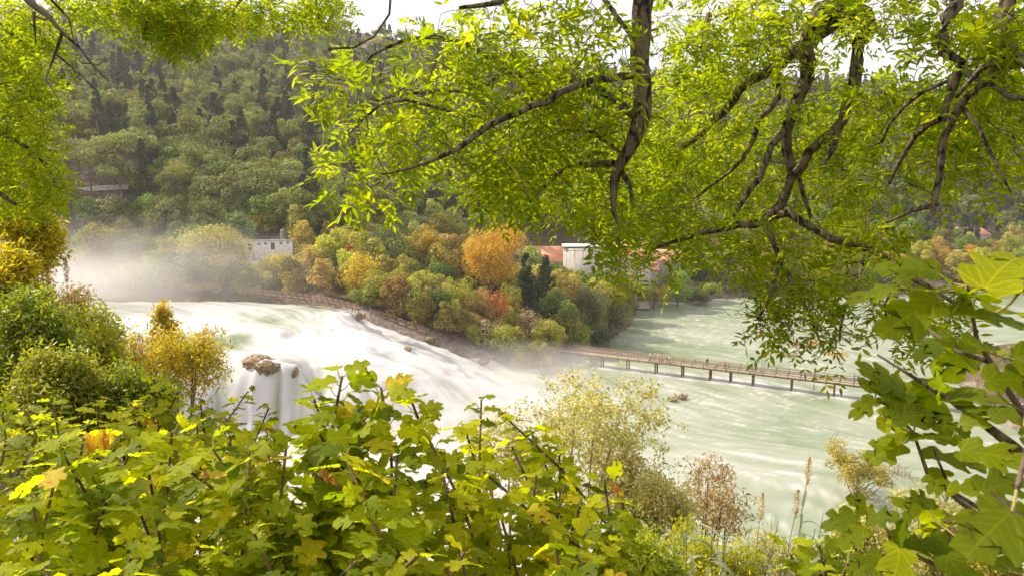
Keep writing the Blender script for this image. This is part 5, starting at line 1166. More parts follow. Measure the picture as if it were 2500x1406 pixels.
class Brancher:
    def __init__(self, r): self.r = r; self.N = []; self.R = []; self.mb = MB(); self.tw = MB()
    def limb(self, pts, wob=0.012, k=9, mb=None):
        """pts: (px, py, d, radius in photo px)"""
        P = [G(a, b_, c) for a, b_, c, _ in pts]; R = [q * c / F_PX for _, _, c, q in pts]
        return self.limb3(P, R, wob, k, mb)
    def limb3(self, P, R, wob=0.012, k=9, mb=None):
        Q, R = smooth_path(P, R); Q = Q + self.r.normal(size=Q.shape) * np.where(R > 0.05, 0.004, np.minimum(wob, R * 0.35))[:, None]
        w_ = self.r.normal(size=len(R)).clip(-1.5, 1.8); w_ = np.where(R > 0.035, np.convolve(w_, np.ones(7) / 7, 'same')[:len(R)] if len(R) >= 7 else w_ * 0.4, w_); R = R * (1 + 0.12 * w_)
        (mb or self.mb).tube(Q, R, k, 0); self.N.append(Q); self.R.append(R); return Q
    def targets(self, T, rtip=0.003, droop=0.0, rmax=0.02):
        N = np.concatenate(self.N); cap = np.concatenate(self.R); ends = []
        T = np.asarray(T); d0 = np.array([np.min(((N - t) ** 2).sum(1)) for t in T]); order = np.argsort(d0)
        buf = np.empty((len(N) + 9 * len(T), 3)); buf[:len(N)] = N; rb = np.empty(len(buf)); rb[:len(N)] = cap; n = len(N)
        for j in order:
            t = T[j]; dd = ((buf[:n] - t) ** 2).sum(1); i = int(np.argmin(dd)); a = buf[i]; L = math.sqrt(dd[i])
            k = 6 if L > 0.25 else 4; s = np.linspace(0, 1, k)[:, None]
            w = self.r.normal(size=3) * L * 0.13; w[2] += L * 0.12
            w2 = self.r.normal(size=3) * L * 0.05
            Q = a + (t - a) * s + np.sin(s * math.pi) * w + np.sin(s * 2 * math.pi) * w2
            r0 = min(rb[i] * 0.75, rtip + L * 0.006, rmax)
            r0 = max(r0, rtip)
            R = np.linspace(r0, rtip, k)
            (self.tw).tube(Q, R, 4 if r0 < 0.008 else 6, 0)
            buf[n:n + k - 1] = Q[1:]; rb[n:n + k - 1] = R[1:]; n += k - 1
            ends.append((Q[-1], nrm(Q[-1] - Q[-2])))
        return ends
T_STRIP = (np.array([[0, -0.004, 0], [1, -0.003, 0], [1, 0.003, 0], [0, 0.004, 0]]), np.array([[0, 1, 2, 3]]))
def compound(r, mb, ends, per=4, rach=0.19, leaf=0.068, pairs=3, droop=0.35, spread=0.14):
    n = len(ends) * per
    B = np.repeat(np.array([e[0] for e in ends]), per, 0) + r.normal(size=(n, 3)) * spread * 0.45
    D = nrm(np.repeat(np.array([e[1] for e in ends]), per, 0) * 0.5 + r.normal(size=(n, 3)) * 0.75 + np.array([0, 0, -droop]))
    N = nrm(np.array([0, 0, 1.0]) + r.normal(size=(n, 3)) * 0.45 - D * 0.1)
    N = nrm(N - (N * D).sum(1, keepdims=True) * D); S = np.cross(N, D)
    L = rach * (0.65 + 0.6 * r.rand(n)); base = r.rand(n)
    ll = leaf * (0.7 + 0.55 * r.rand(n))
    for p in range(pairs):
        t = 0.38 + 0.52 * p / max(pairs - 1, 1)
        C = B + D * (L * t)[:, None] - np.array([0, 0, 1]) * (L * t * t * 0.25)[:, None]
        for s in (-1, 1):
            dd = nrm(D * 0.55 + s * S + r.normal(size=(n, 3)) * 0.16 - N * 0.12 * r.rand(n)[:, None])
            nn = N + r.normal(size=(n, 3)) * 0.35 + s * S * 0.15
            leaves(mb, C, dd, nn, ll, T_LEAF, 0, np.clip(base * 0.6 + r.rand(n) * 0.4, 0, 1))
    C = B + D * L[:, None] - np.array([0, 0, 1]) * (L * 0.25)[:, None]
    leaves(mb, C, D + r.normal(size=(n, 3)) * 0.15, N + r.normal(size=(n, 3)) * 0.3, ll * 1.1, T_LEAF, 0, np.clip(base * 0.6 + r.rand(n) * 0.4, 0, 1))
    leaves(mb, B, C - B, S, L, T_STRIP, 0, np.full(n, 0.93))
    for i in range(0, n):
        pass
def blob_targets(r, blobs):
    T = []
    for px, py, rx, ry, cnt, d0, d1 in blobs:
        a = r.rand(cnt) * 6.2832; q = np.sqrt(r.rand(cnt)); dd = d0 + (d1 - d0) * r.rand(cnt)
        for i in range(cnt): T.append(G(px + rx * q[i] * math.cos(a[i]), py + ry * q[i] * math.sin(a[i]), dd[i]))
    return T
ASHB = bark_mat('ash_bark', (0.03, 0.022, 0.015), (0.17, 0.135, 0.085), 22)
def trunk_to_ground(br, mb, x, y, top, r0, r1):
    z = gz(x, y); P = [[x, y, z - 0.3], [x + 0.05, y, z + (top[2] - z) * 0.4], [x + (top[0] - x) * 0.25, y + (top[1] - y) * 0.25, z + (top[2] - z) * 0.8], top]
    br.limb3(P, [r0 * 1.4, r0, (r0 + r1) / 2, r1], 0.02, 12, mb)

def merge(a, b_):
    for V, A in zip(b_.V, b_.A): pass
    n0 = a.n
    a.V += b_.V; a.A += b_.A; a.n += b_.n
    for k, q in b_.F.items(): a.F.setdefault(k, []).extend([f + n0 for f in q])
    return a
# ---- centre ash
r = np.random.RandomState(21); br = Brancher(r)
top = G(1600, -420, 5.4)
o = empty('ash_tree', (1.6, -1.2, gz(1.6, -1.2))); tag(o, 'ash tree whose pale mottled stem hangs straight down before the sky, upper middle', 'tree')
tb = MB(); trunk_to_ground(br, tb, 1.9, -1.2, top, 0.2, 0.12)
def child(mbx, name, mats, par, smooth=False):
    q = mbx.build(name, mats, par, smooth=smooth); q.matrix_parent_inverse = Matrix.Translation(par.location).inverted(); return q
child(tb, 'trunk', ASHB, o, True)
lm = MB()
br.limb([(1600, -420, 5.4, 36), (1575, -60, 5.5, 27), (1566, 60, 5.5, 23), (1563, 150, 5.5, 22), (1568, 230, 5.5, 21), (1562, 300, 5.5, 22), (1545, 345, 5.5, 17), (1525, 400, 5.55, 14), (1508, 430, 5.6, 13), (1500, 470, 5.6, 10), (1502, 520, 5.6, 7), (1508, 548, 5.6, 4)], mb=lm)
br.limb([(1540, 186, 5.5, 9), (1480, 188, 5.3, 9), (1400, 215, 5.1, 9), (1330, 245, 5.0, 8.5), (1270, 272, 4.9, 8), (1215, 290, 4.8, 7.5), (1180, 320, 4.8, 6.5), (1120, 360, 4.7, 5.5), (1050, 395, 4.6, 4.5), (970, 420, 4.6, 3), (900, 428, 4.6, 2)], mb=lm)
br.limb([(1548, 288, 5.5, 9), (1510, 250, 5.6, 9), (1450, 215, 5.7, 9), (1400, 200, 5.8, 9), (1310, 198, 5.8, 8), (1240, 170, 5.8, 8), (1190, 140, 5.7, 7), (1130, 105, 5.6, 6), (1060, 93, 5.5, 5), (980, 100, 5.4, 4.5), (920, 130, 5.3, 3.5), (880, 165, 5.3, 2)], mb=lm)
br.limb([(1240, 172, 5.8, 6), (1190, 205, 5.6, 5.5), (1130, 222, 5.4, 5), (1040, 225, 5.3, 4.5), (960, 235, 5.2, 3.5), (880, 262, 5.1, 2)], mb=lm)
br.limb([(1310, 200, 5.8, 6), (1265, 225, 5.7, 5), (1215, 262, 5.6, 4.5), (1185, 300, 5.6, 4)], mb=lm)
br.limb([(1510, 370, 5.55, 5), (1470, 340, 5.6, 5), (1420, 320, 5.8, 4.5), (1370, 320, 6, 4), (1310, 350, 6.2, 3)], mb=lm)
br.limb([(1500, 395, 5.6, 8), (1455, 400, 5.8, 8), (1400, 405, 6, 7), (1350, 435, 6.2, 6), (1310, 480, 6.3, 4), (1260, 520, 6.4, 2.5)], mb=lm)
br.limb([(1400, 405, 6, 5), (1350, 370, 6.1, 4), (1300, 340, 6.2, 3)], mb=lm)
br.limb([(1100, 275, 4.9, 4), (1030, 255, 4.9, 4), (940, 250, 4.8, 3.5), (880, 300, 4.8, 3), (850, 330, 4.8, 2)], mb=lm)
br.limb([(1545, 95, 5.5, 6), (1500, 40, 5.6, 6), (1450, -30, 5.7, 5)], mb=lm)
br.limb([(1300, -40, 5.3, 8), (1240, 0, 5.4, 7), (1180, 12, 5.5, 6), (1120, 18, 5.5, 4)], mb=lm)
br.limb([(1330, -60, 5.5, 9), (1450, -110, 5.5, 12), (1585, -180, 5.45, 16)], mb=lm)
br.limb([(1525, 420, 5.55, 7), (1545, 440, 5.6, 8), (1530, 470, 5.6, 6), (1545, 500, 5.6, 4)], mb=lm)
br.limb([(955, -30, 5.0, 3), (955, 20, 5.0, 3), (935, 60, 5.0, 2.5), (890, 110, 5.0, 2.5), (835, 122, 5.0, 3), (800, 118, 5, 3)], mb=lm)
br.limb([(955, -30, 5.0, 3), (1100, -60, 5.2, 5), (1300, -60, 5.4, 7)], mb=lm)
T = blob_targets(r, [(1300, 90, 260, 110, 105, 4.9, 6.6), (1130, 170, 200, 100, 36, 4.8, 6.2), (960, 220, 190, 120, 32, 4.6, 5.6), (900, 380, 110, 90, 24, 4.5, 5.2), (820, 180, 60, 60, 10, 4.6, 5.2), (1100, 330, 190, 90, 48, 4.8, 6), (1180, 420, 150, 50, 28, 5, 6.4),
                     (1330, 320, 180, 100, 90, 5.4, 7), (1290, 450, 120, 55, 50, 5.6, 7.4), (1430, 420, 150, 95, 100, 6, 8.5), (1490, 540, 70, 45, 18, 5.5, 7), (1500, 620, 50, 35, 12, 5.5, 6.3), (1450, 250, 130, 80, 70, 5.2, 6.8), (1560, 460, 130, 100, 70, 6.2, 8.5), (1400, -120, 300, 90, 60, 5, 6.5)])
for k_ in range(330):     # foliage added out of view in the sun's path to shade the right fig
    T.append(np.array([-0.9 + r.normal() * 1.2, 3.9 + r.normal() * 1.0, 38.5 + r.normal() * 0.45]))
br.limb3([top, top * 0.5 + np.array([-0.4, 3.9, 38.6]) * 0.5, np.array([-1.6, 3.9, 38.5])], [0.08, 0.05, 0.02], 0.02, 8, lm)
ends = br.targets(T); br.N.append(np.array([e[0] for e in ends])); br.R.append(np.full(len(ends), 0.005))
br.targets(blob_targets(r, [(1250, 300, 380, 220, 160, 4.9, 6.4), (1000, 300, 200, 200, 40, 4.6, 5.4)]), rtip=0.0028)
child(lm, 'limb', ASHB, o, True); child(br.tw, 'twig', BARK, o)
fm = MB(); compound(r, fm, ends, per=3, leaf=0.08, spread=0.15); child(fm, 'foliage', ASHL, o)

# ---- right ash
r = np.random.RandomState(22); br = Brancher(r)
o = empty('ash_tree', (6.2, 3.0, gz(6.2, 3.0))); tag(o, 'ash tree with thick crooked limbs hanging down from the top right corner', 'tree')
tb = MB(); top = G(2500, -420, 5.8); trunk_to_ground(br, tb, 6.6, 3.4, top, 0.26, 0.2); child(tb, 'trunk', ASHB, o, True)
LB = [[(2500, -420, 5.8, 60), (2250, -200, 6.1, 46), (2120, -60, 6.3, 38), (2060, 20, 6.4, 30)],
 [(2060, 20, 6.4, 26), (2010, 30, 6.4, 24), (1982, 70, 6.4, 20), (1966, 110, 6.4, 18), (1970, 150, 6.4, 18), (1978, 165, 6.4, 17), (1962, 205, 6.4, 15), (1942, 260, 6.4, 14), (1925, 300, 6.4, 14), (1922, 345, 6.4, 12), (1930, 400, 6.4, 11), (1938, 440, 6.4, 10)],
 [(2055, 45, 6.5, 20), (2015, 75, 6.5, 17), (1960, 110, 6.55, 15), (1900, 160, 6.6, 13), (1850, 185, 6.7, 12), (1795, 225, 6.8, 11), (1750, 290, 6.9, 9), (1690, 345, 7, 7), (1640, 370, 7.2, 4)],
 [(2070, 30, 6.4, 28), (2110, 50, 6.3, 28), (2118, 75, 6.3, 24), (2098, 100, 6.3, 16), (2090, 160, 6.3, 15), (2085, 210, 6.3, 14), (2065, 270, 6.3, 13), (2048, 310, 6.3, 12), (2000, 345, 6.3, 11), (1965, 385, 6.3, 11), (1940, 430, 6.3, 12), (1915, 470, 6.3, 11), (1895, 505, 6.3, 12), (1875, 530, 6.3, 14)],
 [(1930, 300, 6.4, 10), (1880, 370, 6.3, 8), (1860, 420, 6.3, 8), (1825, 480, 6.2, 6), (1790, 530, 6.2, 4)],
 [(2048, 315, 6.3, 8), (2030, 370, 6.2, 7), (2005, 412, 6.2, 5)],
 [(1875, 530, 6.3, 11), (1810, 548, 6.3, 8), (1740, 560, 6.4, 7), (1700, 570, 6.4, 6), (1640, 590, 6.5, 4), (1590, 610, 6.6, 3)],
 [(1870, 540, 6.3, 8), (1880, 570, 6.2, 8), (1895, 610, 6.1, 7), (1905, 640, 6.1, 6), (1925, 670, 6.0, 5), (1935, 720, 6.0, 3)],
 [(1890, 527, 6.3, 10), (1930, 525, 6.2, 10), (1975, 555, 6.1, 10), (2040, 588, 6.0, 10), (2110, 600, 5.9, 9), (2150, 625, 5.8, 8), (2200, 655, 5.6, 7), (2260, 695, 5.5, 6), (2330, 740, 5.4, 5)],
 [(1905, 640, 6.1, 5), (1880, 720, 5.9, 4), (1850, 780, 5.8, 3)], [(1925, 670, 6.0, 4), (1960, 730, 5.9, 4), (1985, 790, 5.8, 3), (2010, 850, 5.7, 2)],
 [(2110, 600, 5.9, 5), (2100, 680, 5.8, 5), (2060, 760, 5.7, 4), (2050, 830, 5.6, 3)], [(2200, 655, 5.6, 4), (2160, 770, 5.6, 3), (2230, 830, 5.6, 2)],
 [(1903, 180, 6.6, 7), (1895, 240, 6.5, 7), (1850, 300, 6.4, 6), (1830, 360, 6.4, 5), (1780, 420, 6.5, 4), (1700, 480, 6.7, 3)],
 [(1740, 30, 7.0, 8), (1725, 60, 7, 7), (1715, 110, 7, 5)], [(1950, 440, 6.3, 5), (1965, 490, 6.2, 5), (1978, 530, 6.2, 4)],
 [(2250, -200, 6.1, 24), (2330, -60, 4.9, 20), (2338, 0, 4.8, 16), (2310, 60, 4.7, 14), (2292, 110, 4.7, 13), (2310, 125, 4.7, 12), (2345, 160, 4.7, 11), (2330, 200, 4.7, 10), (2310, 250, 4.7, 9), (2302, 300, 4.7, 8)],
 [(2500, -420, 5.8, 30), (2480, -80, 4.4, 22), (2462, 0, 4.4, 18), (2452, 60, 4.4, 17), (2460, 120, 4.4, 15), (2425, 180, 4.5, 11), (2370, 230, 4.5, 10), (2320, 290, 4.6, 9), (2305, 360, 4.6, 9), (2295, 430, 4.6, 9), (2285, 480, 4.6, 8), (2280, 525, 4.6, 5)],
 [(2460, 110, 4.4, 12), (2480, 120, 4.3, 12), (2500, 160, 4.2, 11), (2560, 200, 4.1, 8)], [(2345, 170, 4.7, 8), (2400, 200, 4.5, 7), (2470, 235, 4.3, 7), (2540, 250, 4.2, 6)],
 [(2300, 290, 4.6, 7), (2240, 330, 4.9, 6), (2210, 370, 5, 5), (2170, 450, 5.2, 3)], [(2285, 500, 4.6, 6), (2230, 512, 4.8, 6), (2200, 530, 4.9, 5), (2165, 545, 5, 3)],
 [(2350, 260, 4.5, 6), (2400, 330, 4.4, 5), (2440, 420, 4.3, 4), (2470, 470, 4.3, 3)], [(2310, 200, 4.7, 5), (2230, 240, 4.9, 5), (2180, 290, 5, 4), (2150, 350, 5.1, 3)],
 [(2435, 150, 4.4, 8), (2380, 180, 4.3, 7), (2330, 240, 4.3, 5)]]
lm = MB()
for L in LB: br.limb(L, mb=lm)
T = blob_targets(r, [(1740, 90, 170, 110, 130, 6.2, 8.5), (1900, 60, 200, 90, 75, 5.8, 7.6), (1700, 280, 170, 130, 140, 6.6, 9.5), (1850, 370, 200, 130, 135, 6.4, 9.2), (1680, 430, 160, 100, 90, 6.4, 9), (1650, 560, 150, 55, 46, 6, 8), (1590, 640, 90, 35, 14, 5.8, 7),
                     (2000, 480, 180, 100, 80, 6.2, 8.8), (2050, 300, 130, 100, 90, 6.2, 8.8), (2230, 100, 60, 50, 8, 5, 6), (2150, 30, 120, 40, 26, 5, 6.4), (2400, 60, 130, 90, 90, 4.2, 6.2), (2240, 270, 150, 80, 80, 5, 7), (2400, 270, 140, 100, 90, 4.6, 6.6), (2200, 400, 160, 80, 36, 5, 7), (2400, 420, 120, 60, 14, 4.8, 6.4),
                     (1800, 590, 130, 50, 30, 5.8, 7), (1960, 620, 150, 70, 34, 5.8, 7), (1910, 720, 100, 50, 26, 5.6, 6.4), (1890, 790, 50, 25, 12, 5.6, 6.1), (2010, 700, 100, 60, 22, 5.5, 6.3), (2030, 800, 60, 40, 16, 5.5, 5.9), (2250, 740, 150, 60, 36, 5.3, 6), (2290, 820, 100, 50, 20, 5.3, 5.8), (2140, 590, 90, 50, 26, 5.5, 6.4), (2600, 200, 90, 300, 60, 4.2, 6), (2200, -130, 350, 90, 70, 4.8, 6.5)])
ends = br.targets(T); br.N.append(np.array([e[0] for e in ends])); br.R.append(np.full(len(ends), 0.005))
br.targets(blob_targets(r, [(1850, 350, 330, 260, 230, 5.6, 7.2), (2050, 760, 260, 110, 120, 5.2, 6.0), (2300, 330, 200, 180, 70, 4.5, 5.6)]), rtip=0.0028)
child(lm, 'limb', ASHB, o, True); child(br.tw, 'twig', BARK, o)
fm = MB(); compound(r, fm, ends, per=3, leaf=0.08, spread=0.15); child(fm, 'foliage', ASHL, o)

# ---- left ash and the sprays along the top
r = np.random.RandomState(23); br = Brancher(r)
o = empty('ash_tree', (-6.5, 3.5, gz(-6.5, 3.5))); tag(o, 'ash tree with yellow green sprays filling the left and upper left edge', 'tree')
tb = MB(); top = G(-330, -350, 6.2); trunk_to_ground(br, tb, -7.2, 4.4, top, 0.24, 0.16); child(tb, 'trunk', ASHB, o, True)
lm = MB()
for L in ([(-330, -350, 6.2, 40), (-100, -220, 6.3, 26), (150, -160, 6.6, 18), (400, -120, 7, 13), (650, -90, 7.4, 9), (800, -70, 7.6, 5)],
          [(-330, -350, 6.2, 36), (-260, -50, 6.3, 26), (-180, 150, 6.4, 20), (-120, 300, 6.5, 15), (-60, 420, 6.6, 9), (40, 500, 6.6, 4)],
          [(-180, 150, 6.4, 12), (-60, 180, 6.6, 8), (40, 220, 6.8, 5), (110, 250, 6.9, 3)], [(-260, -40, 6.3, 12), (-120, 0, 6.5, 9), (0, 60, 6.7, 6), (60, 110, 6.8, 3)], [(-120, 300, 6.5, 9), (-20, 320, 6.6, 6), (80, 370, 6.7, 4), (130, 430, 6.8, 2)],
          [(400, -120, 7, 8), (370, -20, 7, 5), (365, 40, 7, 4), (350, 90, 7, 2)], [(500, -105, 7.2, 7), (470, 0, 7.2, 5), (480, 60, 7.2, 3)], [(650, -90, 7.4, 6), (600, -10, 7.4, 4), (560, 30, 7.4, 3)], [(760, -80, 7.6, 5), (770, 0, 7.6, 4), (780, 50, 7.6, 2)]): br.limb(L, mb=lm)
T = blob_targets(r, [(30, 70, 80, 90, 60, 6, 8), (30, 200, 90, 100, 110, 6.2, 8.5), (40, 340, 90, 90, 110, 6.2, 8.5), (60, 450, 110, 60, 80, 6.4, 8), (-120, 250, 120, 300, 150, 5.5, 8.5), (420, 30, 95, 50, 110, 6.8, 8), (440, 90, 55, 30, 34, 6.9, 7.6), (330, 15, 90, 35, 40, 6.8, 8), (590, 15, 110, 35, 60, 7, 8.2), (560, 40, 40, 25, 12, 7.2, 7.8), (780, 20, 60, 45, 50, 7.4, 8.2), (250, 0, 90, 30, 20, 6.8, 7.8), (150, 10, 60, 30, 10, 6.5, 7.5), (450, -110, 420, 60, 60, 6.5, 8), (120, 120, 40, 90, 10, 6.5, 7.4)])
ends = br.targets(T, rtip=0.003)
child(lm, 'limb', ASHB, o, True); child(br.tw, 'twig', BARK, o)
fm = MB(); compound(r, fm, ends, per=5, leaf=0.062, rach=0.16); child(fm, 'foliage', ASHY if False else ASHL, o)

# ---- bare hanging branch, upper left
r = np.random.RandomState(24); br = Brancher(r)
lm = MB()
for L in ([(-260, -200, 4.6, 16), (-60, -90, 4.6, 13), (70, 0, 4.6, 9), (85, 28, 4.6, 8), (115, 38, 4.6, 6.5), (128, 62, 4.6, 5.5), (150, 84, 4.6, 5), (175, 98, 4.6, 4), (200, 125, 4.6, 3.5), (225, 150, 4.6, 3), (240, 185, 4.6, 2), (265, 200, 4.6, 1.4)],
          [(150, 84, 4.6, 4), (142, 105, 4.6, 4), (135, 132, 4.6, 4), (122, 155, 4.55, 3), (112, 185, 4.5, 2.5), (118, 220, 4.5, 2), (145, 250, 4.5, 1.2)],
          [(135, 132, 4.6, 3), (165, 160, 4.6, 2.5), (200, 185, 4.6, 2), (230, 218, 4.6, 1.2)], [(85, 30, 4.6, 4), (78, 55, 4.6, 3), (90, 80, 4.6, 2), (88, 110, 4.6, 1.2)], [(128, 5, 4.6, 3), (160, 35, 4.6, 2.5), (178, 70, 4.6, 2), (180, 100, 4.6, 1.3)],
          [(128, 5, 4.6, 3), (115, -60, 4.6, 4), (-20, -110, 4.6, 6)],
          [(85, 40, 4.6, 3), (110, 50, 4.6, 2.5), (130, 40, 4.6, 2)], [(200, 155, 4.6, 2), (240, 158, 4.6, 1.6), (275, 140, 4.6, 1)]): br.limb(L, 0.01, 7, lm)
T = blob_targets(r, [(190, 140, 70, 60, 36, 4.4, 4.8), (110, 60, 50, 45, 24, 4.4, 4.8), (250, 170, 40, 30, 16, 4.5, 4.7), (130, 190, 20, 30, 8, 4.4, 4.6)])
br.targets(T, rtip=0.0016)
z0 = gz(-4.2, 2.0); lm.tube([[-4.3, 1.8, z0 - 0.3], [-4.2, 2.2, z0 + 2.4], G(-300, -240, 4.6) * 0.5 + np.array([-4.3, 3.4, 37]) * 0.5, G(-260, -200, 4.6)], [0.09, 0.07, 0.055, 0.045], 8)
o = empty('bare_branch_tree', (-4.3, 1.8, z0)); child(merge(lm, br.tw), 'limb', BARK, o, True)
tag(o, 'leafless knotted dark branch dangling in front of the pine slope', 'tree')

# ---- figs
def fig_template(r):
    sn = 0.75 + 0.75 * r.rand(); h = np.array([(-0.06, 0.10), (-0.04, 0.24), (0.08, 0.35), (0.21, 0.36), (0.29, 0.27), (0.33, 0.18 * sn), (0.42, 0.33), (0.54, 0.43), (0.66, 0.43), (0.71, 0.35), (0.67, 0.24), (0.61, 0.14 * sn), (0.71, 0.20), (0.82, 0.24), (0.93, 0.20), (0.99, 0.10)])
    h = h * (1 + r.normal(size=h.shape) * 0.05)
    def fine(q):
        q = np.concatenate([[(-0.03, 0.03)], q, [(1.0, 0.0)]]); t = np.arange(len(q)); u = np.linspace(0, len(q) - 1, 40); M_ = np.gradient(q, axis=0); i = np.clip(u.astype(int), 0, len(q) - 2); f = (u - i)[:, None]
        o_ = (2 * f**3 - 3 * f**2 + 1) * q[i] + (f**3 - 2 * f**2 + f) * M_[i] + (-2 * f**3 + 3 * f**2) * q[i + 1] + (f**3 - f**2) * M_[i + 1]
        return o_[1:-1] + r.normal(size=(38, 2)) * 0.006
    h2 = h * (1 + r.normal(size=h.shape) * 0.06); h = fine(h); h2 = fine(h2); h2[:, 1] *= -1; K = len(h)
    mid = np.array([(0.0, 0), (0.2, 0), (0.4, 0), (0.6, 0), (0.8, 0), (1.0, 0)])
    V = np.concatenate([mid, h, h2]); F = []
    near = [min(5, int(6 * (k_ / K) ** 0.9)) for k_ in range(K)]
    for off, fl in ((6, 0), (6 + K, 1)):
        pm = 0; prev = off
        F.append((0, prev, prev, prev)) if False else None
        for i in range(1, K):
            a, b_ = off + i - 1, off + i; m0, m1 = near[i - 1], near[i]
            q = (m0, a, b_, m1) if m0 != m1 else (m0, a, b_, b_)
            F.append(q if fl == 0 else q[::-1])
    tri = [[a for k_, a in enumerate(f) if a not in f[:k_]] for f in F]
    F4 = np.array([f for f in tri if len(f) == 4]); F3 = np.array([f for f in tri if len(f) == 3])
    x, y = V[:, 0], V[:, 1]; dr = 0.12 + 0.35 * r.rand(); cup = -0.25 + 0.75 * r.rand()
    a = np.arctan2(np.abs(y), x + 0.05); ripple = 0.05 * np.cos(a * 6) * np.hypot(x, y)
    z = -dr * x * x * 0.8 + 0.22 * np.abs(y) - cup * y * y + ripple + r.normal(size=len(V)) * 0.012
    return np.stack([x, y, z], 1), F4, F3
FT = [fig_template(np.random.RandomState(300 + i)) for i in range(10)]
def fig_leaf(mb, pm, node, base, D, N, S, r, rnd=None):
    V0, F4, F3 = FT[r.randint(len(FT))]
    D = nrm(D); N = nrm(N - (N @ D) * D); W = np.cross(N, D) * (0.85 + 0.3 * r.rand())
    V = base + S * (V0[:, :1] * D + V0[:, 1:2] * W + V0[:, 2:] * N); rn = r.rand() if rnd is None else rnd
    a = np.clip(rn + r.normal(size=len(V)) * 0.015, 0, 1)
    n0 = mb.n; mb.add(V, F4, 0, a, uv=np.stack([V0[:, 0], V0[:, 1], V0[:, 1] * 0], 1)); mb.F.setdefault((3, 0), []).append(F3 + n0)
    mdp = (node + base) / 2 + np.array([0, 0, -0.01]); mb.tube([node, mdp, base], [0.0028, 0.0024, 0.002], 5, m=1)
def fig_stem(r, sm, fmb, base, tip, rad0, nleaf, size, lspan=0.45, lean=0.13, rndmax=1.0):
    base = np.array(base, float); tip = np.array(tip, float); L = np.linalg.norm(tip - base)
    t = np.linspace(0, 1, 10)[:, None]; w = r.normal(size=3) * L * lean; w[2] = 0; w2 = r.normal(size=3) * L * 0.02
    P = base + (tip - base) * t + np.sin(t * math.pi) * w + np.sin(t * 3 * math.pi) * w2
    sm.tube(P, np.linspace(rad0, 0.006, 10), 7); az = r.rand() * 6.28
    for i in range(nleaf):
        s = 1 - lspan * (i / nleaf) ** 1.1; f = s * 9; k = min(8, int(f)); nd = P[k] + (P[k + 1] - P[k]) * (f - k)
        az += 2.4 + r.normal() * 0.3; rd = np.array([math.cos(az), math.sin(az), 0.0]); ax = nrm(P[k + 1] - P[k])
        top_ = 1 - i / nleaf
        pd = nrm(rd + ax * (0.35 + 0.6 * top_)); pl = (0.06 + 0.08 * r.rand()) * size / 0.18 * (0.6 + 0.6 * (1 - top_))
        b_ = nd + pd * pl; S = size * (0.5 + 0.55 * (1 - top_) ** 0.5 + 0.45 * r.rand())
        D = rd + np.array([0, 0, -0.1 + 0.45 * top_ - 0.45 * r.rand()]) + r.normal(size=3) * 0.15; N = np.array([0, 0, 1.0]) + rd * (0.25 + 0.35 * r.rand()) + r.normal(size=3) * 0.38
        fig_leaf(fmb, fmb, nd, b_, D, N, S, r, rnd=(r.rand() * 0.93 if r.rand() < 0.95 else 0.93 + 0.07 * r.rand()))
r = np.random.RandomState(31)
TIPS = [(835, 918, 3.1, .22), (765, 970, 3.1, .22), (930, 945, 3.2, .22), (880, 1000, 3.1, .2), (1005, 980, 3.3, .19), (1040, 1060, 3.2, .17), (890, 1030, 3.0, .20), (1175, 975, 4.0, .17), (1225, 1010, 4.1, .17), (1300, 1060, 4.1, .17), (1365, 1110, 4.1, .17), (1135, 1045, 4.1, .17), (1250, 1090, 3.8, .17),
        (605, 955, 6.0, .16), (650, 1030, 5.8, .16), (550, 1020, 6, .16), (375, 925, 5.4, .17), (440, 945, 5.4, .17), (490, 985, 5.4, .16), (320, 985, 5, .17), (205, 1070, 3.3, .22), (150, 1100, 2.9, .21), (420, 1055, 3.3, .22), (330, 1080, 3.1, .21), (520, 1095, 3.0, .22), (610, 1120, 2.9, .21), (700, 1080, 3.0, .21),
        (60, 1000, 4.6, .17), (130, 985, 4.9, .17), (15, 1075, 3.4, .19), (240, 980, 5.1, .17), (560, 1060, 4.2, .18), (-60, 1040, 3.6, .2), (1475, 1170, 3.4, .16), (1420, 1225, 3.4, .16), (1520, 1225, 3.6, .14), (1380, 1180, 3.5, .17), (1310, 1160, 3.3, .17),
        (1480, 1320, 3.0, .17), (2000, 1330, 2.7, .17), (1930, 1350, 2.8, .15), (2070, 1375, 2.5, .16), (780, 1060, 2.9, .20), (840, 1110, 2.7, .20), (970, 1110, 2.8, .19), (1080, 1150, 2.9, .18), (1180, 1150, 3.1, .18)]
for i in range(64):
    px = -150 + 1750 * r.rand(); sil = np.interp(px, [0, 500, 900, 1200, 1500, 1650], [1060, 1080, 1060, 1120, 1260, 1360]); py = sil + 60 + (1640 - sil) * r.rand() ** 1.15
    TIPS.append((px, py, np.interp(py, [1100, 1600], [3.3, 1.9]) * (0.85 + 0.3 * r.rand()), 0.15 + 0.05 * r.rand()))
for i in range(16):
    px = -100 + 800 * r.rand(); TIPS.append((px, 985 + 90 * r.rand(), 4.5 + 2 * r.rand(), .17))
TIPS.sort(key=lambda t: (round(t[2] / 1.3), t[0]))
groups = []; used = set()
for i, t in enumerate(TIPS):
    if i in used: continue
    g = [i]; used.add(i); p = G(*t[:3])
    for j in range(i + 1, len(TIPS)):
        if j not in used and len(g) < 5 and np.linalg.norm((G(*TIPS[j][:3]) - p)[:2]) < 0.55: g.append(j); used.add(j)
    groups.append(g)
FD = ['broad lobed', 'bright sunlit', 'dark leaved', 'slender', 'spreading', 'yellow spotted', 'many stemmed', 'low']
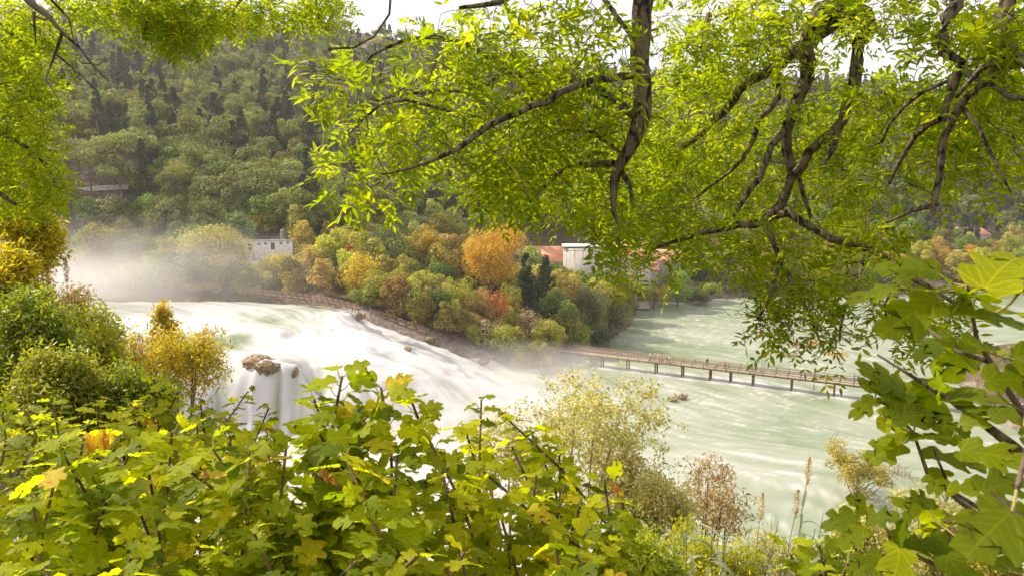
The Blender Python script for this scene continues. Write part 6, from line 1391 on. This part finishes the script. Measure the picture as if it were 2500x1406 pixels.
for gi, g in enumerate(groups):
    ps = [G(*TIPS[j][:3]) for j in g]; c = np.mean(ps, 0); bx_, by_ = c[0] + r.normal() * 0.3, c[1] + r.normal() * 0.2; z0 = gz(bx_, by_)
    o = empty('fig_shrub', (bx_, by_, z0)); sm, fmb = MB(), MB()
    for j, p in zip(g, ps):
        sz = TIPS[j][3]; L = p[2] - z0
        fig_stem(r, sm, fmb, (bx_ + r.normal() * 0.06, by_ + r.normal() * 0.06, z0 - 0.1), p, 0.007 + 0.003 * L, int(30 + 10 * L), sz * 0.66, lspan=min(0.8, 1.15 / max(L, 0.8)) + 0.12)
    if fmb.n == 0: continue
    child(sm, 'stem', FIGBARK, o, True); child(fmb, 'foliage', [FIGL, PETIOLE], o, True)
    tpx, tpy = TIPS[g[0]][0], TIPS[g[0]][1]; 
    wh = ['left edge', 'left third', 'below the yellow shrub', 'below the rock', 'below the white falls', 'below the pale bush', 'beside the reeds', 'lower right'][min(7, max(0, int((tpx + 100) / 270)))]
    dp = 'at the very bottom' if tpy > 1330 else 'in the lower rows' if tpy > 1180 else 'in the middle rows' if tpy > 1060 else 'at the top of the thicket'
    tag(o, '%s fig shrub, %s, %s' % (FD[gi % 8], wh, dp), 'shrub', 'fig shrubs filling the foreground')

# ---- the big fig on the right, canopy shade put into darker leaf colours
r = np.random.RandomState(33); br = Brancher(r); lm = MB()
bx_, by_ = 2.1, 1.0; z0 = gz(bx_, by_); root = np.array([bx_, by_, z0 - 0.2]); hub = np.array([bx_ - 0.1, by_ + 0.35, z0 + 0.9])
br.limb3([root, (root + hub) / 2 + 0.03, hub], [0.06, 0.05, 0.04], 0.004, 9, lm)
for st, L in ((1, [(2560, 1160, 1.9, 15), (2440, 1065, 1.9, 12), (2370, 1005, 1.95, 9), (2290, 955, 2, 6), (2240, 925, 2.05, 4), (2142, 864, 2.1, 2.6)]),
          (1, [(2430, 1290, 2.0, 7), (2400, 1250, 2.0, 6.5), (2330, 1215, 2.0, 6), (2270, 1160, 2.0, 5), (2238, 1100, 2.0, 5), (2228, 1050, 2.0, 4), (2190, 1000, 2.05, 4), (2155, 968, 2.1, 3)]),
          (1, [(2430, 1260, 1.9, 6), (2350, 1225, 1.9, 5), (2312, 1180, 1.9, 5), (2290, 1120, 1.9, 4), (2275, 1090, 1.9, 3)]),
          (1, [(2420, 1450, 1.7, 8), (2290, 1370, 1.75, 7), (2210, 1345, 1.8, 6), (2160, 1305, 1.85, 5), (2120, 1245, 1.9, 3)]),
          (1, [(2390, 1460, 1.8, 6), (2335, 1360, 1.8, 5), (2310, 1290, 1.8, 3)]),
          (1, [(2560, 1100, 1.6, 11), (2470, 960, 1.6, 9), (2410, 880, 1.6, 8), (2375, 800, 1.6, 6), (2358, 700, 1.6, 4)]),
          (0, [(2410, 880, 1.6, 6), (2340, 860, 1.7, 5), (2250, 790, 1.8, 3)]), (0, [(2500, 1010, 1.5, 8), (2540, 850, 1.4, 7), (2500, 700, 1.4, 4)]), (1, [(2620, 1350, 1.4, 9), (2480, 1260, 1.5, 6), (2420, 1200, 1.55, 4)])):
    P = [G(a, b_, c) for a, b_, c, _ in L]; R = [q * c / F_PX for _, _, c, q in L]
    if st: P = [hub, (hub + P[0]) / 2 + np.array([0.03, 0, 0.02])] + P; R = [max(R[0], 0.012)] * 2 + R
    br.limb3(P, R, 0.003, 8, lm)
fmb = MB()
LV = [(2160, 925, 2.1, 135, 175), (2215, 960, 2.1, 120, 200), (2265, 985, 2.05, 125, 240), (2385, 965, 1.95, 130, 350), (2425, 990, 1.9, 130, 15), (2300, 930, 2.0, 120, 120), (2190, 1020, 2.05, 110, 230), (2150, 945, 2.1, 120, 185), (2110, 992, 2.1, 85, 215), (2190, 985, 2.05, 110, 200), (2350, 955, 2, 125, 10), (2230, 1010, 2, 110, 340), (2310, 1040, 2, 100, 80), (2190, 1055, 2, 130, 170), (2160, 1100, 2, 105, 190), (2270, 1060, 1.95, 100, 30), (2330, 1120, 1.95, 150, 330), (2375, 1080, 1.9, 100, 320),
      (2290, 1170, 1.9, 90, 260), (2430, 1110, 1.8, 170, 5), (2240, 1235, 1.9, 120, 150), (2330, 1260, 1.9, 100, 20), (2275, 1285, 1.85, 110, 290), (2260, 1225, 1.9, 90, 100), (2110, 1235, 1.9, 90, 120), (2050, 1265, 1.9, 95, 190), (2150, 1260, 1.85, 90, 60), (2080, 1305, 1.85, 90, 200), (2400, 1290, 1.7, 110, 20),
      (2240, 1325, 1.8, 130, 340), (2190, 1385, 1.7, 140, 250), (2310, 1350, 1.75, 110, 330), (2120, 1375, 1.75, 110, 200), (2450, 1180, 1.6, 150, 30), (2480, 1250, 1.5, 150, 350), (2360, 1180, 1.8, 120, 45), (2440, 1350, 1.5, 140, 30), (2350, 1400, 1.6, 130, 300), (2200, 1290, 1.8, 100, 80),
      (2300, 655, 1.6, 200, 110), (2450, 645, 1.45, 230, 20), (2215, 650, 1.7, 150, 170), (2130, 715, 1.7, 150, 190), (2220, 765, 1.65, 180, 200), (2330, 710, 1.6, 190, 130), (2410, 765, 1.55, 160, 40), (2450, 850, 1.5, 190, 350), (2490, 760, 1.45, 170, 30), (2340, 880, 1.7, 120, 250), (2480, 920, 1.5, 140, 330), (2280, 840, 1.75, 110, 230), (2400, 690, 1.6, 150, 70), (2390, 1020, 1.9, 90, 60), (2470, 1010, 1.8, 100, 20), (2420, 1290, 0.95, 210, 200), (2560, 700, 1.4, 200, 20), (2580, 900, 1.4, 200, 350), (2600, 1100, 1.4, 200, 0)]
Nn = np.concatenate(br.N)
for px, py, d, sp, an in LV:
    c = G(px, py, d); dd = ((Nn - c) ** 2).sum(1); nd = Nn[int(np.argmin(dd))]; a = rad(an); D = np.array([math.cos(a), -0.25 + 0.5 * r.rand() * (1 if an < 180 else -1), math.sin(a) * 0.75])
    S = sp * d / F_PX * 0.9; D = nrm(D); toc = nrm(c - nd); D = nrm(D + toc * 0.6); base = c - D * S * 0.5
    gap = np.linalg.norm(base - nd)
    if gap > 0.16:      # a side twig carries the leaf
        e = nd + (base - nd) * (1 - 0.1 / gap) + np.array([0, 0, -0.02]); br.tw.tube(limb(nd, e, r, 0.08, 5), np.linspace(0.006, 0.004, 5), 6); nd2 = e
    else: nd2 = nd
    fig_leaf(fmb, fmb, nd2, base, D, np.array([r.normal() * 0.25, -0.35 + r.normal() * 0.25, 0.9]), S, r, rnd=r.rand() * 0.35 if r.rand() < .93 else 0.9)  # mostly low leaf tones, darkened to imitate shade from the canopy
o = empty('fig_tree', (bx_, by_, z0)); child(merge(lm, br.tw), 'branch', FIGBARK, o, True)
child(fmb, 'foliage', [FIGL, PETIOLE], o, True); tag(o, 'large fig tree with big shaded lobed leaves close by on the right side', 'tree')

# ---- shrubs on the near slope
def near_shrub(name, px, top, bot, w, d, mat, label, k=60, nc=150, card=0.10, shape='round', bare=10, seed=0, bark=None, cat='shrub', T=T_LEAF, tuft=0.19, per=24, **_):
    """a shrub grown twig by twig: stems from the ground, twigs to every leaf tuft"""
    r = np.random.RandomState(900 + seed); br = Brancher(r); x = (px - CX) / F_PX * d; z0 = gz(x, d); zt = G(px, top, d)[2]; zb_ = max(G(px, bot, d)[2], z0 + 0.3)
    W = w / F_PX * d; Hh = zt - zb_; c = np.array([x, d, zb_]); nt = int(k * nc / (26 if per > 22 else 20))
    lobes = [(0, 0, 0.72, 0.30)] + [(0.62 * math.cos(a) * q, 0.62 * math.sin(a) * q, z, l_) for a, q, z, l_ in zip(r.rand(9) * 6.28, np.sqrt(r.rand(9)), 0.12 + 0.62 * r.rand(9), 0.2 + 0.2 * r.rand(9))]
    T_ = []
    for j in range(nt):
        lx, ly, lz, lr = lobes[j % len(lobes)]; dd = rand_dirs(r, 1)[0] * (0.25 + 0.8 * r.rand() ** 0.7)
        if shape == 'cone': t = r.rand() ** 1.3; a = r.rand() * 6.28; q = 0.9 * (1 - t) * math.sqrt(r.rand()); p = np.array([q * math.cos(a), q * math.sin(a), t])
        else: p = np.array([lx + dd[0] * lr, ly + dd[1] * lr, min(lz + dd[2] * lr, 1.02)])
        if p[2] < -0.1: continue
        T_.append(c + p * np.array([W / 2 * 1.15, W / 2, Hh]))
    lm = MB(); root = np.array([x, d, z0])
    for i in range(7):
        lx, ly, lz, lr = lobes[i]; e = c + np.array([lx * W / 2, ly * W / 2, lz * Hh]); b0 = root + np.array([r.normal() * 0.12, r.normal() * 0.12, -0.3]); m1 = b0 + (e - b0) * np.array([0.25, 0.25, 0.5]) + r.normal(size=3) * 0.1
        br.limb3([b0, m1, e], [0.045, 0.03, 0.01], 0.01, 6, lm)
    ends = br.targets(T_, rtip=0.0028 if d < 13 else 0.004)
    for i in range(bare):
        e, dd = ends[r.randint(len(ends))]; q = e + nrm(dd + np.array([0, 0, 0.8]) + r.normal(size=3) * 0.3) * (0.25 + 0.3 * r.rand()); br.tw.tube(limb(e, q, r, 0.1, 4), [0.004, 0.003, 0.003, 0.002], 3)
    fm = MB(); E = np.array([e[0] for e in ends]); n_ = len(E) * per; P = np.repeat(E, per, 0) + r.normal(size=(n_, 3)) * tuft * 0.5 * (d / 12) ** 0.5
    cr = np.repeat(r.rand(len(E)), per) * 0.5 + r.rand(n_) * 0.5
    leaves(fm, P, rand_dirs(r, n_) + np.array([0, 0, -0.2]), np.array([0, 0, 0.8]) + r.normal(size=(n_, 3)) * 0.6, card * (0.6 + 0.7 * r.rand(n_)), T, 0, cr)
    o = empty(name, (x, d, z0)); child(merge(lm, br.tw), 'stem', bark or BARK, o, True); child(fm, 'foliage', mat, o); tag(o, label, cat); return o
near_shrub('yellow_tree', 70, 470, 640, 150, 12, ASHY, 'golden yellow tree at the left edge above the small waterfall', k=70, nc=170, card=0.10, seed=5)
near_shrub('yellow_tree', 30, 600, 800, 190, 11, ASHY, 'orange yellow tree low at the left edge', k=70, nc=170, card=0.10, seed=6)
near_shrub('shrub', 30, 700, 1000, 260, 9, NEARG, 'deep green shrub at the left edge under the golden tree', k=70, nc=180, card=0.085, seed=7)
near_shrub('shrub', 170, 745, 980, 190, 12, NEARG, 'glossy green shrub below the reed plumes', k=70, nc=170, card=0.09, seed=8)
near_shrub('shrub', 155, 700, 800, 130, 13, NEARR, 'brownish twiggy shrub around the reed plumes', k=36, nc=80, card=0.08, seed=9, bare=30)
near_shrub('shrub', 225, 790, 1020, 190, 11, LIME, 'fresh yellow green shrub right of the reed plumes', k=70, nc=170, card=0.09, seed=10)
near_shrub('shrub', 90, 860, 1060, 240, 8, NEARG, 'glossy small leaved shrub behind the left fig shrubs', k=80, nc=190, card=0.075, seed=11)
near_shrub('shrub', 290, 900, 1060, 240, 8.5, NEARG, 'small leaved shrub between yellow shrub and fig shrubs', k=80, nc=170, card=0.075, seed=12)
near_shrub('yellow_shrub', 385, 745, 900, 150, 17, NEARY, 'pointed golden shrub top standing before the white water', per=10, tuft=0.13, k=34, nc=130, card=0.12, shape='cone', seed=13, T=T_CARD)
near_shrub('yellow_shrub', 400, 800, 990, 330, 15.5, NEARY, 'wide golden shrub with dark bare stems beside the waterfall', per=13, tuft=0.13, k=90, nc=150, card=0.10, seed=14, bare=30, fill=0.2)
near_shrub('yellow_shrub', 300, 800, 960, 190, 15, NEARY, 'thin yellow shrub with airy twigs before the white water', per=9, tuft=0.13, k=50, nc=80, card=0.10, seed=15, bare=50, fill=0.2)
near_shrub('olive_tree', 1410, 890, 1230, 500, 13, NEARP, 'airy pale green bush with dark seed clusters in front of the rapids', k=95, nc=150, card=0.075, seed=16, bare=60, per=13, tuft=0.13, bark=TWIG_BEIGE, fill=0.1, T=T_CARD, cat='tree')
near_shrub('shrub', 1240, 1010, 1220, 240, 12.5, NEARP, 'pale bush left behind the airy green bush', k=50, nc=110, card=0.075, per=13, tuft=0.13, seed=17, bare=20, bark=TWIG_BEIGE, fill=0.1, T=T_CARD)
near_shrub('shrub', 1540, 1060, 1260, 200, 13, NEARP, 'pale olive bush right below the airy green bush', k=60, nc=120, card=0.075, per=14, tuft=0.13, seed=18, bare=20, bark=TWIG_BEIGE, fill=0.1, T=T_CARD)
near_shrub('russet_shrub', 1750, 1125, 1285, 400, 14, NEARR, 'russet leaved shrub in front of the green water', per=11, tuft=0.13, k=60, nc=100, card=0.10, seed=19, bare=20, fill=0.15)
near_shrub('shrub', 1620, 1150, 1330, 220, 12, NEARP, 'pale dull green shrub left below the russet shrub', k=60, nc=120, card=0.09, seed=20, bare=10, fill=0.15)
near_shrub('shrub', 1750, 1325, 1480, 300, 9.5, LIME, 'yellow green leafy shrub under the reeds', k=80, nc=140, card=0.075, seed=21)
near_shrub('shrub', 1580, 1335, 1480, 280, 8, LIME, 'yellow green leafy shrub between figs and reeds', k=80, nc=140, card=0.07, seed=22)
near_shrub('shrub', 1930, 1320, 1480, 220, 10, NEARP, 'pale shrub at the bottom left of the big fig tree', k=60, nc=120, card=0.08, seed=23)
near_shrub('shrub', 2180, 1250, 1420, 240, 18, NEARP, 'pale olive shrub seen through the big fig tree', k=70, nc=130, card=0.12, seed=24, T=T_CARD)
near_shrub('shrub', 2350, 1190, 1420, 260, 22, NEARP, 'beige green shrub farther down behind the big fig tree', k=70, nc=130, card=0.14, seed=25, T=T_CARD)
near_shrub('shrub', 2080, 1330, 1450, 200, 16, NEARG, 'green shrub behind the lowest leaves of the big fig tree', k=60, nc=130, card=0.11, seed=26, T=T_CARD)
near_shrub('shrub', 2500, 1230, 1420, 200, 20, OLIVEB, 'tan shrub at the right edge behind the big fig tree', k=60, nc=130, card=0.13, seed=27, T=T_CARD)

# ---- giant reeds
def reed(px, py, d, label, plume=True, seed=0, lw=0.022, group=None):
    r = np.random.RandomState(seed); tip = G(px, py, d); x, y = tip[0] + r.normal() * 0.25, tip[1] + r.normal() * 0.1; z0 = gz(x, y)
    o = empty('giant_reed', (x, y, z0)); sm, lf, pl = MB(), MB(), MB()
    t = np.linspace(0, 1, 9)[:, None]; b0 = np.array([x, y, z0 - 0.2]); L = tip[2] - z0
    P = b0 + (tip - b0) * t + np.sin(t * 1.57) ** 2 * 0; P[:, 0] += (t[:, 0] ** 3 - t[:, 0]) * 0.25
    sm.tube(P, np.linspace(0.012, 0.004, 9), 6)
    nl = int(L * 5)
    for i in range(nl):
        s = 0.3 + 0.62 * i / nl; k = s * 8; kk = min(7, int(k)); nd = P[kk] + (P[kk + 1] - P[kk]) * (k - kk); az = (i % 2) * math.pi + r.normal() * 0.6 + seed
        rd = np.array([math.cos(az), math.sin(az), 0]); ll = 0.35 + 0.3 * r.rand(); u = np.linspace(0, 1, 7)
        C = nd + rd * (u * ll * 0.8)[:, None] + np.array([0, 0, 1]) * (ll * (0.75 * u - (0.5 + 0.7 * r.rand()) * u * u))[:, None]
        wd = np.cross(rd, [0, 0, 1.0]); ww = lw * np.array([0.5, 1, 1, .9, .7, .4, .02])[:, None]
        V = np.concatenate([C - wd * ww, C + wd * ww]); F = [[j, j + 1, j + 8, j + 7] for j in range(6)]
        lf.add(V, F, 0, r.rand())
    if plume:
        n_ = 260; s = r.rand(n_); c = tip + np.array([0.03, 0, 1])[None] * (s * 0.42 - 0.12)[:, None] + r.normal(size=(n_, 3)) * (0.022 * np.sin(math.pi * (s * 0.9 + 0.1)) + 0.003)[:, None]
        leaves(pl, c, np.array([0.15, 0, 1]) + r.normal(size=(n_, 3)) * 0.3, r.normal(size=(n_, 3)), 0.035, T_LEAF)
        child(pl, 'plume', PLUME, o)
    child(sm, 'stem', REEDL, o, True); child(lf, 'leaf_blades', REEDL, o, True)
    tag(o, label, 'reed', group); return o
reed(162, 672, 12, 'reed with the fullest tan plume at the left bank', seed=1); reed(113, 660, 12, 'thin plumed reed left of the fullest plume', seed=2); reed(121, 680, 12.5, 'short plumed reed between two plumed reeds at the left bank', seed=3)
reed(1972, 1165, 9.5, 'tallest reed with a tan plume leaning over the green water', seed=4); reed(1858, 1250, 10, 'reed with a narrow cream plume below the russet shrub', seed=5); reed(1944, 1245, 9.5, 'plumed reed just left of the tallest reed', seed=6)
reed(300, 860, 14, 'beige plumed reed among the stems of the yellow shrub', seed=7); reed(340, 850, 14, 'second beige plumed reed among the yellow shrub stems', seed=8)
r = np.random.RandomState(44)
RP = [(1540, 1200), (1560, 1240), (1590, 1230), (1625, 1260), (1680, 1230), (1700, 1290), (1740, 1270), (1770, 1310), (1790, 1260), (1830, 1290), (1870, 1300), (1900, 1270), (1920, 1320), (1990, 1290), (1650, 1330), (1600, 1310), (1960, 1340), (2010, 1250), (1500, 1260), (1520, 1330), (60, 740), (100, 770), (135, 735), (180, 760), (85, 800), (150, 810), (210, 745), (300, 960), (330, 940), (440, 935), (1730, 1340), (1810, 1345), (1880, 1350)]
RW = ['arching', 'upright', 'drooping', 'pale', 'leaning', 'short', 'bushy']
for i, (px, py) in enumerate(RP):
    reed(px, py, 12 if px < 500 else 7.5 + 3.5 * r.rand(), '%s leafy reed %s' % (RW[i % 7], 'at the left bank below the plumes' if px < 250 else 'in front of the yellow shrub' if px < 500 else 'left of the reed patch' if px < 1640 else 'in the middle of the reed patch' if px < 1800 else 'at the right of the reed patch'), plume=False, seed=60 + i, lw=0.026, group='leafy reeds')

# ---- undergrowth carpet on the near slope
r = np.random.RandomState(51); um = MB(); n_ = 60000
yy = 0.6 + 13 * r.rand(n_) ** 1.3; xx = (r.rand(n_) * 2 - 1) * (1.5 + yy * 0.95)
zz = ground_z(xx, yy) + r.rand(n_) ** 2 * 0.55 * np.clip(yy / 2.5, 0.3, 1) + fbm(xx * 1.5 + 40, yy * 1.5 + 40, 91, 2) * 0.35
leaves(um, np.stack([xx, yy, zz], 1), rand_dirs(r, n_), np.array([0, -0.2, 1.0]) + r.normal(size=(n_, 3)) * 0.5, 0.06 + 0.05 * r.rand(n_), T_CARD, 0, None)
n_ = 70000; yy = 13 + 48 * r.rand(n_); xx = (r.rand(n_) * 2.1 - 1.0) * (yy * 0.95)
gzz = ground_z(xx, yy); okk = (sdf_poly(shore, xx, yy) > 0.3); hb = np.clip(fbm(xx / 2.2 + 60, yy / 2.2 + 60, 95, 3) - 0.35, 0, 1) * 5.5
zz = gzz + hb * (0.35 + 0.65 * r.rand(n_) ** 0.5) + 0.05
leaves(um, np.stack([xx, yy, zz], 1)[okk], rand_dirs(r, n_)[okk], (np.array([0, -0.2, 1.0]) + r.normal(size=(n_, 3)) * 0.6)[okk], (0.26 + 0.2 * r.rand(n_))[okk], T_CARD, 1, None)
tag(um.build('undergrowth', [IVY, OAK]), kind='stuff')
# ------------------------------------------------------------------ same-sounding labels are told apart by their order from the left
ORD = ['leftmost', 'second from left', 'third from left', 'fourth from left', 'fifth from left', 'sixth from left', 'seventh from left', 'eighth from left', 'ninth from left', 'tenth from left', 'eleventh from left', 'twelfth from left', 'thirteenth from left', 'fourteenth from left', 'fifteenth from left', 'sixteenth from left', 'seventeenth from left', 'eighteenth from left', 'nineteenth from left', 'twentieth from left']
bylab = {}
for o in scene.objects:
    if o.parent is None and 'label' in o: bylab.setdefault(o['label'], []).append(o)
for lab, L in bylab.items():
    if len(L) < 2 or len(L) > 20: continue
    L.sort(key=lambda o: o.location.x / max(o.location.y, 0.1))
    for i, o in enumerate(L):
        w = 'rightmost' if i == len(L) - 1 else ORD[i]
        if len(L) == 3 and i == 1: w = 'middle one'
        base = lab
        for a_, b_ in ((' at the water edge', ' by the water'), (' inside the bank wood', ' inside the wood'), (' behind the bank wood', ' behind the wood'), (' on the shore behind ash leaves', ' behind ash leaves'), (' by the water', ' waterside'), (' rounded', '')):
            if len(base.split()) + len(w.split()) > 16: base = base.replace(a_, b_)
        o['label'] = base + ', ' + w
